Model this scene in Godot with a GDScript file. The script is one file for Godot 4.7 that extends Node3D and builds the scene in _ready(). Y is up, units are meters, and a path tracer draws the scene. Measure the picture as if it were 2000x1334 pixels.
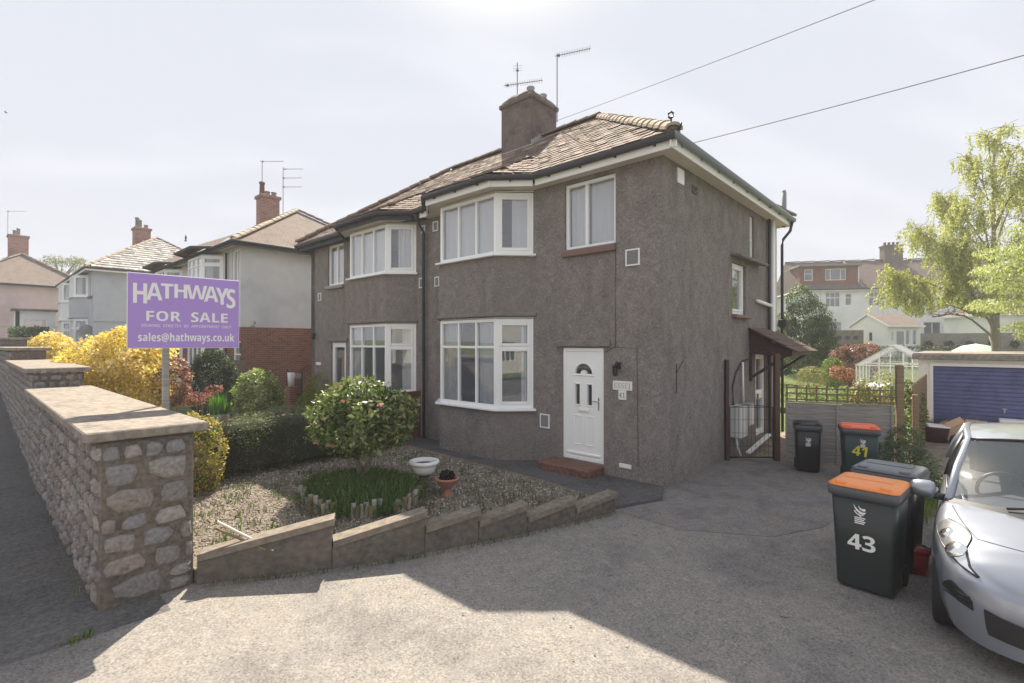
extends Node3D

var rng := RandomNumberGenerator.new()
var M := {}
var TX := {}

# ---------------------------------------------------------------- mesh helpers
class G:
	var st := SurfaceTool.new()
	func _init(smooth := false):
		st.begin(Mesh.PRIMITIVE_TRIANGLES)
		st.set_smooth_group(0 if smooth else -1)
	func smooth(on: bool):
		st.set_smooth_group(0 if on else -1)
		return self
	func tri(a: Vector3, b: Vector3, c: Vector3):
		st.add_vertex(a); st.add_vertex(c); st.add_vertex(b)
	func quad(a: Vector3, b: Vector3, c: Vector3, d: Vector3):
		tri(a, b, c); tri(a, c, d)
	func otri(a: Vector3, b: Vector3, c: Vector3, o: Vector3):   # faces away from o
		if (b - a).cross(c - a).dot((a + b + c) / 3.0 - o) >= 0.0: tri(a, b, c)
		else: tri(a, c, b)
	func oquad(a: Vector3, b: Vector3, c: Vector3, d: Vector3, o: Vector3):
		otri(a, b, c, o); otri(a, c, d, o)
	func box(c: Vector3, s: Vector3, bs := Basis(), bev := 0.0):
		var h = s * 0.5
		if bev <= 0.0:
			var p = []
			for i in 8: p.append(c + bs * Vector3(h.x if i & 1 else -h.x, h.y if i & 2 else -h.y, h.z if i & 4 else -h.z))
			quad(p[4], p[5], p[7], p[6]); quad(p[1], p[0], p[2], p[3])
			quad(p[5], p[1], p[3], p[7]); quad(p[0], p[4], p[6], p[2])
			quad(p[6], p[7], p[3], p[2]); quad(p[0], p[1], p[5], p[4])
			return self
		var v = {}
		for i in 8:
			var sg = Vector3(1 if i & 1 else -1, 1 if i & 2 else -1, 1 if i & 4 else -1)
			for ax in 3:
				var q = h - Vector3(bev, bev, bev)
				q[ax] = h[ax]
				v[i * 3 + ax] = c + bs * (q * sg)
		for i in 8: otri(v[i * 3], v[i * 3 + 1], v[i * 3 + 2], c)
		for ax in 3:
			var b1 = 1 << ((ax + 1) % 3)
			var b2 = 1 << ((ax + 2) % 3)
			for s1 in 2:
				var o = (1 << ax) if s1 else 0
				oquad(v[o * 3 + ax], v[(o | b1) * 3 + ax], v[(o | b1 | b2) * 3 + ax], v[(o | b2) * 3 + ax], c)
			for k in 4:
				var i0 = (b1 if k & 1 else 0) | (b2 if k & 2 else 0)
				var i1 = i0 | (1 << ax)
				var a1 = (ax + 1) % 3
				var a2 = (ax + 2) % 3
				oquad(v[i0 * 3 + a1], v[i1 * 3 + a1], v[i1 * 3 + a2], v[i0 * 3 + a2], c)
		return self
	func bar(a: Vector3, b: Vector3, w: float, t: float, bev := 0.0, up := Vector3.UP):   # box from a to b
		var d = (b - a).normalized()
		if absf(d.dot(up)) > 0.98: up = Vector3(1, 0, 0)
		var x = up.cross(d).normalized()
		var y = d.cross(x)
		box((a + b) * 0.5, Vector3(w, t, a.distance_to(b)), Basis(x, y, d), bev)
		return self
	func tube(pts: Array, r: float, n := 6, r2 := -1.0, cap := true):
		if r2 < 0.0: r2 = r
		var rings = []
		var prev = Vector3.UP
		for i in pts.size():
			var d: Vector3 = (pts[mini(i + 1, pts.size() - 1)] - pts[maxi(i - 1, 0)]).normalized()
			var x = prev.cross(d)
			if x.length() < 0.1: x = Vector3(1, 0, 0.3).cross(d)
			x = x.normalized()
			var y = d.cross(x)
			var rr = lerpf(r, r2, float(i) / maxf(1.0, pts.size() - 1.0))
			var ring = []
			for k in n:
				var an = TAU * k / n
				ring.append(pts[i] + (x * cos(an) + y * sin(an)) * rr)
			rings.append(ring)
		loft(rings, cap)
		return self
	func loft(rings: Array, cap := true):    # rings run counter-clockwise seen against the direction of travel
		for i in rings.size() - 1:
			var a = rings[i]; var b = rings[i + 1]
			for k in a.size():
				var k2 = (k + 1) % a.size()
				quad(a[k], a[k2], b[k2], b[k])
		if cap:
			var a = rings[0]; var b = rings[-1]
			var ca = Vector3(); var cb = Vector3()
			for p in a: ca += p / a.size()
			for p in b: cb += p / b.size()
			for k in a.size():
				var k2 = (k + 1) % a.size()
				tri(ca, a[k2], a[k]); tri(cb, b[k], b[k2])
		return self
	func lathe(prof: Array, n := 24, at := Vector3(), cap := false):   # profile of (radius, height), upwards outside
		for i in prof.size() - 1:
			for k in n:
				var a0 = TAU * k / n; var a1 = TAU * (k + 1) / n
				var p = func(q, an): return at + Vector3(cos(an) * q.x, q.y, -sin(an) * q.x)
				quad(p.call(prof[i], a0), p.call(prof[i], a1), p.call(prof[i + 1], a1), p.call(prof[i + 1], a0))
		return self
	func poly(pts: PackedVector2Array, depth: float, xf := Transform3D()):   # flat shape in local xy, front at z = depth
		if Geometry2D.is_polygon_clockwise(pts): pts.reverse()
		var t = Geometry2D.triangulate_polygon(pts)
		var f = func(i, z): return xf * Vector3(pts[i].x, pts[i].y, z)
		for i in range(0, t.size(), 3):
			var a = pts[t[i]]; var b = pts[t[i + 1]]; var c = pts[t[i + 2]]
			var ccw = (b - a).cross(c - a) > 0.0
			var j = t[i + 1] if ccw else t[i + 2]
			var k = t[i + 2] if ccw else t[i + 1]
			tri(f.call(t[i], depth), f.call(j, depth), f.call(k, depth))
			tri(f.call(t[i], 0.0), f.call(k, 0.0), f.call(j, 0.0))
		for i in pts.size():
			var j = (i + 1) % pts.size()
			quad(f.call(i, 0.0), f.call(j, 0.0), f.call(j, depth), f.call(i, depth))
		return self
	# a wall in local xy from 0..w, 0..h; the outer face at z = 0, the inner at z = -t; holes are Rect2
	func wall(xf: Transform3D, w: float, h: float, t: float, holes := []):
		var xs = [0.0, w]; var ys = [0.0, h]
		for r in holes:
			for q in [r.position.x, r.end.x]: if not q in xs: xs.append(q)
			for q in [r.position.y, r.end.y]: if not q in ys: ys.append(q)
		xs.sort(); ys.sort()
		var f = func(x, y, z): return xf * Vector3(x, y, z)
		for i in xs.size() - 1:
			for j in ys.size() - 1:
				var m = Vector2((xs[i] + xs[i + 1]) / 2, (ys[j] + ys[j + 1]) / 2)
				var open = false
				for r in holes: if r.has_point(m): open = true
				if open: continue
				var a = xs[i]; var b = xs[i + 1]; var c = ys[j]; var d = ys[j + 1]
				quad(f.call(a, c, 0), f.call(b, c, 0), f.call(b, d, 0), f.call(a, d, 0))
				quad(f.call(b, c, -t), f.call(a, c, -t), f.call(a, d, -t), f.call(b, d, -t))
		for r in holes:
			var a = r.position.x; var b = r.end.x; var c = r.position.y; var d = r.end.y
			quad(f.call(a, c, -t), f.call(a, c, 0), f.call(a, d, 0), f.call(a, d, -t))
			quad(f.call(b, c, 0), f.call(b, c, -t), f.call(b, d, -t), f.call(b, d, 0))
			quad(f.call(a, c, 0), f.call(a, c, -t), f.call(b, c, -t), f.call(b, c, 0))
			quad(f.call(a, d, -t), f.call(a, d, 0), f.call(b, d, 0), f.call(b, d, -t))
		quad(f.call(0, 0, -t), f.call(0, 0, 0), f.call(0, h, 0), f.call(0, h, -t))
		quad(f.call(w, 0, 0), f.call(w, 0, -t), f.call(w, h, -t), f.call(w, h, 0))
		quad(f.call(0, h, 0), f.call(w, h, 0), f.call(w, h, -t), f.call(0, h, -t))
		return self
	func mesh() -> ArrayMesh:
		st.generate_normals()
		st.index()
		return st.commit()

func V(x, y, z) -> Vector3: return Vector3(x, y, z)

func meta(o, label, cat, group := "", kind := ""):
	if label: o.set_meta("label", label)
	if cat: o.set_meta("category", cat)
	if group: o.set_meta("group", group)
	if kind: o.set_meta("kind", kind)
	return o

func thing(nm: String, label: String, cat: String, at := Vector3(), turn := 0.0, group := "") -> Node3D:
	var o := Node3D.new()
	o.name = nm
	add_child(o, true)
	o.position = at
	o.rotation.y = deg_to_rad(turn)
	return meta(o, label, cat, group)

func part(parent: Node, nm: String, m, mat: Material) -> MeshInstance3D:
	var o := MeshInstance3D.new()
	o.name = nm
	o.mesh = m.mesh() if m is G else m
	o.material_override = mat
	parent.add_child(o, true)
	return o

func struct(nm: String, m, mat: Material) -> MeshInstance3D:
	var o = part(self, nm, m, mat)
	o.set_meta("kind", "structure")
	return o

func many(parent: Node, nm: String, m: Mesh, mat: Material, xfs: Array, cols := []) -> MultiMeshInstance3D:
	var mm := MultiMesh.new()
	mm.transform_format = MultiMesh.TRANSFORM_3D
	mm.use_colors = cols.size() > 0
	mm.mesh = m
	mm.instance_count = xfs.size()
	for i in xfs.size():
		mm.set_instance_transform(i, xfs[i])
		if cols: mm.set_instance_color(i, cols[i % cols.size()])
	var o := MultiMeshInstance3D.new()
	o.name = nm
	o.multimesh = mm
	o.material_override = mat
	o.set_meta("kind", "stuff")
	parent.add_child(o, true)
	return o

# ---------------------------------------------------------------- textures and materials
func lin(r, g, b) -> Color: return Color(r, g, b).linear_to_srgb()

# layers: [noise type, frequency, weight, fractal octaves]; ramp: linear colours at even steps
func ntex(size: int, sd: int, layers: Array, ramp: Array, contrast := 1.0) -> ImageTexture:
	var acc := PackedFloat32Array()
	acc.resize(size * size)
	var wsum := 0.0
	for L in layers:
		var nz := FastNoiseLite.new()
		nz.seed = sd
		sd += 7
		nz.noise_type = L[0]
		nz.frequency = L[1]
		nz.fractal_type = FastNoiseLite.FRACTAL_FBM if L[3] > 1 else FastNoiseLite.FRACTAL_NONE
		nz.fractal_octaves = L[3]
		if L[0] == FastNoiseLite.TYPE_CELLULAR:
			nz.cellular_return_type = FastNoiseLite.RETURN_CELL_VALUE
			nz.cellular_jitter = 1.0
		var d := nz.get_seamless_image(size, size).get_data()
		var w: float = L[2] / 255.0
		for i in size * size: acc[i] += d[i] * w
		wsum += L[2]
	var lut := PackedByteArray()
	lut.resize(256 * 3)
	for i in 256:
		var t = i / 255.0 * (ramp.size() - 1)
		var k = mini(int(t), ramp.size() - 2)
		var c: Color = ramp[k].lerp(ramp[k + 1], t - k).linear_to_srgb()
		lut[i * 3] = c.r8; lut[i * 3 + 1] = c.g8; lut[i * 3 + 2] = c.b8
	var out := PackedByteArray()
	out.resize(size * size * 3)
	for i in size * size:
		var q := clampi(int(((acc[i] / wsum - 0.5) * contrast + 0.5) * 255.0), 0, 255) * 3
		out[i * 3] = lut[q]; out[i * 3 + 1] = lut[q + 1]; out[i * 3 + 2] = lut[q + 2]
	return ImageTexture.create_from_image(Image.create_from_data(size, size, false, Image.FORMAT_RGB8, out))

func cg(c: Color, k: float) -> Color: return Color(c.r * k, c.g * k, c.b * k)

# a surface with texture laid by world (or own) axes; metres per repeat
func surf(tex: Texture2D, metres: float, rough: float, bump: Texture2D = null, cm := 0.0, blot: Texture2D = null, blot_m := 5.0, tint := Color.WHITE) -> StandardMaterial3D:
	var m := StandardMaterial3D.new()
	m.albedo_color = tint
	m.albedo_texture = tex
	m.roughness = rough
	m.metallic_specular = 0.35
	m.uv1_triplanar = true
	m.uv1_world_triplanar = true
	m.uv1_scale = Vector3.ONE / metres
	if bump:
		m.heightmap_enabled = true
		m.heightmap_texture = bump
		m.heightmap_scale = cm
	if blot:
		m.detail_enabled = true
		m.detail_albedo = blot
		m.detail_blend_mode = BaseMaterial3D.BLEND_MODE_MUL
		m.detail_uv_layer = BaseMaterial3D.DETAIL_UV_2
		m.uv2_triplanar = true
		m.uv2_world_triplanar = true
		m.uv2_scale = Vector3.ONE / blot_m
	return m

func plain(r, g, b, rough := 0.6, metal := 0.0, spec := 0.5) -> StandardMaterial3D:
	var m := StandardMaterial3D.new()
	m.albedo_color = lin(r, g, b)
	m.roughness = rough
	m.metallic = metal
	m.metallic_specular = spec
	return m

func leafmat(rough := 0.5, back := 0.5, bc := Color(0.8, 1.0, 0.4)) -> StandardMaterial3D:
	var m := StandardMaterial3D.new()
	m.vertex_color_use_as_albedo = true
	m.roughness = rough
	m.metallic_specular = 0.4
	m.cull_mode = BaseMaterial3D.CULL_DISABLED
	if back > 0.0:
		m.backlight_enabled = true
		m.backlight = (bc * back)
	return m

func make_materials():
	var S = FastNoiseLite.TYPE_SIMPLEX_SMOOTH
	var P = FastNoiseLite.TYPE_PERLIN
	var C = FastNoiseLite.TYPE_CELLULAR
	var fine = ntex(512, 3, [[S, 0.16, 1.0, 2], [C, 0.2, 0.7, 1]], [Color.BLACK, Color.WHITE], 1.5)
	TX.fine = fine
	TX.blot = ntex(256, 11, [[S, 0.012, 1.0, 4]], [Color(0.82, 0.82, 0.83), Color(0.97, 0.97, 0.97), Color(1.0, 0.99, 0.97)], 1.6)
	TX.stain = ntex(512, 19, [[S, 0.008, 1.0, 4], [S, 0.05, 0.3, 3]], [Color(0.72, 0.71, 0.72), Color(0.9, 0.89, 0.88), Color(1.0, 0.98, 0.95), Color(1.0, 0.95, 0.89)], 1.6)
	# chipped, weathered tarmac of the drive
	var b = Color(0.22, 0.21, 0.202)
	TX.chips = ntex(1024, 5, [[C, 0.12, 1.0, 1], [S, 0.3, 0.5, 2], [S, 0.008, 0.3, 4]], [cg(b, 0.35), cg(b, 0.75), b, cg(b, 1.1), Color(0.3, 0.28, 0.255), cg(b, 1.8)], 1.12)
	TX.chiph = ntex(1024, 5, [[C, 0.15, 1.0, 1], [S, 0.3, 0.6, 2]], [Color.BLACK, Color.WHITE], 1.3)
	M.drive = surf(TX.chips, 1.7, 0.9, TX.chiph, 0.3, TX.stain, 7.0)
	TX.tar = ntex(512, 8, [[C, 0.12, 1.0, 1], [S, 0.02, 0.6, 4]], [Color(0.06, 0.06, 0.065), Color(0.115, 0.113, 0.115), Color(0.18, 0.178, 0.18)], 0.8)
	M.tarmac = surf(TX.tar, 1.4, 0.92, TX.fine, 0.4, TX.stain, 5.0)
	M.apron = surf(TX.chips, 1.6, 0.9, TX.chiph, 0.3, TX.stain, 3.0, lin(0.88, 0.88, 0.91))
	M.old_tarmac = surf(TX.tar, 1.2, 0.92, TX.fine, 0.4, TX.stain, 4.0, lin(0.95, 0.95, 0.97))
	# pebbledash render
	TX.dash = ntex(1024, 23, [[C, 0.1, 1.0, 1], [S, 0.3, 0.5, 2], [S, 0.006, 0.55, 4]], [Color(0.122, 0.106, 0.1), Color(0.207, 0.184, 0.175), Color(0.257, 0.231, 0.221), Color(0.355, 0.327, 0.315)], 1.1)
	TX.streak = ntex(256, 83, [[S, 0.02, 1.0, 4], [S, 0.005, 0.6, 2]], [Color(0.8, 0.79, 0.79), Color(0.96, 0.96, 0.96), Color(1.0, 0.99, 0.98)], 1.5)
	M.dash = surf(TX.dash, 2.2, 0.95, TX.fine, 0.6, TX.streak, 6.0)
	M.dash.uv2_scale = V(0.45, 0.1, 0.45)
	TX.greyrender = ntex(512, 29, [[S, 0.2, 0.7, 2], [S, 0.01, 0.5, 4]], [Color(0.52, 0.53, 0.55), Color(0.64, 0.65, 0.67)], 1.2)
	M.greyrender = surf(TX.greyrender, 3.0, 0.95, TX.fine, 0.3, TX.blot, 9.0)
	M.bluerender = surf(TX.greyrender, 3.0, 0.95, TX.fine, 0.3, TX.blot, 9.0, lin(0.82, 0.84, 0.9))
	M.pinkrender = surf(TX.greyrender, 3.0, 0.95, TX.fine, 0.3, TX.blot, 9.0, lin(1.0, 0.78, 0.75))
	M.whiterender = surf(ntex(256, 31, [[S, 0.1, 1.0, 3]], [Color(0.76, 0.76, 0.76), Color(0.85, 0.85, 0.85)]), 3.0, 0.9, TX.fine, 0.2, TX.blot, 9.0)
	M.chimney = surf(TX.dash, 1.8, 0.95, TX.fine, 0.5, TX.stain, 3.0, lin(0.78, 0.7, 0.7))
	# brick, small courses for the far walls
	M.stackbrick = surf(brick_tex(), 1.8, 0.95, null, 0.0, TX.blot, 5.0, lin(1.5, 1.75, 1.95))
	M.brick = surf(brick_tex(), 1.8, 0.95, null, 0.0, TX.blot, 5.0)
	# stone and mortar
	TX.conc = ntex(512, 41, [[S, 0.02, 1.0, 5], [S, 0.25, 0.5, 2]], [Color(0.2, 0.19, 0.175), Color(0.31, 0.29, 0.265), Color(0.4, 0.38, 0.35)], 1.6)
	TX.stone = ntex(512, 37, [[S, 0.03, 1.0, 5], [C, 0.06, 0.25, 1], [S, 0.2, 0.3, 2]], [Color(0.13, 0.125, 0.125), Color(0.22, 0.21, 0.207), Color(0.28, 0.265, 0.255), Color(0.38, 0.37, 0.365)], 1.4)
	M.stones = []
	for t in [lin(1, 0.97, 0.95), lin(0.8, 0.77, 0.77), lin(1.22, 1.18, 1.15), lin(0.95, 0.87, 0.82), lin(0.88, 0.89, 0.93)]:
		M.stones.append(surf(TX.stone, 0.8, 0.92, TX.stone, 2.0, null, 1.0, t))
	M.mortar = surf(TX.conc, 0.7, 0.97, TX.fine, 0.9, TX.stain, 1.5, lin(0.6, 0.555, 0.535))
	M.coping = surf(TX.conc, 1.2, 0.93, TX.fine, 0.4, TX.stain, 2.5, lin(0.86, 0.82, 0.79))
	M.block = surf(TX.conc, 0.9, 0.95, TX.fine, 0.6, TX.stain, 1.6, lin(0.5, 0.47, 0.46))
	M.palecoping = surf(TX.conc, 1.1, 0.95, TX.fine, 0.5, TX.stain, 2.0, lin(0.72, 0.67, 0.62))
	M.greyblock = surf(TX.conc, 1.1, 0.95, TX.fine, 0.5, TX.stain, 4.0, lin(0.9, 0.9, 0.92))
	# roof tiles: warm, lichened slates
	TX.tile = ntex(512, 43, [[S, 0.03, 1.0, 5], [S, 0.15, 0.5, 3]], [Color(0.1, 0.075, 0.065), Color(0.2, 0.15, 0.125), Color(0.3, 0.24, 0.2), Color(0.42, 0.36, 0.3)], 1.8)
	M.tiles = []
	for t in [lin(0.8, 0.76, 0.76), lin(0.6, 0.57, 0.58), lin(0.95, 0.9, 0.85), lin(0.76, 0.67, 0.65), lin(0.7, 0.71, 0.7)]:
		M.tiles.append(surf(TX.tile, 0.7, 0.9, TX.fine, 0.4, null, 1.0, t))
	M.tilemass = plain(1, 1, 1, 0.9, 0.0, 0.3)
	M.tilemass.vertex_color_use_as_albedo = true
	M.roofbase = surf(TX.tile, 1.0, 0.95, TX.fine, 0.8, TX.stain, 3.0, lin(0.9, 0.95, 1.0))
	M.roofgrey = surf(TX.tile, 1.0, 0.95, TX.fine, 0.8, TX.stain, 4.0, lin(0.75, 0.78, 0.84))
	M.hiptile = surf(TX.conc, 0.6, 0.9, TX.fine, 0.5, null, 1.0, lin(1.3, 1.16, 0.98))
	M.ridgetile = surf(TX.tile, 0.6, 0.9, TX.fine, 0.5, null, 1.0, lin(0.9, 0.85, 0.82))
	# plain finishes
	M.upvc = plain(0.86, 0.865, 0.87, 0.32)
	M.white_paint = plain(0.8, 0.79, 0.77, 0.5)
	M.cream = plain(0.6, 0.56, 0.48, 0.6)
	M.gutter = plain(0.05, 0.05, 0.055, 0.7)
	M.greygutter = plain(0.22, 0.25, 0.27, 0.7)
	M.lead = plain(0.36, 0.37, 0.39, 0.55)
	M.glass = StandardMaterial3D.new()
	M.glass.transparency = BaseMaterial3D.TRANSPARENCY_ALPHA
	M.glass.albedo_color = Color(0.62, 0.66, 0.72, 0.07)
	M.glass.roughness = 0.02
	M.glass.metallic_specular = 0.8
	M.net = plain(0.75, 0.76, 0.78, 0.9)
	M.net.backlight_enabled = true
	M.net.backlight = Color(0.6, 0.6, 0.6)
	M.curtain = plain(0.5, 0.53, 0.56, 0.9)
	M.room = plain(0.42, 0.39, 0.35, 0.9)
	M.darkglass = plain(0.03, 0.035, 0.04, 0.08)
	M.redtile = surf(TX.conc, 0.7, 0.75, TX.fine, 0.2, TX.stain, 1.5, lin(0.62, 0.36, 0.3))
	M.redsill = plain(0.22, 0.14, 0.12, 0.7)
	M.maroon = plain(0.06, 0.028, 0.03, 0.55)
	M.brownpost = plain(0.1, 0.055, 0.042, 0.65)
	M.black = plain(0.018, 0.018, 0.02, 0.4)
	M.iron = plain(0.035, 0.035, 0.04, 0.45, 0.4)
	M.aerial = plain(0.2, 0.205, 0.215, 0.7)
	M.steel = plain(0.4, 0.41, 0.42, 0.4, 0.7)
	M.chrome = plain(0.85, 0.85, 0.85, 0.12, 1.0)
	M.grille = plain(0.3, 0.31, 0.33, 0.6)
	M.meter = plain(0.66, 0.67, 0.68, 0.5)
	M.ink = plain(0.05, 0.05, 0.07, 0.6)
	M.lettering = plain(0.82, 0.82, 0.82, 0.5)
	M.signpurple = plain(0.4, 0.26, 0.66, 0.4)
	TX.wood = wood_tex([Color(0.22, 0.205, 0.19), Color(0.32, 0.3, 0.285), Color(0.42, 0.4, 0.385)])
	M.greywood = surf(TX.wood, 0.9, 0.9, TX.wood, 0.6)
	M.greywood.uv1_world_triplanar = false
	M.brownwood = surf(TX.wood, 0.9, 0.9, TX.wood, 0.6, null, 1.0, lin(0.72, 0.56, 0.38))
	M.brownwood.uv1_world_triplanar = false
	M.bark = surf(TX.stone, 0.5, 0.95, TX.stone, 3.0, null, 1.0, lin(0.85, 0.72, 0.58))
	M.palebark = surf(TX.stone, 0.7, 0.95, TX.stone, 2.0, null, 1.0, lin(1.1, 1.02, 0.92))
	# garden
	TX.gravel = ntex(512, 47, [[C, 0.09, 1.0, 1], [S, 0.015, 0.7, 4]], [Color(0.1, 0.085, 0.068), Color(0.21, 0.18, 0.15), Color(0.33, 0.29, 0.245)], 1.2)
	M.gravel = surf(TX.gravel, 1.2, 0.95, TX.chiph, 1.2, TX.stain, 3.0)
	TX.grass = ntex(512, 53, [[S, 0.12, 1.0, 3], [S, 0.012, 0.8, 4]], [Color(0.05, 0.07, 0.02), Color(0.11, 0.15, 0.045), Color(0.2, 0.24, 0.09)], 1.4)
	M.grass = surf(TX.grass, 2.0, 0.95, TX.fine, 1.5, TX.blot, 7.0)
	M.soil = surf(TX.stone, 0.9, 0.97, TX.stone, 3.0, TX.stain, 3.0, lin(0.55, 0.45, 0.36))
	M.path = surf(TX.conc, 1.6, 0.95, TX.fine, 0.6, TX.stain, 4.0, lin(0.82, 0.74, 0.66))
	M.leaf = leafmat(0.5, 0.9)
	M.gloss = leafmat(0.42, 0.75)
	M.yellowleaf = leafmat(0.55, 1.0, Color(1.0, 0.97, 0.6))
	M.birchleaf = leafmat(0.55, 1.0, Color(0.95, 1.0, 0.72))
	M.redleaf = leafmat(0.5, 0.8, Color(1.0, 0.4, 0.3))

func brick_tex() -> ImageTexture:
	var n := 256
	var im := Image.create(n, n, false, Image.FORMAT_RGB8)
	var r := RandomNumberGenerator.new()
	r.seed = 4
	im.fill(lin(0.26, 0.23, 0.2))
	for j in 24:
		var y0 = int(j * n / 24.0); var y1 = int((j + 1) * n / 24.0) - 2
		for i in 8:
			var x0 = i * 32 + (16 if j % 2 else 0)
			var k = r.randf_range(0.75, 1.2)
			var c = lin(0.235 * k, 0.09 * k * r.randf_range(0.9, 1.15), 0.06 * k)
			for q in 30: im.fill_rect(Rect2i((x0 + q) % n, y0, 1, y1 - y0), c)
	return ImageTexture.create_from_image(im)

func wood_tex(ramp: Array) -> ImageTexture:   # grain runs along x of the picture
	var n := 256
	var nz := FastNoiseLite.new()
	nz.seed = 6
	nz.frequency = 0.02
	var im := Image.create(n, n, false, Image.FORMAT_RGB8)
	for y in n:
		for x in n:
			var ax = TAU * x / n
			var v = 0.5 + 0.75 * nz.get_noise_3d(cos(ax) * 18.0, sin(ax) * 18.0, y * 9.0) + 0.2 * nz.get_noise_3d(x * 0.6, y * 25.0, 50.0)
			v = clampf(v, 0.0, 0.999) * 2.0
			im.set_pixel(x, y, ramp[int(v)].lerp(ramp[int(v) + 1], v - int(v)).linear_to_srgb())
	return ImageTexture.create_from_image(im)

# ---------------------------------------------------------------- lettering
func text(parent: Node, nm: String, s: String, height: float, at: Transform3D, mat: Material, font := "Droid Sans", bold := true, wide := 1.0, depth := 0.003) -> MeshInstance3D:
	var f := SystemFont.new()
	f.font_names = PackedStringArray([font])
	f.font_weight = 700 if bold else 400
	var t := TextMesh.new()
	t.font = f
	t.text = s
	t.font_size = 64
	t.pixel_size = 0.01
	t.depth = depth / (height / 0.46)
	t.curve_step = 1.5
	var o = part(parent, nm, t, mat)
	var k = height / 0.46
	o.transform = at * Transform3D(Basis().scaled(Vector3(k * wide, k, k)), Vector3())
	return o

# ---------------------------------------------------------------- foliage
var nzl := FastNoiseLite.new()

# blobs: [centre, radii]; one mesh of n folded leaves spread through them
func leaves(n: int, size: float, blobs: Array, cols: Array, sd: int, o := {}) -> ArrayMesh:
	var r := RandomNumberGenerator.new()
	r.seed = sd
	nzl.seed = sd
	nzl.frequency = o.get("freq", 2.2)
	var gap: float = o.get("gap", -0.15)
	var deep: float = o.get("deep", 0.4)
	var aspect: float = o.get("aspect", 0.55)
	var droop: float = o.get("droop", 0.0)
	var boxy: bool = o.get("boxy", false)
	var tot := 0.0
	var acc := []
	for bl in blobs:
		tot += pow(bl[1].x * bl[1].y * bl[1].z, 0.667)
		acc.append(tot)
	var vs := PackedVector3Array(); var ns := PackedVector3Array(); var cs := PackedColorArray(); var ix := PackedInt32Array()
	var made := 0
	var tries := 0
	while made < n and tries < n * 6:
		tries += 1
		var t = r.randf() * tot
		var k := 0
		while acc[k] < t: k += 1
		var c: Vector3 = blobs[k][0]
		var R: Vector3 = blobs[k][1]
		var d := Vector3(r.randfn(), r.randfn(), r.randfn()).normalized()
		var p: Vector3
		if boxy:
			var q := Vector3(r.randf_range(-1, 1), r.randf_range(-1, 1), r.randf_range(-1, 1))
			var ax := r.randi() % 3
			q[ax] = signf(q[ax]) * (1.0 - absf(r.randfn()) * 0.12)
			p = c + q * R
			d = (q * q * q).normalized()
		else:
			p = c + d * R * (1.0 - deep * r.randf() * r.randf())
		var nv := nzl.get_noise_3dv(p)
		if nv < gap: continue
		if p.y < o.get("floor", -100.0): continue
		p += d * nv * o.get("bump", 0.12) * minf(R.x, R.y)
		var nrm: Vector3 = (d * o.get("out", 0.7) + Vector3(r.randfn(), r.randfn() + 0.4, r.randfn()) * 0.6).normalized()
		var ax2: Vector3 = (Vector3(r.randfn(), r.randfn() - droop * 3.0, r.randfn())).cross(nrm).cross(nrm).normalized() * -1.0
		if droop > 0.0: ax2 = (Vector3(r.randfn() * 0.3, -1.0, r.randfn() * 0.3)).lerp(ax2, 1.0 - droop).normalized()
		var s := size * r.randf_range(0.6, 1.25)
		var sd2: Vector3 = nrm.cross(ax2).normalized() * s * aspect * 0.5
		var col: Color = cols[mini(int(clampf(0.5 + nv * 0.9 + r.randfn() * 0.22, 0.0, 0.999) * cols.size()), cols.size() - 1)]
		col = cg(col, r.randf_range(0.8, 1.2))
		var b := vs.size()
		vs.append(p); vs.append(p + ax2 * s * 0.5 + sd2 - nrm * s * 0.08); vs.append(p + ax2 * s); vs.append(p + ax2 * s * 0.5 - sd2 - nrm * s * 0.08)
		for q in 4: ns.append(nrm); cs.append(col)
		ix.append(b); ix.append(b + 1); ix.append(b + 2); ix.append(b); ix.append(b + 2); ix.append(b + 3)
		made += 1
	return pack(vs, ns, cs, ix)

func pack(vs, ns, cs, ix) -> ArrayMesh:
	var a := []
	a.resize(Mesh.ARRAY_MAX)
	a[Mesh.ARRAY_VERTEX] = vs; a[Mesh.ARRAY_NORMAL] = ns; a[Mesh.ARRAY_COLOR] = cs; a[Mesh.ARRAY_INDEX] = ix
	var m := ArrayMesh.new()
	m.add_surface_from_arrays(Mesh.PRIMITIVE_TRIANGLES, a)
	return m

# upright blades: points given by where(), each a bent ribbon
func blades(n: int, h: float, w: float, where: Callable, cols: Array, sd: int, lean := 0.35) -> ArrayMesh:
	var r := RandomNumberGenerator.new()
	r.seed = sd
	var vs := PackedVector3Array(); var ns := PackedVector3Array(); var cs := PackedColorArray(); var ix := PackedInt32Array()
	for i in n:
		var p: Vector3 = where.call(r)
		var an := r.randf() * TAU
		var side := Vector3(cos(an), 0, sin(an)) * w * 0.5
		var out := Vector3(-sin(an), 0, cos(an)) * h * lean * r.randfn()
		var hh := h * r.randf_range(0.5, 1.15)
		var col: Color = cg(cols[r.randi() % cols.size()], r.randf_range(0.75, 1.2))
		var b := vs.size()
		var nrm := (Vector3(-sin(an), 0.6, cos(an))).normalized()
		vs.append(p - side); vs.append(p + side); vs.append(p + side * 0.8 + out * 0.35 + Vector3(0, hh * 0.6, 0)); vs.append(p - side * 0.8 + out * 0.35 + Vector3(0, hh * 0.6, 0)); vs.append(p + out + Vector3(0, hh, 0))
		for q in 5: ns.append(nrm); cs.append(col)
		for q in [0, 2, 1, 0, 3, 2, 3, 4, 2]: ix.append(b + q)
	return pack(vs, ns, cs, ix)

# the lie of the land: the street climbs to the left, the gardens behind climb away
func gh(x: float, z: float) -> float:
	return 0.05 * clampf(-8.0 - x, 0.0, 60.0) + 0.07 * clampf(-13.0 - z, 0.0, 45.0)

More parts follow.
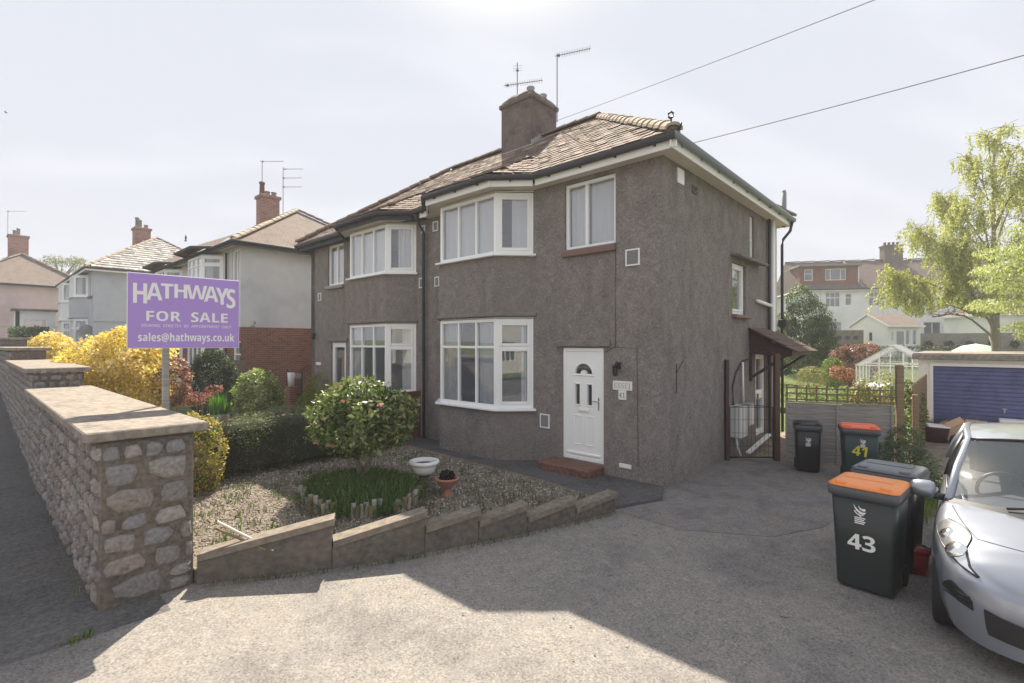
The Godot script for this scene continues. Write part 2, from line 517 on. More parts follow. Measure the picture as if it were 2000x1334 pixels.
func sheet(g: G, x0: float, x1: float, z0: float, z1: float, nx: int, nz: int, up: float):
	for i in nx:
		for j in nz:
			var a = lerpf(x0, x1, float(i) / nx); var b = lerpf(x0, x1, float(i + 1) / nx)
			var c = lerpf(z0, z1, float(j) / nz); var d = lerpf(z0, z1, float(j + 1) / nz)
			g.quad(V(a, gh(a, d) + up, d), V(b, gh(b, d) + up, d), V(b, gh(b, c) + up, c), V(a, gh(a, c) + up, c))
	return g

# ---------------------------------------------------------------- building pieces
# frame with panes: local xy from 0..w, 0..h, the face at z = 0 set back by the caller
# cols / rows: the fractions where mullions and transoms stand; f: outer frame, b: bar, sash: sash frame inside each light
func window(parent: Node, xf: Transform3D, w: float, h: float, cols: Array, rows: Array, f := 0.06, b := 0.05, sash := 0.0, nm := "window", mat: Material = null) -> MeshInstance3D:
	var g := G.new()
	var t := 0.07
	var bb := func(x0, y0, x1, y1, d, bev): g.box(xf * V((x0 + x1) / 2, (y0 + y1) / 2, -t / 2 + d), V(x1 - x0, y1 - y0, t), xf.basis, bev)
	bb.call(0.0, 0.0, f, h, 0.0, 0.006); bb.call(w - f, 0.0, w, h, 0.0, 0.006)
	bb.call(f, 0.0, w - f, f, -0.002, 0.006); bb.call(f, h - f, w - f, h, -0.002, 0.006)
	var xs = [f]
	for c in cols:
		bb.call(c * w - b / 2, f, c * w + b / 2, h - f, -0.004, 0.006)
		xs.append(c * w - b / 2); xs.append(c * w + b / 2)
	xs.append(w - f)
	var ys = [f]
	for c in rows:
		for i in range(0, xs.size(), 2): bb.call(xs[i], c * h - b / 2, xs[i + 1], c * h + b / 2, -0.006, 0.006)
		ys.append(c * h - b / 2); ys.append(c * h + b / 2)
	ys.append(h - f)
	var panes = []
	for i in range(0, xs.size(), 2):
		for j in range(0, ys.size(), 2):
			var x0 = xs[i]; var x1 = xs[i + 1]; var y0 = ys[j]; var y1 = ys[j + 1]
			if sash > 0.0:
				bb.call(x0, y0, x0 + sash, y1, 0.012, 0.008); bb.call(x1 - sash, y0, x1, y1, 0.012, 0.008)
				bb.call(x0 + sash, y0, x1 - sash, y0 + sash, 0.011, 0.008); bb.call(x0 + sash, y1 - sash, x1 - sash, y1, 0.011, 0.008)
				x0 += sash; x1 -= sash; y0 += sash; y1 -= sash
			panes.append([x0, y0, x1, y1])
	var o = part(parent, nm, g, mat if mat else M.upvc)
	for q in panes:
		var pg := G.new()
		pg.box(xf * V((q[0] + q[2]) / 2, (q[1] + q[3]) / 2, -0.04), V(q[2] - q[0] + 0.01, q[3] - q[1] + 0.01, 0.006), xf.basis)
		pg.box(xf * V((q[0] + q[2]) / 2, (q[1] + q[3]) / 2, -0.055), V(q[2] - q[0] + 0.01, q[3] - q[1] + 0.01, 0.005), xf.basis)
		part(o, "pane", pg, M.glass)
	return o

func curtain(parent: Node, xf: Transform3D, w: float, h: float, mat: Material, amp := 0.03, waves := 7.0, nm := "curtain", pinch := 0.0):
	var g := G.new(true)
	var n := int(maxf(8.0, waves * 6))
	for i in n:
		for j in 8:
			var f = func(u, v):
				var k = 1.0 - pinch * (1.0 - absf(v - 0.45) / 0.55) * u
				return xf * V(u * w * k, v * h, amp * sin(u * waves * TAU + 0.6 * sin(v * 3.0)) * (0.6 + 0.4 * sin(u * 19.0)))
			var u0 = float(i) / n; var u1 = float(i + 1) / n; var v0 = j / 8.0; var v1 = (j + 1) / 8.0
			g.quad(f.call(u0, v0), f.call(u1, v0), f.call(u1, v1), f.call(u0, v1))
	return part(parent, nm, g, mat)

func wall_vent(parent: Node, xf: Transform3D, w := 0.24, h := 0.26):
	var g := G.new()
	for s in [-1, 1]:
		g.box(xf * V(s * (w / 2 - 0.012), 0, 0.012), V(0.024, h, 0.03), xf.basis, 0.004)
		g.box(xf * V(0, s * (h / 2 - 0.012), 0.012), V(w - 0.048, 0.024, 0.028), xf.basis, 0.004)
	var o = part(parent, "air_vent", g, M.upvc)
	var s := G.new()
	s.box(xf * V(0, 0, 0.004), V(w - 0.04, h - 0.04, 0.006), xf.basis)
	for i in 9: s.box(xf * V(0, -h / 2 + 0.04 + i * (h - 0.08) / 8, 0.014), V(w - 0.05, 0.008, 0.016), xf.basis * Basis(Vector3.RIGHT, 0.5))
	part(o, "grille", s, M.grille)

# tiles laid on a slope: o is the right-hand eaves corner, u runs along the eaves, v up the slope
func lay_tiles(parent: Node, nm: String, o: Vector3, u: Vector3, v: Vector3, lu: float, lv: float, inside: Callable, w: float, gauge: float, near: Vector3, singles: int, sd: int, cols: Array, mats: Array, thick := 0.016):
	var r := RandomNumberGenerator.new()
	r.seed = sd
	var nrm := u.cross(v).normalized()
	if nrm.y < 0: nrm = -nrm
	var spots := []
	var rows := int(lv / gauge) + 1
	for j in rows:
		var b = j * gauge
		var i := 0
		var a = -w * (0.5 if j % 2 else 0.0)
		while a < lu:
			var c = a + w / 2
			if inside.call(c, b + gauge * 0.5):
				var p = o + u * c + v * (b + gauge * 0.55) + nrm * (thick * 0.9)
				var bs := Basis(u, v, nrm) if u.cross(v).dot(nrm) > 0 else Basis(-u, v, nrm)
				bs = bs * Basis(Vector3(1, 0, 0), -atan(thick / gauge) * 0.8 + r.randfn() * 0.018) * Basis(Vector3(0, 1, 0), r.randfn() * 0.016) * Basis(Vector3(0, 0, 1), r.randfn() * 0.022)
				spots.append([p.distance_squared_to(near), Transform3D(bs, p + nrm * absf(r.randfn()) * 0.004 + v * r.randfn() * 0.008)])
			a += w
	spots.sort_custom(func(x, y): return x[0] < y[0])
	var shapes := []
	for k in 3:
		var g := G.new()
		g.box(Vector3(), V(w * (0.965 - 0.015 * k), gauge * (1.3 + 0.04 * k), thick), Basis(), 0.003)
		shapes.append(g.mesh())
	for i in mini(singles, spots.size()):
		var t = part(parent, nm, shapes[r.randi() % 3], mats[r.randi() % mats.size()])
		t.transform = spots[i][1]
	if spots.size() > singles:
		var xs := []
		var cs := []
		for i in range(singles, spots.size()):
			xs.append(spots[i][1])
			cs.append(cg(cols[r.randi() % cols.size()], r.randf_range(0.7, 1.25)))
		many(parent, nm + "_field", shapes[0], M.tilemass, xs, cs)

# half-round hip or ridge tiles from a to b, each a part
func cap_tiles(parent: Node, nm: String, a: Vector3, b: Vector3, n: int, r: float, mat: Material, sd := 1, full := 0.97):
	var rr := RandomNumberGenerator.new()
	rr.seed = sd
	var d = (b - a).normalized()
	var x = Vector3.UP.cross(d).normalized()
	var y = d.cross(x)
	var L = a.distance_to(b) / n
	var g := G.new()
	var rings = []
	for e in [[-0.5, 1.0], [0.5, 1.0]]:
		var ring = []
		for k in 9: ring.append(V(cos(PI * k / 8) * r * e[1], sin(PI * k / 8) * r * e[1] * 0.8, e[0] * L * full))
		for k in 9: ring.append(V(cos(PI * (8 - k) / 8) * r * 0.78, sin(PI * (8 - k) / 8) * r * 0.55 - 0.01, e[0] * L * full))
		rings.append(ring)
	g.loft(rings, false)
	for e in 2:
		for k in 8:
			var p = rings[e]
			if e == 0: g.quad(p[k + 1], p[k], p[17 - k], p[16 - k])
			else: g.quad(p[k], p[k + 1], p[16 - k], p[17 - k])
	var m = g.mesh()
	for i in n:
		var t = part(parent, nm, m, mat)
		t.transform = Transform3D(Basis(x, y, d) * Basis(Vector3(1, 0, 0), rr.randfn() * 0.03 + 0.05) * Basis(Vector3(0, 0, 1), rr.randfn() * 0.03), a + d * L * (i + 0.5) + y * rr.randf() * 0.012)

func strip(g: G, pts: Array, y: float, h: float, t: float):
	for i in pts.size() - 1:
		var a: Vector3 = pts[i]; var b: Vector3 = pts[i + 1]
		g.bar(V(a.x, y, a.z), V(b.x, y, b.z), t, h, 0.004)

func aerial(parent: Node, nm: String, foot: Vector3, tall: float, booms: Array):   # booms: [height, direction, length, offset, elements]
	var o = part(parent, nm, G.new().tube([foot, foot + V(0, tall, 0)], 0.016, 6), M.aerial)
	for q in booms:
		var g := G.new()
		var d: Vector3 = q[1].normalized()
		var s = foot + V(0, q[0], 0) - d * q[3]
		g.tube([s, s + d * q[2]], 0.011, 5)
		var x = d.cross(Vector3.UP).normalized()
		for i in q[4]:
			var p = s + d * (q[2] * (0.06 + 0.92 * i / maxf(1, q[4] - 1)))
			g.tube([p - x * 0.14, p + x * 0.14], 0.006, 4)
		g.box(s + d * q[2] * 0.1, V(0.07, 0.06, 0.07), Basis(), 0.01)
		part(o, "antenna", g, M.aerial)
	return o

# ---------------------------------------------------------------- the pair of houses
const EAVE := 5.66
const PARTY := -6.2
const BACK := -6.6

func bay(h: Node, xa: float, xb: float, zf: float, cut: float, up: Dictionary, down: Dictionary, mat: Material = null):
	if mat == null: mat = M.dash
	# plan corners from the left wall end to the right wall end
	var p = [V(xa, 0, 0), V(xa + cut, 0, zf), V(xb - cut, 0, zf), V(xb, 0, 0)]
	for y in [[0.0, 1.06], [2.95, 1.24]]:
		var g := G.new()
		for i in 3:
			var d: Vector3 = p[i + 1] - p[i]
			var L = d.length()
			d /= L
			var xf := Transform3D(Basis(d, Vector3.UP, d.cross(Vector3.UP)), p[i])
			g.wall(xf * Transform3D(Basis(), V(0, y[0], 0)), L, y[1], 0.1)
		part(h, "bay_wall", g, mat)
	for y in [1.04, 2.93, 4.17, 5.5]:
		part(h, "bay_floor", G.new().poly(PackedVector2Array([Vector2(p[0].x, 0.01), Vector2(p[1].x + 0.03, zf - 0.03), Vector2(p[2].x - 0.03, zf - 0.03), Vector2(p[3].x, 0.01)]), 0.015, Transform3D(Basis(V(1, 0, 0), V(0, 0, 1), V(0, -1, 0)), V(0, y + 0.015, 0))), M.white_paint)
	for s in [[1.09, 1.83, down], [4.22, 1.26, up]]:
		var sill := G.new()
		for i in 3:
			var d: Vector3 = p[i + 1] - p[i]
			var L = d.length()
			d /= L
			var n = d.cross(Vector3.UP)
			var xf := Transform3D(Basis(d, Vector3.UP, n), p[i] + V(0, s[0], 0) - n * 0.02)
			var o: Dictionary = s[2]
			window(h, xf, L, s[1], o.cols if i == 1 else [], o.rows, 0.07 if i == 1 else 0.085, 0.05, 0.0 if i == 1 else 0.055, "bay_window")
			sill.bar(p[i] + V(0, s[0] - 0.02, 0) + n * 0.03 - d * 0.03, p[i + 1] + V(0, s[0] - 0.02, 0) + n * 0.03 + d * 0.03, 0.14, 0.045 - 0.002 * (i % 2), 0.008)
		part(h, "window_sill", sill, M.upvc)
	# drip ledge over the lower bay
	var dl := G.new()
	for i in 3:
		var d: Vector3 = (p[i + 1] - p[i]).normalized()
		var n = d.cross(Vector3.UP)
		dl.bar(p[i] + V(0, 3.0, 0) + n * 0.02 - d * 0.05, p[i + 1] + V(0, 3.0, 0) + n * 0.02 + d * 0.05, 0.1, 0.09 - 0.003 * (i % 2), 0.02)
	part(h, "drip_ledge", dl, mat)
	return p

func pair_roof(h: Node, right: bool, nsing: int):
	# eaves of the pair: x -12.9 .. 0.4, z 0.4 .. -7.0; ridge at z -3.3
	var ey := 5.72; var rz := -3.3; var ry := 8.27
	var g := G.new()
	var e0 = 0.32; var e1 = -12.84; var b0 = -6.9
	var A = V(-3.29, ry, rz); var B = V(-9.23, ry, rz)
	var Pf = V(PARTY, ey, 0.32); var Pr = V(PARTY, ry, rz); var Pb = V(PARTY, ey, b0)
	if right:
		g.quad(Pf, V(e0, ey, 0.32), A, Pr); g.tri(V(e0, ey, 0.32), V(e0, ey, b0), A); g.quad(V(e0, ey, b0), Pb, Pr, A)
	else:
		g.quad(V(e1, ey, 0.32), Pf, Pr, B); g.tri(V(e1, ey, b0), V(e1, ey, 0.32), B); g.quad(Pb, V(e1, ey, b0), B, Pr)
	var roof = part(h, "roof", g, M.roofbase)
	var v = V(0, ry - ey, rz - 0.32).normalized()
	var lv = V(0, ry - ey, rz - 0.32).length()
	var k = 3.62 / lv
	var warm = [Color(0.27, 0.2, 0.16), Color(0.2, 0.15, 0.125), Color(0.35, 0.28, 0.22), Color(0.16, 0.13, 0.12)]
	if right:
		lay_tiles(roof, "roof_tile", V(e0, ey, 0.35), V(-1, 0, 0), v, 6.6, lv, func(a, b): return a > b * k + 0.05, 0.27, 0.2, V(-1.6, 6.4, 0.4), nsing, 5, warm, M.tiles)
		cap_tiles(roof, "hip_tile", V(e0 + 0.03, ey + 0.0, 0.35), A, 17, 0.15, M.hiptile, 3, 0.74)
		part(roof, "hip_mortar", G.new().tube([V(e0, ey - 0.02, 0.32), A + V(0, -0.03, 0)], 0.115, 8), M.block)
		cap_tiles(roof, "hip_tile", V(e0 + 0.03, ey + 0.0, b0), A, 15, 0.13, M.ridgetile, 3)
		cap_tiles(roof, "ridge_tile", A + V(0, 0.05, 0), Pr + V(0, 0.05, 0), 8, 0.13, M.ridgetile, 4)
	else:
		lay_tiles(roof, "roof_tile", Pf + V(0, 0, 0.03), V(-1, 0, 0), v, 6.7, lv, func(a, b): return a < 6.7 - b * k, 0.27, 0.2, V(-7.0, 6.4, 0.4), nsing, 6, warm, M.tiles)
		cap_tiles(roof, "ridge_tile", Pr + V(0, 0.05, 0), B + V(0, 0.05, 0), 9, 0.13, M.ridgetile, 5)
		cap_tiles(roof, "hip_tile", V(e1, ey + 0.05, 0.35), B + V(0, 0.05, 0), 15, 0.13, M.ridgetile, 6)
	return roof

func bay_roof(h: Node, roof: Node, p: Array, sd: int):
	var ey := 5.73
	var o = 0.32
	var P1 = V(p[0].x - 0.25, ey, 0.32); var P2 = V(p[1].x - 0.2, ey, p[1].z + o); var P3 = V(p[2].x + 0.2, ey, p[2].z + o); var P4 = V(p[3].x + 0.25, ey, 0.32)
	var Q1 = V(p[1].x + 0.35, ey + 1.0, -1.03); var Q2 = V(p[2].x - 0.35, ey + 1.0, -1.03)
	var g := G.new()
	g.quad(P2, P3, Q2, Q1); g.tri(P3, P4, Q2); g.tri(P1, P2, Q1)
	var b = part(roof, "bay_roof", g, M.roofbase)
	var mid = (P2 + P3) / 2
	var v = V(0, 1.0, -1.03 - P2.z).normalized()
	var L = V(0, 1.0, -1.03 - P2.z).length()
	var W = P3.x - P2.x
	lay_tiles(b, "roof_tile", P3 + V(0, 0, 0.03), V(-1, 0, 0), v, W, L, func(a, q): return a > 0.55 * q / L and a < W - 0.55 * q / L, 0.27, 0.2, P3, 60, sd, [Color(0.25, 0.18, 0.14), Color(0.17, 0.13, 0.11), Color(0.33, 0.26, 0.2)], M.tiles)
	side_tiles(b, P3, P4, Q2, sd)
	side_tiles(b, P1, P2, Q1, sd + 50)
	return [P1, P2, P3, P4]

func side_tiles(b: Node, a: Vector3, c: Vector3, top: Vector3, sd: int):
	var u = (a - c).normalized()
	var n = (a - c).cross(top - c).normalized()
	var v = n.cross(u).normalized()
	if v.y < 0.0: v = -v
	var W = a.distance_to(c)
	var L = (top - c).dot(v)
	var tu = (top - c).dot(u)
	lay_tiles(b, "roof_tile", c, u, v, W, L, func(q, w): return q > tu * w / L and q < lerpf(W, tu, w / L), 0.2, 0.2, c, 30, sd, [Color(0.25, 0.18, 0.14), Color(0.17, 0.13, 0.11), Color(0.33, 0.26, 0.2)], M.tiles)

func gutter_run(h: Node, pts: Array, gm: Material, fm: Material, y := EAVE):
	var inset = []
	for q in pts: inset.append(V(q.x, y, q.z))
	part(h, "gutter", G.new(true).tube(inset, 0.062, 10), gm)
	var f := G.new()
	for i in pts.size() - 1:
		var d: Vector3 = (pts[i + 1] - pts[i]).normalized()
		var n = d.cross(Vector3.UP)   # outward when running left to right
		f.bar(V(pts[i].x, y - 0.07, pts[i].z) - n * 0.075, V(pts[i + 1].x, y - 0.07, pts[i + 1].z) - n * 0.075, 0.025, 0.2 - 0.003 * i, 0.003)
	part(h, "fascia", f, fm)
	for i in pts.size() - 1:
		var L = pts[i].distance_to(pts[i + 1])
		var d: Vector3 = (pts[i + 1] - pts[i]) / L
		var n = d.cross(Vector3.UP)
		var k = int(L / 0.9) + 1
		for j in k:
			var c = pts[i] + d * (L * (j + 0.5) / k)
			part(h, "gutter_bracket", G.new().box(V(c.x, y - 0.045, c.z) - n * 0.03, V(0.03, 0.07, 0.1), Basis(d, Vector3.UP, n), 0.008), gm)

func soffit(h: Node, x0: float, x1: float, z0: float, z1: float, m: Material):
	part(h, "soffit", G.new().box(V((x0 + x1) / 2, EAVE - 0.12, (z0 + z1) / 2), V(x1 - x0, 0.02, z1 - z0)), m)

func rooms(h: Node, x0: float, x1: float):
	var g := G.new()
	g.box(V((x0 + x1) / 2, 0.08, BACK / 2), V(x1 - x0 - 0.5, 0.1, -BACK - 0.5))
	g.box(V((x0 + x1) / 2, 2.98, BACK / 2), V(x1 - x0 - 0.5, 0.16, -BACK - 0.5))
	g.box(V((x0 + x1) / 2, 5.58, BACK / 2), V(x1 - x0 - 0.5, 0.1, -BACK - 0.5))
	g.box(V((x0 + x1) / 2, 2.8, -3.8), V(x1 - x0 - 0.5, 5.4, 0.1))
	g.box(V(-2.45 if x1 > -1 else -10.1, 2.8, -2.0), V(0.1, 5.4, 3.4))
	part(h, "room_lining", g, M.room)

func F(x, y, z) -> Transform3D: return Transform3D(Basis(), Vector3(x, y, z))     # facing the street
func SD(x, y, z) -> Transform3D: return Transform3D(Basis(V(0, 0, -1), V(0, 1, 0), V(1, 0, 0)), Vector3(x, y, z))   # facing the drive

func house_near():
	var h = thing("semi_detached_house", "brown pebbledashed house with white front door and red doorstep, right half of pair", "house")
	var H := 5.58
	var g := G.new()
	g.wall(F(PARTY, 0, 0), -PARTY, H, 0.26, [Rect2(4.13, 0.22, 0.92, 2.11), Rect2(4.18, 4.2, 1.12, 1.26), Rect2(0.6, 1.06, 2.76, 1.86), Rect2(0.6, 4.2, 2.76, 1.28)])
	g.wall(SD(0, 0, -0.26), -BACK - 0.26, H, 0.26, [Rect2(3.02, 3.05, 0.9, 1.12), Rect2(4.19, 4.4, 0.33, 1.0), Rect2(4.6, 0.2, 0.8, 1.97)])
	g.wall(Transform3D(Basis(V(-1, 0, 0), V(0, 1, 0), V(0, 0, -1)), V(0, 0, BACK)), -PARTY, H, 0.26)
	g.wall(Transform3D(Basis(V(0, 0, 1), V(0, 1, 0), V(-1, 0, 0)), V(PARTY + 0.12, 0, BACK + 0.27)), -BACK - 0.54, H, 0.1)
	part(h, "wall", g, M.dash)
	rooms(h, PARTY, 0)
	# ---- windows
	var bp = bay(h, -5.66, -2.78, 0.56, 0.56, {"cols": [0.345, 0.66], "rows": []}, {"cols": [0.345, 0.66], "rows": [0.68]})
	window(h, F(-2.02, 4.2, -0.05), 1.12, 1.26, [0.42], [], 0.06, 0.06, 0.0)
	part(h, "window_sill", G.new().box(V(-1.46, 4.13, 0.03), V(1.16, 0.13, 0.14), Basis(Vector3.RIGHT, 0.25), 0.02), M.redsill)
	window(h, SD(-0.06, 3.05, -3.28), 0.9, 1.12, [], [], 0.07, 0.05, 0.05)
	part(h, "window_sill", G.new().box(V(0.04, 3.0, -3.73), V(0.16, 0.08, 0.98), Basis(), 0.02), M.redsill)
	part(h, "window_hood", G.new().box(V(0.1, 4.3, -4.15), V(0.26, 0.06, 1.95), Basis(Vector3.FORWARD, 0.2), 0.015), M.dash)
	window(h, SD(-0.05, 4.4, -4.45), 0.33, 1.0, [], [0.45], 0.045, 0.04)
	# curtains and nets behind the glass
	curtain(h, F(-5.05, 4.25, 0.4), 0.6, 1.2, M.net, 0.03, 6.0, "net_curtain")
	curtain(h, F(-4.5, 4.25, 0.44), 1.1, 1.2, M.net, 0.012, 12.0, "net_curtain")
	curtain(h, Transform3D(Basis(Vector3.UP, 0.785), V(-3.17, 4.25, 0.25)), 0.45, 1.2, M.net, 0.02, 3.0, "net_curtain")
	curtain(h, F(-1.98, 4.22, -0.2), 0.4, 1.3, M.net, 0.025, 4.0, "net_curtain")
	curtain(h, F(-1.55, 4.22, -0.24), 0.62, 1.25, M.net, 0.015, 5.0, "net_curtain")
	curtain(h, SD(-0.3, 3.0, -3.2), 1.1, 1.2, M.net, 0.015, 6.0, "net_curtain")
	curtain(h, F(-5.08, 1.1, 0.4), 0.62, 1.75, M.curtain, 0.035, 5.0, "curtain", 0.35)
	curtain(h, F(-3.92, 1.1, 0.42), 0.55, 1.75, M.curtain, 0.035, 5.0)
	curtain(h, Transform3D(Basis(Vector3.UP, 0.785), V(-3.03, 1.1, 0.12)), 0.22, 1.75, M.curtain, 0.03, 3.0)
	# ---- front door
	front_door(h)
	part(h, "lintel", G.new().box(V(-1.6, 2.41, 0.015), V(1.2, 0.13, 0.09), Basis(), 0.02), M.dash)
	part(h, "doorstep", G.new().box(V(-1.72, 0.1, 0.24), V(1.16, 0.2, 0.5), Basis(), 0.025), M.redtile)
	# ---- fittings on the front
	wall_vent(h, F(-0.56, 3.9, 0.0), 0.27, 0.29)
	wall_vent(h, F(-2.5, 0.87, 0.0), 0.24, 0.28)
	wall_vent(h, F(-5.87, 3.93, 0.0), 0.17, 0.24)
	wall_vent(h, F(-5.93, 5.3, 0.0), 0.2, 0.24)
	part(h, "cover_plate", G.new().box(V(0.015, 5.33, -0.64), V(0.03, 0.26, 0.26), Basis(), 0.006), M.upvc)
	part(h, "air_brick", G.new().box(V(0.006, 5.24, -1.26), V(0.02, 0.15, 0.22), Basis(), 0.004), M.block)
	part(h, "air_brick", G.new().box(V(-0.71, 0.27, 0.008), V(0.24, 0.075, 0.02), Basis(), 0.006), M.white_paint)
	var np = part(h, "name_plate", G.new().box(V(-0.76, 1.67, 0.012), V(0.38, 0.16, 0.02), Basis(), 0.006), M.white_paint)
	text(np, "lettering", "ESSEJ", 0.085, F(-0.76, 1.67, 0.024), M.steel, "Droid Serif", false, 1.05)
	var n2 = part(h, "number_plate", G.new().box(V(-0.76, 1.505, 0.014), V(0.155, 0.165, 0.02), Basis(), 0.006), M.white_paint)
	text(n2, "lettering", "41", 0.085, F(-0.76, 1.505, 0.026), M.ink, "Droid Serif", false)
	var la := G.new()
	la.box(V(-0.83, 2.02, 0.02), V(0.08, 0.12, 0.03), Basis(), 0.008)
	la.tube([V(-0.83, 2.05, 0.03), V(-0.83, 2.09, 0.1), V(-0.83, 2.04, 0.14)], 0.012, 6)
	la.lathe([Vector2(0.0, 0.04), Vector2(0.06, 0.0), Vector2(0.05, -0.02), Vector2(0.042, -0.16), Vector2(0.0, -0.18)], 8, V(-0.83, 2.01, 0.14))
	part(h, "wall_lamp", la, M.iron)
	var cb := G.new()
	cb.tube([V(-0.9, 4.1, 0.012), V(-0.9, 2.36, 0.012), V(-1.1, 2.26, 0.012)], 0.007, 5)
	cb.tube([V(-0.9, 2.34, 0.012), V(-0.48, 2.34, 0.012), V(-0.46, 0.3, 0.012)], 0.004, 5)
	cb.tube([V(0.012, 2.06, -0.47), V(0.012, 1.55, -0.47)], 0.008, 5)
	cb.tube([V(0.012, 1.9, -0.47), V(0.012, 2.12, -0.75)], 0.008, 5)
	part(h, "cable", cb, M.brownpost)
	# ---- eaves
	var bx = [bp[1].x - 0.14, bp[2].x + 0.14]
	gutter_run(h, [V(PARTY, 0, 0.36), V(-5.92, 0, 0.36), V(bx[0], 0, 0.92), V(bx[1], 0, 0.92), V(-2.52, 0, 0.36), V(0.36, 0, 0.36)], M.gutter, M.white_paint)
	gutter_run(h, [V(0.36, 0, 0.36), V(0.36, 0, -6.9)], M.greygutter, M.white_paint)
	gutter_run(h, [V(0.36, 0, -6.9), V(PARTY, 0, -6.9)], M.gutter, M.white_paint)
	soffit(h, PARTY, 0.27, 0.003, 0.27, M.cream)
	soffit(h, 0.003, 0.27, -6.8, 0.001, M.cream)
	soffit(h, PARTY, 0.0, -6.9, BACK - 0.003, M.cream)
	var bs := G.new()
	bs.poly(PackedVector2Array([Vector2(-5.85, 0.268), Vector2(bx[0] + 0.03, 0.83), Vector2(bx[1] - 0.03, 0.83), Vector2(-2.6, 0.268)]), 0.02, Transform3D(Basis(V(1, 0, 0), V(0, 0, 1), V(0, -1, 0)), V(0, EAVE - 0.1, 0)))
	part(h, "soffit", bs, M.cream)
	# ---- pipes at the far corner of the side wall
	part(h, "soil_pipe", G.new(true).tube([V(0.1, 5.62, -5.95), V(0.1, 0.05, -5.95)], 0.055, 10), M.upvc)
	part(h, "waste_pipe", G.new(true).tube([V(0.06, 3.42, -4.8), V(0.08, 3.36, -5.9)], 0.045, 8), M.upvc)
	part(h, "drain_pipe", G.new(true).tube([V(0.06, 5.6, -5.78), V(0.06, 0.05, -5.78)], 0.03, 8), M.gutter)
	part(h, "cladding_panel", G.new().box(V(0.015, 3.4, -6.3), V(0.03, 4.3, 0.58), Basis(), 0.005), M.cream)
	var dp := G.new(true)
	dp.tube([V(0.36, 5.6, -6.75), V(0.32, 5.35, -6.7), V(0.16, 5.15, -6.68), V(0.13, 5.0, -6.68), V(0.13, 0.1, -6.68)], 0.036, 8)
	dp.smooth(false).box(V(0.14, 2.95, -6.68), V(0.2, 0.22, 0.16), Basis(), 0.03)
	part(h, "downpipe", dp, M.gutter)
	var fl := G.new(true)
	fl.tube([V(0.14, 5.5, -6.85), V(0.14, 6.42, -6.85)], 0.06, 10)
	fl.tube([V(0.14, 6.42, -6.85), V(0.14, 6.48, -6.85)], 0.045, 10)
	part(h, "flue_pipe", fl, M.greygutter)
	# ---- side door and porch canopy
	var sd = window(h, SD(-0.04, 0.2, -4.86), 0.8, 1.97, [], [0.5], 0.07, 0.09, 0.06, "side_door")
	part(sd, "handle", G.new().box(V(0.02, 1.15, -4.97), V(0.06, 0.14, 0.03), Basis(), 0.008), M.chrome)
	porch(h)
	meter_boxes(h)
	# ---- roof and stack
	var roof = pair_roof(h, true, 300)
	bay_roof(h, roof, bp, 9)
	chimney_stack(roof)
	# dead finial fitting on the hip corner
	var fn := G.new(true)
	fn.tube([V(0.3, 5.72, 0.36), V(0.3, 5.92, 0.36)], 0.014, 6)
	fn.tube([V(0.3, 5.92, 0.36), V(0.265, 5.95, 0.37), V(0.262, 6.0, 0.375), V(0.3, 6.03, 0.36), V(0.33, 6.0, 0.35), V(0.325, 5.95, 0.35), V(0.3, 5.93, 0.36)], 0.017, 6)
	fn.tube([V(0.36, 5.72, 0.3), V(0.42, 5.79, 0.28), V(0.43, 5.85, 0.28)], 0.015, 6)
	part(roof, "finial", fn, M.iron)

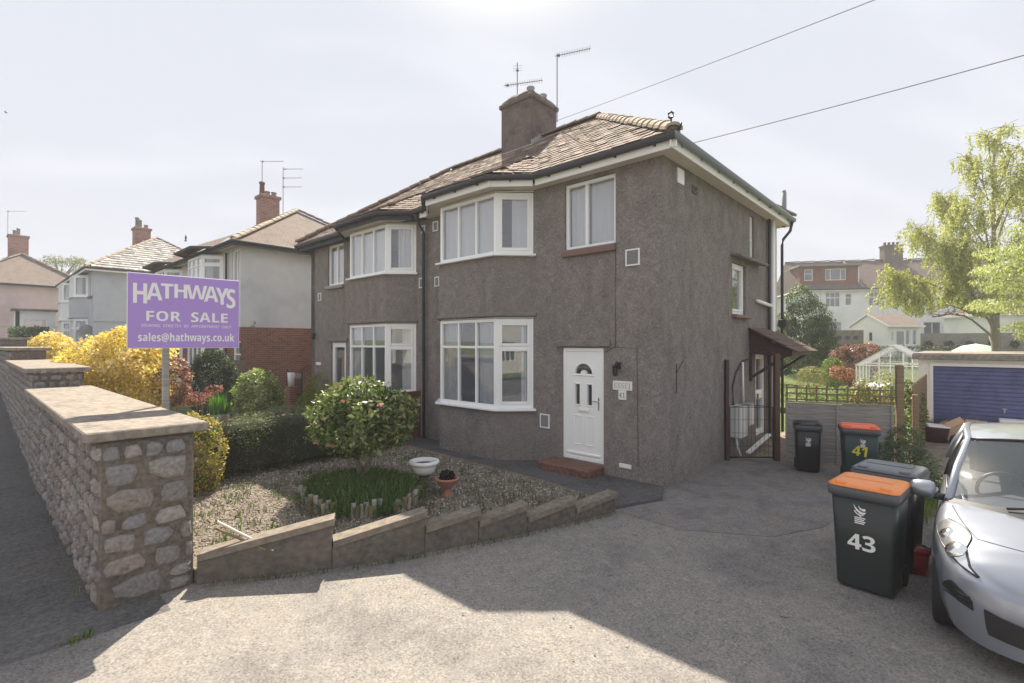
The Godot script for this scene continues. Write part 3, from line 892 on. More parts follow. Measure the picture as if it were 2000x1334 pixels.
func front_door(h: Node):
	var x0 := -2.07; var y0 := 0.22; var w := 0.92; var hh := 2.11
	var z := -0.06
	var fr := G.new()
	for s in [[x0 + 0.035, hh / 2, 0.07, hh], [x0 + w - 0.035, hh / 2, 0.07, hh]]:
		fr.box(V(s[0], y0 + s[1], z), V(s[2], s[3], 0.08), Basis(), 0.006)
	fr.box(V(x0 + w / 2, y0 + hh - 0.035, z - 0.002), V(w - 0.14, 0.07, 0.08), Basis(), 0.006)
	fr.box(V(x0 + w / 2, y0 + 0.03, z - 0.002), V(w - 0.14, 0.06, 0.08), Basis(), 0.006)
	var d = part(h, "front_door", fr, M.upvc)
	var a = x0 + 0.07; var b = x0 + w - 0.07
	var cx = (a + b) / 2
	var c = y0 + 0.06; var e = y0 + hh - 0.07
	# leaf with a fanlight arch and two slits cut through
	var lf := G.new()
	var hole = [Rect2(cx - a - 0.185, 0.98, 0.1, 0.38), Rect2(cx - a + 0.085, 0.98, 0.1, 0.38), Rect2(cx - a - 0.19, 1.56, 0.38, 0.22)]
	lf.wall(Transform3D(Basis(), V(a, c, z + 0.02)), b - a, e - c, 0.05, hole)
	# spandrels that round the top of the fanlight
	for s in [-1, 1]:
		var pts = PackedVector2Array([Vector2(s * 0.19, 0.22)])
		for k in 9: pts.append(Vector2(s * 0.19 * cos(PI / 2 * k / 8), 0.19 * sin(PI / 2 * k / 8)))
		pts.append(Vector2(0, 0.22))
		lf.poly(pts, 0.04, Transform3D(Basis(), V(cx, c + 1.56, z - 0.022)))
	var hub = PackedVector2Array()
	for k in 13: hub.append(Vector2(0.07 * cos(PI * k / 12), 0.07 * sin(PI * k / 12)))
	lf.poly(hub, 0.045, Transform3D(Basis(), V(cx, c + 1.56, z - 0.02)))
	var lp = part(d, "door_leaf", lf, M.upvc)
	var tr := G.new()
	for q in hole.slice(0, 2):
		for s in [-1, 1]:
			var m = V(a + q.get_center().x, c + q.get_center().y, z + 0.022)
			tr.box(m + V(s * 0.065, 0, 0), V(0.028, q.size.y + 0.06, 0.03), Basis(), 0.01)
			tr.box(m + V(0, s * (q.size.y / 2 + 0.016), 0), V(0.1, 0.028, 0.028), Basis(), 0.01)
	for s in [-1, 1]:
		var m = V(cx + s * 0.135, c + 0.5, z + 0.02)
		for t in [-1, 1]:
			tr.box(m + V(t * 0.085, 0, 0), V(0.022, 0.56, 0.026), Basis(), 0.009)
			tr.box(m + V(0, t * 0.27, 0), V(0.15, 0.022, 0.024), Basis(), 0.009)
	var prev = Vector3()
	for k in 13:
		var p = V(cx + 0.205 * cos(PI * k / 12), c + 1.56 + 0.205 * sin(PI * k / 12), z + 0.022)
		if k > 0: tr.bar(prev, p, 0.03, 0.026, 0.008, Vector3.BACK)
		prev = p
	tr.box(V(cx, c + 1.535, z + 0.022), V(0.46, 0.03, 0.03), Basis(), 0.01)
	tr.box(V(cx, c + 0.06, z + 0.03), V(b - a - 0.04, 0.05, 0.04), Basis(), 0.012)
	part(d, "moulding", tr, M.upvc)
	var gl := G.new()
	for q in hole: gl.box(V(a + q.get_center().x, c + q.get_center().y, z - 0.012), V(q.size.x + 0.01, q.size.y + 0.01, 0.006))
	part(d, "glazing", gl, M.glass)
	var lb := G.new()
	lb.box(V(cx + 0.01, c + 0.88, z + 0.03), V(0.27, 0.075, 0.02), Basis(), 0.008)
	lb.box(V(cx + 0.01, c + 0.878, z + 0.042), V(0.2, 0.04, 0.012), Basis(), 0.005)
	part(d, "letter_box", lb, M.steel if false else M.white_paint)
	var hd := G.new()
	hd.box(V(b - 0.05, c + 1.02, z + 0.03), V(0.035, 0.24, 0.014), Basis(), 0.006)
	hd.box(V(b - 0.1, c + 1.06, z + 0.06), V(0.13, 0.022, 0.022), Basis(), 0.008)
	part(d, "handle", hd, M.chrome)

func porch(h: Node):
	# lean-to canopy over the side door
	var z0 := -4.4; var z1 := -6.25
	var a = V(0, 2.74, 0); var b = V(0.9, 2.24, 0)
	var g := G.new()
	for s in [z0, z1]:
		var zz = s - 0.02 if s == z0 else s + 0.02
		g.poly(PackedVector2Array([Vector2(0.005, 2.7), Vector2(0.005, 2.26), Vector2(0.86, 2.18), Vector2(0.86, 2.24)]), 0.03, Transform3D(Basis(), V(0, 0, zz - 0.015)))
		g.bar(V(0.03, 2.22, zz), V(0.03, 1.55, zz), 0.07, 0.07, 0.006)
		g.bar(V(0.03, 1.62, zz), V(0.78, 2.16, zz), 0.06, 0.06, 0.006)
		g.bar(V(0.0, 2.2, zz), V(0.86, 2.16, zz), 0.062, 0.062, 0.006)
	g.box(V(0.87, 2.2, (z0 + z1) / 2), V(0.03, 0.12, z0 - z1), Basis(), 0.004)
	var p = part(h, "porch_canopy", g, M.maroon)
	var d = (b - a).normalized()
	var n = V(-d.y, d.x, 0)
	g = G.new()
	g.box((a + b) / 2 + V(0, 0.0, (z0 + z1) / 2) + n * 0.01, V(a.distance_to(b), 0.025, z0 - z1 + 0.14), Basis(d, n, V(0, 0, 1)))
	part(p, "canopy_board", g, M.maroon)
	var rr := RandomNumberGenerator.new()
	rr.seed = 8
	for j in 4:
		for i in 8:
			var t := G.new()
			t.box(Vector3(), V(0.33, 0.016, (z0 - z1 + 0.16) / 8 - 0.006), Basis(), 0.003)
			var q = part(p, "canopy_tile", t, M.tiles[1] if rr.randf() < 0.7 else M.tiles[3])
			q.transform = Transform3D(Basis(d, n, V(0, 0, 1)) * Basis(V(0, 0, 1), 0.05 + rr.randfn() * 0.008), a + d * (0.14 + j * 0.275) + n * 0.04 + V(0, 0, z0 + 0.08 - (i + 0.5) * (z0 - z1 + 0.16) / 8))

func meter_boxes(h: Node):
	var o = part(h, "meter_box", G.new().box(V(0.115, 0.76, -3.32), V(0.23, 0.66, 0.44), Basis(), 0.012), M.meter)
	var s := G.new()
	for k in [-1, 1]: s.box(V(0.232, 0.76, -3.32 + k * 0.09), V(0.006, 0.62, 0.01))
	s.box(V(0.115, 0.76, -3.097), V(0.01, 0.62, 0.006))
	part(o, "seam", s, M.grille)
	o = part(h, "meter_box", G.new().box(V(0.09, 0.84, -3.95), V(0.18, 0.5, 0.36), Basis(), 0.012), M.grille)
	part(o, "door", G.new().box(V(0.186, 0.84, -3.95), V(0.012, 0.44, 0.3), Basis(), 0.004), M.meter)
	part(h, "meter_pipe", G.new(true).tube([V(0.1, 0.44, -3.2), V(0.12, 0.2, -3.24), V(0.16, 0.03, -3.3)], 0.022, 6), M.upvc)
	part(h, "meter_pipe", G.new(true).tube([V(0.06, 2.0, -3.75), V(0.06, 1.1, -3.8)], 0.022, 6), M.upvc)
	part(h, "cable", G.new(true).tube([V(0.03, 1.1, -3.25), V(0.03, 1.5, -3.2), V(0.03, 1.8, -3.45), V(0.03, 2.02, -3.85), V(0.05, 2.05, -4.2)], 0.02, 6), M.ink)

func chimney_stack(roof: Node):
	var x0 := -6.35; var x1 := -5.2; var z0 := -3.95; var z1 := -2.75
	var c = V((x0 + x1) / 2, 0, (z0 + z1) / 2)
	var g := G.new()
	g.box(c + V(0, 8.3, 0), V(x1 - x0, 2.0, z1 - z0), Basis(), 0.03)
	g.box(c + V(0, 9.32, 0), V(x1 - x0 + 0.1, 0.14, z1 - z0 + 0.1), Basis(), 0.03)
	var o = part(roof, "chimney", g, M.chimney)
	var f := G.new(true)
	var rr := RandomNumberGenerator.new()
	rr.seed = 12
	var rings = []
	for q in [[1.0, 9.36], [0.98, 9.46], [0.8, 9.58], [0.45, 9.66]]:
		var ring = []
		for k in 24:
			var an = TAU * k / 24
			var e = V(clampf(cos(an) * 1.35, -1, 1) * (x1 - x0) / 2, 0, -clampf(sin(an) * 1.35, -1, 1) * (z1 - z0) / 2)
			ring.append(c + e * q[0] * (1.0 + rr.randfn() * 0.015) + V(0, q[1] + rr.randfn() * 0.012, 0))
		rings.append(ring)
	f.loft(rings)
	part(o, "flaunching", f, M.chimney)
	for p in [V(-5.5, 9.55, -3.1), V(-5.45, 9.5, -3.6)]:
		part(o, "chimney_pot", G.new(true).lathe([Vector2(0.11, 0), Vector2(0.105, 0.16), Vector2(0.12, 0.17), Vector2(0.12, 0.21), Vector2(0.085, 0.21), Vector2(0.085, 0.05)], 16, p), M.lead)
	# lead flashing: apron on the front, steps up the side
	var l := G.new()
	l.box(V((x0 + x1) / 2, 7.87, z1 + 0.012), V(x1 - x0 + 0.1, 0.16, 0.02), Basis(), 0.004)
	var s = (8.27 - 5.72) / 3.62
	for i in 7:
		var z = z1 - 0.02 - i * 0.085
		l.box(V(x1 + 0.012, 5.72 + (0.32 - z) * s + 0.1, z - 0.04), V(0.016, 0.2, 0.086), Basis(), 0.002)
	part(o, "flashing", l, M.lead)
	aerial(roof, "television_aerial", V(-6.46, 8.9, -3.6), 2.15, [[1.5, V(0.74, 0.06, -0.5), 1.2, 0.42, 16], [1.98, V(0.5, 0, 0.6), 0.3, 0.15, 3]])
	aerial(roof, "television_aerial", V(-5.12, 8.9, -3.85), 2.0, [[1.95, V(0.72, 0.18, -0.6), 1.05, 0.06, 14]])

func house_far_half():
	var h = thing("semi_detached_house", "brown pebbledashed house with black gutters and a glazed white door, left half of pair", "house")
	var X := -12.52
	var H := 5.58
	var o = func(x): return x - X
	var g := G.new()
	g.wall(F(X, 0, 0), PARTY - X, H, 0.26, [Rect2(o.call(-11.38), 4.25, 1.0, 1.28), Rect2(o.call(-11.16), 0.25, 0.92, 2.2), Rect2(o.call(-9.55), 1.06, 2.78, 1.86), Rect2(o.call(-9.55), 4.2, 2.78, 1.28)])
	g.wall(Transform3D(Basis(V(-1, 0, 0), V(0, 1, 0), V(0, 0, -1)), V(PARTY, 0, BACK)), PARTY - X, H, 0.26)
	g.wall(Transform3D(Basis(V(0, 0, 1), V(0, 1, 0), V(-1, 0, 0)), V(X, 0, BACK)), -BACK, H, 0.26)
	g.wall(SD(PARTY - 0.12, 0, -0.27), -BACK - 0.54, H, 0.1)
	part(h, "wall", g, M.dash)
	rooms(h, X, PARTY)
	var bp = bay(h, -9.62, -6.7, 0.56, 0.56, {"cols": [0.345, 0.66], "rows": []}, {"cols": [0.345, 0.66], "rows": [0.68]})
	window(h, F(-11.38, 4.25, -0.05), 1.0, 1.28, [0.5], [], 0.06, 0.06)
	part(h, "window_sill", G.new().box(V(-10.88, 4.19, 0.03), V(1.06, 0.1, 0.14), Basis(Vector3.RIGHT, 0.25), 0.02), M.grille)
	window(h, F(-11.16, 0.25, -0.05), 0.92, 2.2, [], [], 0.09, 0.06, 0.06, "glazed_door")
	part(h, "lintel", G.new().box(V(-10.7, 2.53, 0.015), V(1.2, 0.12, 0.09), Basis(), 0.02), M.dash)
	curtain(h, F(-9.0, 4.25, 0.42), 1.75, 1.2, M.net, 0.02, 12.0, "net_curtain")
	curtain(h, Transform3D(Basis(Vector3.UP, 0.785), V(-7.1, 4.25, 0.28)), 0.36, 1.2, M.net, 0.02, 3.0, "net_curtain")
	curtain(h, F(-11.33, 4.25, -0.2), 0.9, 1.25, M.net, 0.02, 6.0, "net_curtain")
	curtain(h, F(-9.0, 1.1, 0.4), 0.5, 1.75, M.curtain, 0.035, 4.0)
	curtain(h, F(-7.3, 1.1, 0.0), 0.4, 1.75, M.net, 0.035, 4.0)
	wall_vent(h, F(-6.5, 3.95, 0.0), 0.17, 0.26)
	wall_vent(h, F(-11.9, 3.94, 0.0), 0.2, 0.26)
	wall_vent(h, F(-6.42, 5.3, 0.0), 0.14, 0.2)
	part(h, "alarm_box", G.new(true).lathe([Vector2(0.0, 0.06), Vector2(0.1, 0.05), Vector2(0.13, 0.0)], 16, Vector3()), M.upvc).transform = Transform3D(Basis(V(1, 0, 0), V(0, 0, -1.4), V(0, 1, 0)).orthonormalized().scaled(V(1, 1, 1)), V(-12.3, 3.1, 0.0))
	part(h, "wall_lamp", G.new(true).lathe([Vector2(0, -0.2), Vector2(0.05, -0.18), Vector2(0.07, -0.02), Vector2(0, 0.04)], 8, V(-12.1, 2.75, 0.12)), M.iron)
	part(h, "letter_plate", G.new().box(V(-11.95, 1.75, 0.02), V(0.34, 0.1, 0.04), Basis(), 0.02), M.white_paint)
	gutter_run(h, [V(-12.88, 0, 0.36), V(-9.9, 0, 0.36), V(bp[1].x - 0.14, 0, 0.92), V(bp[2].x + 0.14, 0, 0.92), V(-6.44, 0, 0.36), V(PARTY, 0, 0.36)], M.gutter, M.gutter)
	gutter_run(h, [V(-12.88, 0, -6.9), V(-12.88, 0, 0.36)], M.gutter, M.gutter)
	soffit(h, -12.78, PARTY, 0.003, 0.27, M.gutter)
	soffit(h, -12.78, X - 0.003, -6.8, 0.0, M.gutter)
	var bs := G.new()
	bs.poly(PackedVector2Array([Vector2(-9.83, 0.268), Vector2(bp[1].x - 0.1, 0.83), Vector2(bp[2].x + 0.1, 0.83), Vector2(-6.52, 0.268)]), 0.02, Transform3D(Basis(V(1, 0, 0), V(0, 0, 1), V(0, -1, 0)), V(0, EAVE - 0.1, 0)))
	part(h, "soffit", bs, M.cream)
	part(h, "downpipe", G.new(true).tube([V(-6.3, 5.6, 0.36), V(-6.3, 5.45, 0.3), V(-6.3, 5.2, 0.1), V(-6.3, 0.05, 0.08)], 0.04, 8), M.gutter)
	var roof = pair_roof(h, false, 300)
	bay_roof(h, roof, bp, 10)

# ---------------------------------------------------------------- ground, walls and the front garden
var stone_shapes := []

func rough_stones():
	var r := RandomNumberGenerator.new()
	r.seed = 77
	for k in 9:
		var n := 7 + r.randi() % 3
		var g := G.new()
		var rings = [[], [], []]
		for i in n:
			var an = TAU * (i + r.randf_range(-0.25, 0.25)) / n
			var sq = 1.0 / maxf(absf(cos(an)), absf(sin(an)))
			var d = lerpf(1.0, sq, 0.72) * r.randf_range(0.86, 1.0) * 0.5
			var p = V(cos(an) * d, sin(an) * d, 0)
			rings[0].append(p)
			rings[1].append(p * r.randf_range(0.88, 0.97) + V(0, 0, 0.55))
			rings[2].append(p * r.randf_range(0.55, 0.72) + V(0, 0, r.randf_range(0.8, 1.0)))
		for q in 2:
			for i in n: g.quad(rings[q][i], rings[q][(i + 1) % n], rings[q + 1][(i + 1) % n], rings[q + 1][i])
		for i in n: g.tri(V(0.03, 0.02, r.randf_range(0.95, 1.1)), rings[2][i], rings[2][(i + 1) % n])
		stone_shapes.append(g.mesh())

# courses of uneven stones on a face: local xy, facing z
func stone_face(parent: Node, xf: Transform3D, w: float, h: float, big: float, singles: int, sd: int, from_right := true):
	var r := RandomNumberGenerator.new()
	r.seed = sd
	var spots := []
	var y := 0.0
	while y < h - 0.04:
		var rh = minf(r.randf_range(0.6, 1.15) * big, h - y)
		if h - y - rh < 0.07: rh = h - y
		var x = -r.randf() * big
		while x < w:
			var sw = rh * r.randf_range(0.8, 1.9)
			var a = maxf(x, 0.0); var b = minf(x + sw, w)
			if b - a > 0.06:
				var two = rh > big * 0.85 and r.randf() < 0.3
				for q in (2 if two else 1):
					var hh = rh / (2 if two else 1)
					var c = V((a + b) / 2, y + hh * (q + 0.5), -0.02)
					var bs = Basis(V(0, 0, 1), (PI if r.randf() < 0.5 else 0.0) + r.randfn() * 0.07).scaled_local(V((b - a) * r.randf_range(0.84, 1.02), hh * r.randf_range(0.82, 1.02), r.randf_range(0.04, 0.075)))
					spots.append([w - c.x if from_right else c.x, xf * Transform3D(bs, c)])
			x += sw
		y += rh
	spots.sort_custom(func(p, q): return p[0] < q[0])
	for i in mini(singles, spots.size()):
		part(parent, "stone", stone_shapes[r.randi() % 9], M.stones[r.randi() % 5]).transform = spots[i][1]
	if spots.size() > singles:
		var xs = []
		for i in range(singles, spots.size()): xs.append(spots[i][1])
		many(parent, "stone_field", stone_shapes[2], M.stones[0], xs)

func street_wall():
	rough_stones()
	var top = [1.6, 1.95, 2.3, 2.65]
	var xs = [-2.05, -9.1, -16.2, -23.3, -33.0]
	var lab = ["nearest stretch of rubble stone garden wall with its end pier beside the drive", "second stretch of stone wall, one step higher beyond the nearest stretch", "third stretch of stone wall, higher again below the golden shrubs", "farthest stretch of stone wall at the left edge"]
	for k in 4:
		var o = thing("stone_wall", lab[k], "wall", V(xs[k], gh(xs[k], 6.6), 6.58), 0.0, "stretches of street wall")
		var L = xs[k] - xs[k + 1]
		var H = top[k] - o.position.y - 0.09
		part(o, "mortar_core", G.new().box(V(-L / 2, H / 2 - 0.2, 0), V(L - 0.004, H + 0.4, 0.74), Basis(), 0.02), M.mortar)
		if k == 0:
			stone_face(o, Transform3D(Basis(V(0, 0, -1), V(0, 1, 0), V(1, 0, 0)), V(0, 0, 0.36)), 0.72, H - 0.03, 0.27, 60, 5)
			stone_face(o, F(-L, 0, 0.37), L, H - 0.02, 0.2, 235, 6)
		elif k == 1:
			stone_face(o, F(-L, 0, 0.37), L, H - 0.02, 0.2, 0, 7)
			stone_face(o, Transform3D(Basis(V(0, 0, -1), V(0, 1, 0), V(1, 0, 0)), V(0, 1.5, 0.36)), 0.72, 0.4, 0.17, 20, 15)
		else:
			stone_face(o, F(-L, 0, 0.37), L, H - 0.02, 0.24, 0, 7 + k)
		part(o, "coping", G.new().box(V(-L / 2 + 0.04, H + 0.045, 0.0), V(L + 0.02, 0.09, 0.96), Basis(V(0, 0, 1), 0.004 if k == 0 else 0.0), 0.012), M.coping)

func slope_prism(g: G, a: Vector3, b: Vector3, side: Vector3, ha: Array, hb: Array):
	var p = []
	for q in [[a, ha], [b, hb]]:
		for s in [Vector3(), side]:
			for y in q[1]: p.append(V(q[0].x, y, q[0].z) + s)
	var c = Vector3()
	for q in p: c += q / 8.0
	for f in [[0, 1, 3, 2], [4, 5, 7, 6], [0, 1, 5, 4], [2, 3, 7, 6], [1, 3, 7, 5], [0, 2, 6, 4]]: g.oquad(p[f[0]], p[f[1]], p[f[2]], p[f[3]], c)

func drive_wall():
	var o = thing("low_garden_wall", "low stepped concrete wall with tilted copings between drive and front garden", "wall", V(-1.3, 0, 4.8))
	var P = [V(-2.0, 0, 6.2), V(-1.32, 0, 5.12), V(-0.9, 0, 4.21), V(-0.67, 0, 3.58), V(-0.44, 0, 2.95), V(-0.22, 0, 2.2), V(-0.02, 0, 1.5)]
	var hs = [[0.3, 0.54], [0.3, 0.485], [0.31, 0.405], [0.26, 0.37], [0.2, 0.32], [0.185, 0.28]]
	for i in 6:
		var d: Vector3 = (P[i + 1] - P[i]).normalized()
		var n := V(d.z, 0, -d.x)
		if n.x > 0: n = -n
		var org: Vector3 = -o.position
		var g := G.new()
		slope_prism(g, org + P[i] + d * 0.004, org + P[i + 1] - d * 0.004, n * 0.15, [-0.2, hs[i][0] - 0.07], [-0.2, hs[i][1] - 0.07])
		part(o, "wall_block", g, M.block)
		g = G.new()
		slope_prism(g, org + P[i] - n * 0.025 + d * 0.012, org + P[i + 1] - n * 0.025 + d * 0.02, n * 0.2, [hs[i][0] - 0.069, hs[i][0]], [hs[i][1] - 0.069, hs[i][1]])
		part(o, "coping", g, M.palecoping)

func flat(nm: String, pts: Array, y: float, mat: Material, deep := 0.3, lift := 0.0):
	var pv = PackedVector2Array()
	for p in pts: pv.append(Vector2(p[0], -p[1]))
	var g := G.new()
	g.poly(pv, deep, Transform3D(Basis(V(1, 0, 0), V(0, 0, -1), V(0, 1, 0)), V(0, y - deep, 0)))
	return struct(nm, g, mat)

func ground():
	struct("ground", sheet(G.new(true), -240, 240, -240, 60, 120, 75, -0.16), M.grass)
	struct("driveway", sheet(G.new(true), -1.62, 9.0, -3.6, 9.0, 4, 6, 0.0), M.drive)
	struct("drive_edge", sheet(G.new(true), -2.3, -1.62, 1.2, 6.5, 1, 4, -0.006), M.drive)
	struct("rear_drive", sheet(G.new(true), 0.0, 9.0, -9.3, -3.6, 2, 3, -0.004), M.path)
	struct("pavement", sheet(G.new(true), -70.0, -1.62, 6.5, 8.98, 60, 2, 0.0), M.tarmac)
	struct("kerb", sheet(G.new(), -70.0, 30.0, 8.98, 9.12, 60, 1, 0.002), M.coping)
	struct("road", sheet(G.new(true), -70.0, 60.0, 9.12, 17.0, 60, 3, -0.1), M.tarmac)
	struct("verge", sheet(G.new(true), -70.0, 60.0, 17.0, 40.0, 60, 6, 0.02), M.grass)
	flat("house_path", [[-12.4, 0.001], [-12.4, 1.0], [-6.2, 1.05], [-1.5, 1.25], [-0.1, 1.45], [0.25, 0.6], [0.0, 0.001]], 0.05, M.old_tarmac)
	flat("garden_bed", [[-5.7, 6.2], [-2.05, 6.2], [-1.4, 5.15], [-1.0, 4.2], [-0.56, 2.95], [-0.2, 1.9], [-0.12, 1.5], [-1.5, 1.26], [-5.6, 1.06]], 0.13, M.gravel)
	flat("neighbour_garden", [[-12.9, 6.2], [-5.71, 6.2], [-5.61, 1.06], [-6.2, 1.05], [-12.4, 1.0], [-12.9, 1.0]], 0.25, M.soil)
	flat("drive_apron", [[0.02, 1.45], [0.95, 1.55], [1.9, 1.0], [2.3, 0.2], [2.6, -2.2], [2.3, -3.4], [0.02, -3.2]], 0.006, M.apron, 0.1)
	# the stretch of concrete laid across the drive and the earth strip by the fence post
	flat("earth_strip", [[2.5, -4.3], [3.15, -4.3], [3.5, -1.6], [3.2, -1.0], [2.7, -2.4]], 0.012, M.soil, 0.1)
	flat("lawn", [[-12, -12.5], [3.4, -12.5], [3.2, -17], [-12, -17]], 0.06, M.grass, 0.3)

func inside(poly: PackedVector2Array, x: float, z: float) -> bool: return Geometry2D.is_point_in_polygon(Vector2(x, z), poly)

func front_garden():
	# loose gravel
	var r := RandomNumberGenerator.new()
	r.seed = 21
	var bed = PackedVector2Array([Vector2(-5.6, 6.1), Vector2(-2.2, 6.1), Vector2(-1.55, 5.15), Vector2(-1.15, 4.2), Vector2(-0.72, 2.95), Vector2(-0.4, 1.9), Vector2(-0.3, 1.6), Vector2(-1.5, 1.4), Vector2(-5.6, 1.2)])
	var g := G.new()
	g.box(Vector3(), V(0.03, 0.016, 0.022), Basis(), 0.005)
	var xs = []; var cs = []
	while xs.size() < 11000:
		var x = r.randf_range(-5.6, -0.3); var z = r.randf_range(1.2, 6.1)
		if not inside(bed, x, z): continue
		var k = r.randf_range(0.4, 1.1)
		xs.append(Transform3D(Basis.from_euler(V(r.randf() * 0.8, r.randf() * TAU, r.randf() * 0.8)).scaled(V(k, k, k)), V(x, 0.134, z)))
	for i in 40: cs.append(cg([Color(0.34, 0.305, 0.265), Color(0.25, 0.22, 0.185), Color(0.44, 0.41, 0.37), Color(0.19, 0.155, 0.13)][i % 4], r.randf_range(0.75, 1.2)))
	var gr = many(self, "gravel", g.mesh(), M.tilemass, xs, cs)
	meta(gr, "pale pea gravel spread over the front garden bed", "gravel")
	# grassy mound under the camellia, held by short logs
	var c := V(-2.95, 0.12, 3.8)
	var md := G.new(true)
	var top = func(a, q): return c + V(cos(a) * 0.95 * q, 0.09 * (1.0 - q * q) + (0.06 if q < 0.999 else 0.0), sin(a) * 0.78 * q)
	for i in 28:
		for j in 5:
			var a0 = TAU * i / 28; var a1 = TAU * (i + 1) / 28
			md.quad(top.call(a1, j / 5.0), top.call(a0, j / 5.0), top.call(a0, (j + 1) / 5.0), top.call(a1, (j + 1) / 5.0))
	struct("mound", md, M.soil)
	var greens = [Color(0.08, 0.15, 0.035), Color(0.13, 0.23, 0.06), Color(0.2, 0.31, 0.09), Color(0.07, 0.13, 0.04), Color(0.3, 0.34, 0.15)]
	var gm = blades(12000, 0.2, 0.01, func(q):
		var a = q.randf() * TAU; var d = sqrt(q.randf()) * 1.06
		return c + V(cos(a) * 0.95 * d, 0.09 * maxf(0.0, 1.0 - d * d) + 0.05, sin(a) * 0.78 * d), greens, 3, 0.75)
	meta(part(self, "grass", gm, M.leaf), "lush green grass covering the mound under the camellia", "grass", "", "stuff")
	var cov = []
	for i in 26:
		var a = r.randf() * TAU
		var d = sqrt(r.randf()) * 1.05
		cov.append([c + V(cos(a) * 0.95 * d, 0.12 + 0.06 * (1.0 - d), sin(a) * 0.78 * d), V(0.16, 0.07, 0.15)])
	for a in [0.25, 0.35, 0.95, 1.05]: cov.append([c + V(cos(a) * 1.0, 0.08, sin(a) * 0.82), V(0.14, 0.1, 0.13)])
	meta(part(self, "ground_cover", leaves(5200, 0.04, cov, [Color(0.06, 0.12, 0.025), Color(0.1, 0.19, 0.04), Color(0.17, 0.26, 0.07), Color(0.28, 0.32, 0.1)], 77, {"gap": -0.4, "aspect": 0.4, "deep": 0.9}), M.leaf), "leafy green ground cover spilling over the log edging of the mound", "ground cover", "", "stuff")
	var gm2 = blades(3600, 0.1, 0.01, func(q):
		for t in 40:
			var x = q.randf_range(-5.5, -0.4); var z = q.randf_range(1.3, 6.0)
			if nzl.get_noise_2d(x * 0.9, z * 0.9) > 0.12 or x > -1.9 and q.randf() < 0.25:
				if inside(bed, x, z): return V(x, 0.12, z)
		return V(-2.4, 0.12, 4.75), [Color(0.07, 0.11, 0.03), Color(0.13, 0.16, 0.06), Color(0.2, 0.19, 0.1)], 5, 0.6)
	meta(part(self, "weeds", gm2, M.leaf), "sparse weeds and grass growing through the gravel", "weeds", "", "stuff")
	var ew = [V(-2.0, 0, 6.2), V(-1.32, 0, 5.12), V(-0.9, 0, 4.21), V(-0.44, 0, 2.95), V(-0.02, 0, 1.5)]
	meta(part(self, "weeds", blades(420, 0.07, 0.008, func(q):
		var k = q.randi() % 4
		return ew[k].lerp(ew[k + 1], pow(q.randf(), 0.7)) + V(0.05 + absf(q.randfn()) * 0.03, 0, 0.02 + absf(q.randfn()) * 0.03), [Color(0.1, 0.15, 0.04), Color(0.2, 0.22, 0.09), Color(0.25, 0.21, 0.14)], 91, 0.7), M.leaf), "small weeds along the foot of the low stepped wall", "weeds", "", "stuff")
	meta(part(self, "weeds", blades(150, 0.06, 0.007, func(q): return V(-1.64 + q.randfn() * 0.04, 0, 7.05 + absf(q.randfn()) * 0.1) if q.randf() < 0.4 else V(-2.2 - q.randf() * 12.0, gh(-2.2, 7.0), 7.0 + absf(q.randfn()) * 0.03), [Color(0.12, 0.2, 0.04), Color(0.22, 0.28, 0.08)], 92, 0.7), M.leaf), "weeds at the foot of the stone wall along the pavement", "weeds", "", "stuff")
	var le = thing("log_edging", "row of short upright logs edging the grass mound", "edging", c)
	for i in 44:
		var a = -0.7 + i * 0.066
		if i in [13, 14, 15, 23, 24, 25, 26]: continue
		var rr = 1.02 + r.randfn() * 0.012
		var hh = 0.2 + r.randfn() * 0.025
		var lg := G.new(true)
		lg.tube([V(0, -0.1, 0), V(0, hh, 0)], 0.033, 8)
		var q = part(le, "log", lg, M.greywood if i % 3 else M.brownwood)
		q.transform = Transform3D(Basis.from_euler(V(r.randfn() * 0.05, r.randf() * TAU, r.randfn() * 0.05)), V(cos(a) * 0.95 * rr, 0, sin(a) * 0.78 * rr))
	# daffodil-yellow flowers at the left of the mound
	var spots = [V(-3.55, 0.32, 3.95), V(-3.42, 0.34, 4.1), V(-3.5, 0.3, 4.25), V(-3.2, 0.35, 4.2)]
	var lab = ["yellow flower at the left edge of the grass mound", "yellow flower second from the left in the mound grass", "lowest yellow flower, nearest the log edging", "yellow flower nearest the camellia trunk"]
	for i in 4:
		var f = thing("yellow_flower", lab[i], "flower", spots[i] - V(0, 0.16, 0), i * 50.0, "yellow flowers in the mound grass")
		part(f, "stem", G.new().tube([V(0, -0.1, 0), V(0, 0.16, 0)], 0.005, 4), plain(0.06, 0.14, 0.03))
		var pg := G.new()
		for k in 7:
			var a = TAU * k / 7
			pg.bar(V(0, 0.165, 0), V(cos(a) * 0.035, 0.18, sin(a) * 0.035), 0.02, 0.006)
		part(f, "petals", pg, plain(0.75, 0.55, 0.02, 0.6))
	# planters
	var u = thing("bowl_planter", "white stone bowl planter on a grey pedestal", "planter", V(-2.7, 0.12, 2.84))
	part(u, "pedestal", G.new(true).lathe([Vector2(0.15, 0), Vector2(0.15, 0.05), Vector2(0.1, 0.07), Vector2(0.075, 0.16), Vector2(0.09, 0.2), Vector2(0.13, 0.21)], 24), M.block)
	part(u, "bowl", G.new(true).lathe([Vector2(0.0, 0.2), Vector2(0.12, 0.21), Vector2(0.17, 0.25), Vector2(0.195, 0.33), Vector2(0.2, 0.36), Vector2(0.235, 0.375), Vector2(0.245, 0.4), Vector2(0.235, 0.425), Vector2(0.2, 0.43), Vector2(0.18, 0.4), Vector2(0.17, 0.36), Vector2(0.0, 0.35)], 28), M.whiterender)
	part(u, "soil", G.new(true).lathe([Vector2(0.178, 0.37), Vector2(0.0, 0.385)], 20), M.soil)
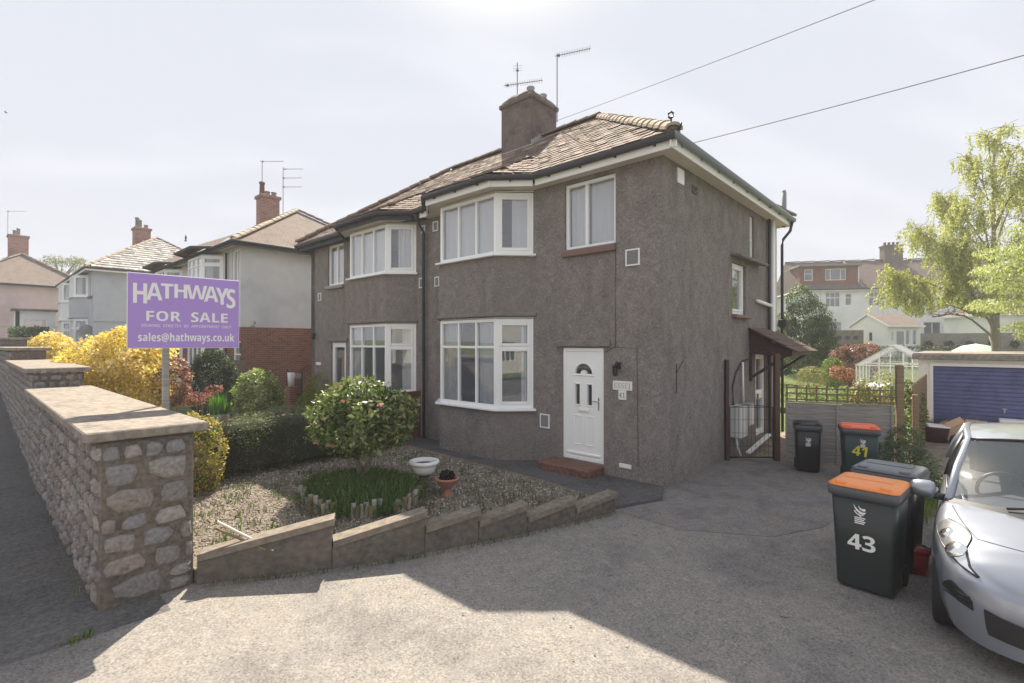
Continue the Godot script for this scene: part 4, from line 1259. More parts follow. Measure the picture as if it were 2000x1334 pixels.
	u = thing("terracotta_urn", "small terracotta urn on a foot with a dark ball of dead plant", "urn", V(-2.06, 0.12, 2.9))
	part(u, "bowl", G.new(true).lathe([Vector2(0.0, 0.0), Vector2(0.1, 0.0), Vector2(0.1, 0.03), Vector2(0.055, 0.06), Vector2(0.05, 0.12), Vector2(0.09, 0.15), Vector2(0.15, 0.2), Vector2(0.165, 0.245), Vector2(0.185, 0.255), Vector2(0.185, 0.28), Vector2(0.165, 0.285), Vector2(0.15, 0.25), Vector2(0.0, 0.24)], 24), plain(0.34, 0.17, 0.12, 0.8))
	part(u, "dead_plant", leaves(900, 0.035, [[V(0, 0.29, 0), V(0.11, 0.1, 0.11)]], [Color(0.012, 0.012, 0.012), Color(0.03, 0.02, 0.02)], 7, {"gap": -2.0}), M.leaf)
	# a fallen dry stick and twigs
	part(self, "stick", G.new(true).tube([V(-3.7, 0.16, 2.75), V(-3.1, 0.19, 2.6), V(-2.6, 0.2, 2.2), V(-2.3, 0.17, 2.0)], 0.012, 5, 0.006), M.bark).set_meta("label", "thin dark fallen stick lying on the gravel behind the camellia")
	get_child(-1).set_meta("category", "stick")
	var pl = thing("bamboo_canes", "two pale garden canes leaning against the pier end beside the gravel", "canes", V(-1.95, 0.14, 6.02))
	part(pl, "cane", G.new().tube([V(-0.1, 0.42, -0.02), V(0.32, 0.12, -0.42)], 0.013, 6), M.cream)
	part(pl, "cane", G.new().tube([V(-0.1, 0.36, 0.0), V(0.3, 0.14, -0.35)], 0.013, 6), M.brownwood)

func for_sale_sign():
	var o = thing("for_sale_sign", "purple and white for sale board on a timber post behind the stone wall", "sign", V(-3.98, 0.2, 6.02))
	# board stands across the street line; local x runs away from the street
	var xf := Transform3D(Basis(V(0, 0, -1), V(0, 1, 0), V(1, 0, 0)).rotated(Vector3.UP, deg_to_rad(-4.0)), V(0.035, 0, 0))
	part(o, "post", G.new().box(V(0, 1.15, 0), V(0.07, 3.1, 0.07), Basis(), 0.004), M.greywood)
	var cx := 0.22; var cy := 2.62; var W := 1.24; var Hh := 0.93
	var b = part(o, "board", G.new().box(xf * V(cx, cy, 0.012), V(W, Hh, 0.016), xf.basis, 0.003), M.signpurple)
	part(o, "trim", G.new().box(xf * V(cx, cy, 0.004), V(W + 0.018, Hh + 0.018, 0.01), xf.basis, 0.002), M.lettering)
	var z := 0.0205
	var word = "HATHWAYS"
	var adv = [0.155, 0.142, 0.128, 0.165, 0.2, 0.138, 0.122, 0.105]
	var tot = 0.0
	for a in adv: tot += a
	var x = cx - tot * 0.5
	for i in 8:
		var u = (x + adv[i] / 2 - cx) / (tot / 2)
		var hh = lerpf(0.18, 0.275, u * u)
		var top = cy + 0.36 - 0.03 * u * u
		var t = text(b, "letter", word[i], hh, xf * F(x + adv[i] / 2, top - hh / 2, z), M.lettering, "Droid Sans", true, 0.18 / hh * 1.04)
		x += adv[i]
	text(b, "lettering", "FOR  SALE", 0.125, xf * F(cx + 0.02, cy - 0.065, z), M.lettering, "Droid Sans", true, 1.15)
	text(b, "lettering", "VIEWING  STRICTLY  BY  APPOINTMENT  ONLY", 0.036, xf * F(cx + 0.02, cy - 0.185, z), M.lettering, "Droid Sans", false, 0.98)
	text(b, "lettering", "sales@hathways.co.uk", 0.1, xf * F(cx + 0.02, cy - 0.335, z), M.lettering, "Droid Sans", true, 0.72)
	part(o, "bolt", G.new(true).lathe([Vector2(0.012, 0), Vector2(0.0, 0.008)], 10), M.steel).transform = xf * Transform3D(Basis(V(1, 0, 0), V(0, 0, 1), V(0, -1, 0)), V(0, cy - 0.43, 0.02))

# ---------------------------------------------------------------- wheelie bins
func rrect(w: float, d: float, r: float, y: float, cz := 0.0) -> Array:
	var ring = []
	for q in [[1, -1, 0], [1, 1, 1], [-1, 1, 2], [-1, -1, 3]]:
		for k in 4:
			var a = PI / 2 * (q[2] - 1) + PI / 2 * k / 3.0
			ring.append(V(q[0] * (w / 2 - r) + cos(a) * r, y, cz + q[1] * (d / 2 - r) + sin(a) * r))
	ring.reverse()
	return ring

func ribbon(g: G, xf: Transform3D, pts: Array, w: float):
	for i in pts.size() - 1:
		var a: Vector2 = pts[i]; var b: Vector2 = pts[i + 1]
		var d = (b - a).normalized()
		var n = Vector2(-d.y, d.x) * w * (0.5 if i < pts.size() - 2 else 0.35)
		var e = d * w * 0.2
		g.poly(PackedVector2Array([a - n - e, b - n + e, b + n + e, a + n - e]), 0.0025 + 0.0002 * i, xf)

func crest(parent: Node, xf: Transform3D, k: float):   # the council's winged mark over lines of print
	var g := G.new()
	var t = xf * Transform3D(Basis().scaled(V(k, k, 1)), Vector3())
	g.poly(PackedVector2Array([Vector2(-0.5, 0.95), Vector2(-0.3, 0.4), Vector2(0.05, 0.1), Vector2(0.35, 0.12), Vector2(0.5, 0.35), Vector2(0.2, 0.3), Vector2(-0.05, 0.42), Vector2(-0.25, 0.6)]), 0.002, t)
	g.poly(PackedVector2Array([Vector2(-0.12, 0.92), Vector2(0.0, 0.55), Vector2(0.3, 0.4), Vector2(0.48, 0.5), Vector2(0.4, 0.68), Vector2(0.15, 0.62), Vector2(0.02, 0.72)]), 0.003, t)
	ribbon(g, t, [Vector2(-0.42, 0.35), Vector2(-0.25, 0.12), Vector2(0.05, -0.02), Vector2(0.3, 0.05)], 0.09)
	ribbon(g, t, [Vector2(-0.05, 0.0), Vector2(0.08, -0.14)], 0.12)
	for i in 4: g.poly(PackedVector2Array([Vector2(-0.42, -0.2 - i * 0.17), Vector2(0.42 - 0.1 * (i % 2), -0.2 - i * 0.17), Vector2(0.42 - 0.1 * (i % 2), -0.3 - i * 0.17), Vector2(-0.42, -0.3 - i * 0.17)]), 0.002, t)
	part(parent, "emblem", g, M.lettering)

func wheelie_bin(label: String, at: Vector3, turn: float, w: float, d: float, h: float, body: Material, lidm: Material, grp := "") -> Node3D:
	var o = thing("wheelie_bin", label, "bin", at, turn, grp)
	var g := G.new(true)
	var bw = w * 0.8; var bd = d * 0.72
	g.loft([rrect(bw, bd, 0.05, 0.03, 0.01), rrect(bw + 0.01, bd + 0.01, 0.055, 0.05, 0.01), rrect(lerpf(bw, w * 0.93, 0.55), lerpf(bd, d * 0.9, 0.55), 0.055, h * 0.5, 0.0), rrect(w * 0.93, d * 0.9, 0.055, h - 0.09, 0.0)])
	part(o, "body", g, body)
	g = G.new(true)
	g.loft([rrect(w * 0.94, d * 0.92, 0.05, h - 0.1), rrect(w, d, 0.05, h - 0.085), rrect(w * 1.03, d * 1.02, 0.05, h - 0.01), rrect(w * 0.98, d * 0.97, 0.05, h)])
	part(o, "rim", g, M.binrim)
	g = G.new(true)
	g.loft([rrect(w * 1.0, d * 0.98, 0.06, h + 0.002, 0.0), rrect(w * 1.01, d * 0.99, 0.06, h + 0.018, 0.0), rrect(w * 0.93, d * 0.86, 0.06, h + 0.035, -0.01), rrect(w * 0.8, d * 0.6, 0.06, h + 0.05, -0.02)])
	g.smooth(false)
	g.box(V(0, h + 0.052, -0.02), V(w * 0.7, 0.012, d * 0.22), Basis(), 0.005)
	var lid = part(o, "lid", g, lidm)
	for s in [-1, 1]: part(lid, "lid_handle", G.new().box(V(s * w * 0.32, h + 0.035, d * 0.4), V(w * 0.16, 0.035, 0.07), Basis(), 0.012), lidm)
	g = G.new(true)
	g.tube([V(-w * 0.42, h - 0.02, -d * 0.56), V(w * 0.42, h - 0.02, -d * 0.56)], 0.016, 8)
	part(o, "handle_bar", g, M.binrim)
	for s in [-1, 1]:
		var wl = part(o, "wheel", G.new(true).lathe([Vector2(0.02, -0.02), Vector2(0.07, -0.024), Vector2(0.1, -0.022), Vector2(0.1, 0.022), Vector2(0.07, 0.024), Vector2(0.02, 0.02)], 20), M.rubber)
		wl.transform = Transform3D(Basis(V(0, 0, 1), PI / 2), V(s * (bw / 2 - 0.005), 0.1, -bd / 2 - 0.03))
	part(o, "axle", G.new(true).tube([V(-bw / 2, 0.1, -bd / 2 - 0.03), V(bw / 2, 0.1, -bd / 2 - 0.03)], 0.012, 6), M.steel)
	return o

func face(w: float, d: float, h: float, y: float) -> Transform3D:   # a spot on the leaning front of a bin
	var z0 = d * 0.72 / 2 + 0.01; var z1 = d * 0.45
	var t = (y - 0.04) / (h - 0.13)
	var an = atan2(z1 - z0, h - 0.13)
	return Transform3D(Basis(Vector3.RIGHT, an), V(0, y, lerpf(z0, z1, t) + 0.004))

func bins():
	M.binbody = plain(0.022, 0.03, 0.032, 0.42)
	M.bingreen = plain(0.02, 0.042, 0.045, 0.45)
	M.binblack = plain(0.016, 0.017, 0.02, 0.4)
	M.binrim = plain(0.075, 0.08, 0.09, 0.5)
	M.orange = plain(0.82, 0.27, 0.07, 0.42)
	M.redorange = plain(0.78, 0.13, 0.05, 0.42)
	M.greylid = plain(0.12, 0.135, 0.15, 0.4)
	M.rubber = plain(0.012, 0.012, 0.013, 0.8)
	M.yellow = plain(0.62, 0.56, 0.05, 0.6)
	var b = wheelie_bin("dark bin with orange lid and white number 43, beside the car", V(2.97, 0, 1.68), -6, 0.58, 0.6, 1.0, M.binbody, M.orange, "wheelie bins on the drive")
	crest(b, face(0.58, 0.6, 1.0, 0.75) * F(-0.02, 0, 0.002), 0.105)
	text(b, "lettering", "43", 0.148, face(0.58, 0.6, 1.0, 0.48) * F(-0.01, 0, 0), M.lettering, "Droid Sans", true, 1.05)
	wheelie_bin("black bin with grey lid standing right behind the number 43 bin", V(3.06, 0, 0.9), -8, 0.58, 0.6, 1.02, M.binblack, M.greylid, "wheelie bins on the drive")
	b = wheelie_bin("small black bin with black lid against the grey fence panel", V(1.46, 0, -3.0), 16, 0.46, 0.5, 0.88, M.binblack, M.binblack, "wheelie bins on the drive")
	crest(b, face(0.46, 0.5, 0.88, 0.58) * F(0, 0, 0.002), 0.1)
	b = wheelie_bin("green bin with red-orange lid and hand-painted yellow 41 by the fence", V(2.3, 0, -2.75), 14, 0.56, 0.58, 0.95, M.bingreen, M.redorange, "wheelie bins on the drive")
	crest(b, face(0.56, 0.58, 0.95, 0.71) * F(0.03, 0, 0.002), 0.085)
	text(b, "lettering", "41", 0.17, face(0.56, 0.58, 0.95, 0.57) * Transform3D(Basis(Vector3.BACK, -0.12), V(0, 0, 0.002)), M.yellow, "Droid Sans", true, 0.95)
	b = thing("red_caddy", "small red food caddy on the ground behind the number 43 bin", "caddy", V(3.28, 0, 1.0), 20)
	part(b, "body", G.new(true).loft([rrect(0.17, 0.17, 0.04, 0.0), rrect(0.21, 0.21, 0.05, 0.22)]), plain(0.25, 0.012, 0.02, 0.4))
	part(b, "lid", G.new(true).loft([rrect(0.23, 0.23, 0.05, 0.222), rrect(0.225, 0.225, 0.05, 0.25), rrect(0.16, 0.16, 0.05, 0.275)]), plain(0.33, 0.015, 0.03, 0.35))
	part(b, "handle", G.new(true).tube([V(-0.12, 0.2, 0), V(-0.115, 0.28, 0.06), V(0, 0.31, 0.09), V(0.115, 0.28, 0.06), V(0.12, 0.2, 0)], 0.007, 6), M.binrim)

# ---------------------------------------------------------------- the parked car, nose (+z) to the street
func keyed(z: float, ks: Array, vs: Array) -> float:    # ks fall from the nose to the tail
	if z >= ks[0]: return vs[0]
	for i in ks.size() - 1:
		if z >= ks[i + 1]:
			var t = (ks[i] - z) / (ks[i] - ks[i + 1])
			return lerpf(vs[i], vs[i + 1], t)
	return vs[-1]

const CK := [1.9, 1.88, 1.83, 1.75, 1.62, 1.45, 1.25, 1.0, 0.8, 0.3, -0.6, -1.3, -1.6, -1.75, -1.82]
const CW := [0.24, 0.4, 0.555, 0.665, 0.752, 0.803, 0.833, 0.843, 0.846, 0.848, 0.847, 0.835, 0.79, 0.7, 0.5]
const CS := [0.57, 0.6, 0.655, 0.715, 0.775, 0.825, 0.865, 0.905, 0.925, 0.94, 0.98, 1.0, 0.99, 0.96, 0.85]
const CH := [0.6, 0.65, 0.725, 0.795, 0.865, 0.92, 0.96, 0.99, 1.0, 1.0, 1.02, 1.04, 1.03, 1.0, 0.88]

func car_pt(z: float, v: float) -> Vector3:   # right half; v 0 (sill) .. 8 (crown line)
	var w = keyed(z, CK, CW); var hs = keyed(z, CK, CS); var hc = keyed(z, CK, CH)
	var y0 = 0.2
	for a in [1.15, -1.31]:
		var q = 0.335 * 0.335 - (z - a) * (z - a)
		if q > 0.0: y0 = maxf(y0, 0.29 + sqrt(q))
	if z > 1.55: y0 = lerpf(0.2, 0.17, (z - 1.55) / 0.35)
	var m = minf(0.62, hs - 0.05)
	m = maxf(m, y0 + 0.03)
	var rows = [Vector2(w - 0.06, y0), Vector2(w - 0.012, lerpf(y0, m, 0.35)), Vector2(w + 0.004, lerpf(y0, m, 0.7)), Vector2(w + 0.002, m), Vector2(w - 0.02, lerpf(m, hs, 0.6)), Vector2(w - 0.075, hs), Vector2(w * 0.78 - 0.01, hs + 0.5 * (hc - hs)), Vector2(w * 0.45, hc - 0.012), Vector2(0, hc)]
	var i = clampi(int(v), 0, 7)
	var t = v - i
	var p0 = rows[maxi(i - 1, 0)]; var p1 = rows[i]; var p2 = rows[i + 1]; var p3 = rows[mini(i + 2, 8)]
	var p = p1.cubic_interpolate(p2, p0, p3, t)
	# the nose falls back towards the bonnet
	var back = keyed(z, [1.9, 1.45], [1.0, 0.0]) * clampf((p.y - 0.5) / 0.35, 0.0, 1.2) * 0.075
	return V(maxf(p.x, 0.0), p.y, z - back)

func car_patch(g: G, z0: float, z1: float, nz: int, va: Callable, vb: Callable, nv: int, lift: float, side: float):
	for i in nz:
		for j in nv:
			var f = func(a, b):
				var z = lerpf(z0, z1, a)
				var v = lerpf(va.call(a), vb.call(a), b)
				var p = car_pt(z, v)
				var n = (car_pt(z - 0.01, v) - car_pt(z + 0.01, v)).cross(car_pt(z, v + 0.02) - car_pt(z, v - 0.02)).normalized()
				p += n * lift
				return V(p.x * side, p.y, p.z)
			var a0 = float(i) / nz; var a1 = float(i + 1) / nz; var b0 = float(j) / nv; var b1 = float(j + 1) / nv
			var q = [f.call(a0, b0), f.call(a1, b0), f.call(a1, b1), f.call(a0, b1)]
			if side > 0: g.quad(q[0], q[1], q[2], q[3])
			else: g.quad(q[3], q[2], q[1], q[0])

func car(at: Vector3, turn: float, label: String, paint: Material) -> Node3D:
	var o = thing("hatchback_car", label, "car", at, turn)
	var g := G.new(true)
	for s in [1.0, -1.0]:
		car_patch(g, 1.9, 1.5, 14, func(_a): return 0.0, func(_a): return 8.0, 24, 0.0, s)
		car_patch(g, 1.5, 0.8, 24, func(_a): return 0.0, func(_a): return 8.0, 24, 0.0, s)
		car_patch(g, 0.8, -1.82, 66, func(_a): return 0.0, func(_a): return 6.0, 18, 0.0, s)
	for z in [1.9, -1.82]:   # close nose and tail
		for k in 24:
			var a = car_pt(z, k / 3.0); var b = car_pt(z, (k + 1) / 3.0)
			if z > 0: g.quad(V(-a.x, a.y, a.z), a, b, V(-b.x, b.y, b.z))
			else: g.quad(a, V(-a.x, a.y, a.z), V(-b.x, b.y, b.z), b)
	var body = part(o, "body", g, paint)
	# greenhouse
	var wb = func(u): return V(u * 0.74, lerpf(0.995, 0.95, u * u), 1.0 - 0.34 * u * u)         # foot of the windscreen
	var wt = func(u): return V(u * 0.6, lerpf(1.475, 1.415, u * u), 0.02 - 0.16 * u * u)          # its head
	var rt = func(u): return V(u * 0.56, lerpf(1.47, 1.42, u * u), -1.52)
	var rb = func(u): return V(u * 0.66, 1.03, -1.74)
	var curved = func(m, fa, fb, n, bow, k):
		for i in n:
			for j in 6:
				var f = func(a, b):
					var u = lerpf(-1, 1, a)
					return fa.call(u).lerp(fb.call(u), b) + k * sin(b * PI) * bow
				var a0 = float(i) / n; var a1 = float(i + 1) / n; var b0 = j / 6.0; var b1 = (j + 1) / 6.0
				m.quad(f.call(a0, b0), f.call(a1, b0), f.call(a1, b1), f.call(a0, b1))
	g = G.new(true)
	curved.call(g, wb, wt, 14, 0.035, V(0, 0.7, 0.7))
	part(o, "windscreen", g, M.carglass)
	g = G.new(true)
	curved.call(g, wt, rt, 14, 0.06, V(0, 1, 0))
	part(o, "roof", g, paint)
	var ed = []
	for i in 15: ed.append(wt.call(-1.0 + i / 7.0) + V(0, 0.006, 0.006))
	part(o, "screen_seal", G.new(true).tube(ed, 0.012, 6), M.black)
	g = G.new(true)
	curved.call(g, rt, rb, 12, 0.04, V(0, 0.5, -0.8))
	part(o, "rear_window", g, M.carglass)
	for s in [1.0, -1.0]:
		var bl = [V(0.74 * s, 0.95, 0.66), V(0.775 * s, 0.985, -0.3), V(0.77 * s, 1.02, -1.2), V(0.66 * s, 1.03, -1.72)]
		var tl = [V(0.6 * s, 1.405, -0.14), V(0.615 * s, 1.45, -0.5), V(0.6 * s, 1.445, -1.15), V(0.56 * s, 1.42, -1.52)]
		var pl := G.new(true)
		pl.tube([bl[0] + V(0, 0, 0.02), bl[0].lerp(tl[0], 0.5) + V(0.012 * s, 0.02, 0.01), tl[0], tl[1], tl[2], tl[3], bl[3]], 0.035, 8)
		part(o, "pillar", pl, paint)
		part(o, "door_pillar", G.new(true).tube([bl[1], bl[1].lerp(tl[1], 0.5) + V(0.02 * s, 0, 0), tl[1]], 0.03, 6), M.black)
		part(o, "door_pillar", G.new(true).tube([bl[2], bl[2].lerp(tl[2], 0.5) + V(0.02 * s, 0, 0), tl[2]], 0.04, 6), paint)
		part(o, "waist_seal", G.new(true).tube(bl, 0.014, 6), M.black)
		for i in 3:
			var w := G.new(true)
			for j in 5:
				var b0 = j / 5.0; var b1 = (j + 1) / 5.0
				var f = func(e, b): return bl[i + e].lerp(tl[i + e], b) + V(0.018 * s * sin(b * PI), 0, 0)
				if s > 0: w.quad(f.call(0, b0), f.call(1, b0), f.call(1, b1), f.call(0, b1))
				else: w.quad(f.call(1, b0), f.call(0, b0), f.call(0, b1), f.call(1, b1))
			part(o, "side_window", w, M.carglass)
		# shelf between body shoulder and windows
		var sh := G.new(true)
		for k in 40:
			var z0 = lerpf(0.8, -1.82, k / 40.0); var z1 = lerpf(0.8, -1.82, (k + 1) / 40.0)
			var a = car_pt(z0, 6.0); var b = car_pt(z1, 6.0)
			if s > 0: sh.quad(V(a.x, a.y, z0), V(b.x, b.y, z1), V(0.2, b.y, z1), V(0.2, a.y, z0))
			else: sh.quad(V(-b.x, b.y, z1), V(-a.x, a.y, z0), V(-0.2, a.y, z0), V(-0.2, b.y, z1))
		part(o, "shoulder", sh, paint)
		# mirror
		var mr := G.new(true)
		var rings = []
		for q in [[0.0, 0.05], [0.02, 0.85], [0.06, 1.0], [0.15, 0.97], [0.2, 0.82], [0.225, 0.4]]:
			var ring = []
			for k in 16:
				var an = TAU * k / 16
				ring.append(V(s * (0.83 + q[0] * 0.9), 1.0 + sin(an) * 0.085 * q[1], 0.58 + cos(an * -s) * 0.085 * q[1]))
			rings.append(ring)
		mr.loft(rings)
		var mo = part(o, "mirror", mr, paint)
		part(mo, "mirror_arm", G.new(true).tube([V(0.74 * s, 0.94, 0.56), V(0.82 * s, 0.945, 0.58), V(0.94 * s, 0.955, 0.58)], 0.035, 8, 0.03), M.black)
		# headlight: bright bowl, lamps, seal
		var lampa = func(a): return lerpf(4.35, 4.25, a)
		var lampb = func(a): return 4.45 + 1.65 * sin(minf(a, 0.55) / 0.55 * PI / 2) - (pow((a - 0.55) / 0.45, 2) * 0.75 if a > 0.55 else 0.0)
		var bowl := G.new(true)
		car_patch(bowl, 1.8, 1.16, 18, lampa, lampb, 10, 0.006, s)
		var hl = part(o, "headlight", bowl, M.lampbowl)
		for q in [[1.6, 5.0, 0.075], [1.38, 5.0, 0.055]]:
			var c = car_pt(q[0], q[1])
			var ball := G.new(true)
			ball.lathe([Vector2(q[2], -0.01), Vector2(q[2] * 0.9, 0.012), Vector2(q[2] * 0.5, 0.02), Vector2(0.0, 0.022)], 18)
			var n = (car_pt(q[0] - 0.01, q[1]) - car_pt(q[0] + 0.01, q[1])).cross(car_pt(q[0], q[1] + 0.02) - car_pt(q[0], q[1] - 0.02)).normalized()
			n.x *= s
			var ux = n.cross(V(0, 0, 1)).normalized()
			var lb = part(hl, "lamp", ball, M.chrome)
			lb.transform = Transform3D(Basis(ux, n, ux.cross(n)), V(c.x * s, c.y, c.z) + n * 0.006)
		var rim := G.new(true)
		var edge = []
		for k in 25:
			var a = k / 24.0
			var p = car_pt(lerpf(1.8, 1.16, a), lampa.call(a)); edge.append(V(p.x * s, p.y, p.z))
		for k in 25:
			var a = 1.0 - k / 24.0
			var p = car_pt(lerpf(1.8, 1.16, a), lampb.call(a)); edge.append(V(p.x * s, p.y, p.z))
		edge.append(edge[0])
		rim.tube(edge, 0.009, 6)
		part(hl, "seal", rim, M.black)
		# fog lamp recess
		var fg := G.new(true)
		car_patch(fg, 1.81, 1.6, 10, func(a): return 1.55 + 0.45 * a, func(a): return 2.0 + 0.55 * sin(a * PI), 4, 0.004, s)
		var fgp = part(o, "fog_lamp_recess", fg, M.black)
		for k in 3:
			var pts = []
			for q in 6:
				var p = car_pt(lerpf(1.8, 1.63, q / 5.0), 1.8 + k * 0.18)
				pts.append(V(p.x * s + 0.006 * s, p.y, p.z + 0.008))
			part(fgp, "slat", G.new(true).tube(pts, 0.005, 5), M.rubber)
		# shut lines
		var ln := G.new(true)
		for q in [[0.74, 1.2, 5.4], [-0.32, 0.4, 5.4]]:
			var pts = []
			for k in 14:
				var p = car_pt(q[0], lerpf(q[1], q[2], k / 13.0))
				pts.append(V(p.x * s, p.y, p.z))
			ln.tube(pts, 0.005, 4)
		var pts2 = []
		for k in 20:
			var p = car_pt(lerpf(0.86, 1.5, minf(1.0, k / 12.0)) + (0.14 * sin((k - 12) / 7.0 * PI / 2) if k > 12 else 0.0), lerpf(5.6, 6.25, k / 12.0) if k <= 12 else lerpf(6.25, 8.0, (k - 12) / 7.0))
			pts2.append(V(p.x * s, p.y - 0.001, p.z))
		ln.tube(pts2, 0.0045, 4)
		part(o, "shut_line", ln, M.ink)
		part(o, "door_handle", G.new().box(V(s * 0.853, 0.83, -0.18), V(0.025, 0.03, 0.17), Basis(), 0.01), paint)
		for z in [1.15, -1.31]:
			var wh := Node3D.new()
			wh.name = "wheel"
			o.add_child(wh, true)
			wh.position = V(s * 0.745, 0.29, z)
			var tb = Basis(V(0, 0, 1), -PI / 2 * s)
			part(wh, "tyre", G.new(true).lathe([Vector2(0.19, -0.08), Vector2(0.26, -0.09), Vector2(0.285, -0.075), Vector2(0.29, -0.04), Vector2(0.29, 0.04), Vector2(0.285, 0.075), Vector2(0.26, 0.09), Vector2(0.19, 0.085)], 36), M.rubber).transform = Transform3D(tb, Vector3())
			var rm := G.new(true)
			rm.lathe([Vector2(0.195, 0.085), Vector2(0.19, 0.07), Vector2(0.17, 0.03), Vector2(0.05, 0.05), Vector2(0.04, 0.08), Vector2(0.0, 0.082)], 30)
			rm.smooth(false)
			for k in 7:
				var an = TAU * k / 7
				rm.bar(V(cos(an) * 0.04, 0.07, sin(an) * 0.04), V(cos(an) * 0.18, 0.068, sin(an) * 0.18), 0.035, 0.02, 0.006)
			part(wh, "rim", rm, M.alloy).transform = Transform3D(tb, Vector3())
	# grille, intake, plate, wipers, cabin
	g = G.new(true)
	for s in [1.0, -1.0]: car_patch(g, 1.9, 1.84, 4, func(_a): return 0.8, func(_a): return 2.0, 4, 0.006, s)
	for k in 4:
		var a = car_pt(1.9, 0.8 + 0.3 * k); var b = car_pt(1.9, 1.1 + 0.3 * k)
		g.quad(V(-a.x, a.y, a.z + 0.006), V(a.x, a.y, a.z + 0.006), V(b.x, b.y, b.z + 0.006), V(-b.x, b.y, b.z + 0.006))
	part(o, "lower_intake", g, M.black)
	part(o, "number_plate", G.new().box(V(0, 0.45, 1.905), V(0.52, 0.11, 0.012), Basis(Vector3.RIGHT, -0.1), 0.004), M.white_paint)
	part(o, "grille", G.new().box(V(0, 0.585, 1.80), V(0.5, 0.05, 0.03), Basis(Vector3.RIGHT, -0.9), 0.01), M.black)
	g = G.new(true)
	g.lathe([Vector2(0.06, 0.0), Vector2(0.058, 0.012), Vector2(0.045, 0.012), Vector2(0.04, 0.006), Vector2(0.0, 0.006)], 20)
	part(o, "badge", g, M.chrome).transform = Transform3D(Basis(Vector3.RIGHT, 0.75).scaled_local(V(1.1, 1, 0.75)), V(0, 0.655, 1.765))
	g = G.new(true)
	for i in 16:
		var u0 = lerpf(-1, 1, i / 16.0); var u1 = lerpf(-1, 1, (i + 1) / 16.0)
		g.quad(wb.call(u0) + V(0, -0.012, 0.11), wb.call(u1) + V(0, -0.012, 0.11), wb.call(u1) + V(0, 0.02, -0.01), wb.call(u0) + V(0, 0.02, -0.01))
	part(o, "cowl", g, M.black)
	for q in [[-0.5, 0.05], [0.1, 0.55]]:
		var a = wb.call(q[0]) + V(0, 0.03, 0.03); var b = wb.call(q[1]) + V(0, 0.07, -0.03)
		part(o, "wiper", G.new().tube([a, a.lerp(b, 0.5) + V(0, 0.02, 0.01), b], 0.012, 6, 0.007), M.black)
	g = G.new()
	g.box(V(0, 0.45, 0.0), V(1.3, 0.5, 3.3))
	part(o, "underbody", g, M.black)
	g = G.new()
	g.box(V(0, 0.9, 0.55), V(1.36, 0.12, 0.5), Basis(), 0.04)
	part(o, "dashboard", g, M.binrim)
	for s in [-1, 1]:
		g = G.new()
		g.box(V(s * 0.36, 0.75, -0.45), V(0.48, 0.18, 0.5), Basis(), 0.06)
		g.box(V(s * 0.36, 1.05, -0.72), V(0.46, 0.62, 0.14), Basis(Vector3.RIGHT, -0.2), 0.06)
		g.box(V(s * 0.36, 1.36, -0.8), V(0.24, 0.16, 0.09), Basis(Vector3.RIGHT, -0.1), 0.035)
		part(o, "seat", g, M.binrim)
	part(o, "rear_seat", G.new().box(V(0, 0.95, -1.45), V(1.2, 0.5, 0.14), Basis(Vector3.RIGHT, -0.2), 0.05), M.binrim)
	g = G.new(true)
	var wheel = []
	for k in 21:
		var an = TAU * k / 20
		wheel.append(V(-0.36 + cos(an) * 0.185, 1.0 + sin(an) * 0.17, 0.28 - sin(an) * 0.08))
	g.tube(wheel, 0.016, 8)
	part(o, "steering_wheel", g, M.black)
	part(o, "rear_mirror", G.new().box(V(0, 1.36, 0.02), V(0.2, 0.06, 0.03), Basis(), 0.015), M.black)
	return o

func cars():
	M.silver = plain(0.29, 0.315, 0.37, 0.36, 0.6)
	M.silver.clearcoat_enabled = true
	M.silver.clearcoat = 0.8
	M.silver.clearcoat_roughness = 0.06
	M.redpaint = plain(0.4, 0.02, 0.02, 0.3)
	M.alloy = plain(0.6, 0.61, 0.63, 0.3, 0.8)
	M.lampbowl = plain(0.75, 0.77, 0.8, 0.16, 0.85)
	M.lampbowl.clearcoat_enabled = true
	M.lampbowl.clearcoat = 1.0
	M.lampbowl.clearcoat_roughness = 0.02
	M.carglass = StandardMaterial3D.new()
	M.carglass.transparency = BaseMaterial3D.TRANSPARENCY_ALPHA
	M.carglass.albedo_color = Color(0.3, 0.34, 0.36, 0.22)
	M.carglass.roughness = 0.02
	M.carglass.metallic_specular = 0.9
	M.carglass.cull_mode = BaseMaterial3D.CULL_DISABLED
	car(V(4.3, 0, 0.9), 0, "silver hatchback car parked nose to the street on the right", M.silver)
	car(V(-3.5, -0.1, 12.4), 90, "red hatchback car parked across the road, seen in the window reflection", M.redpaint)

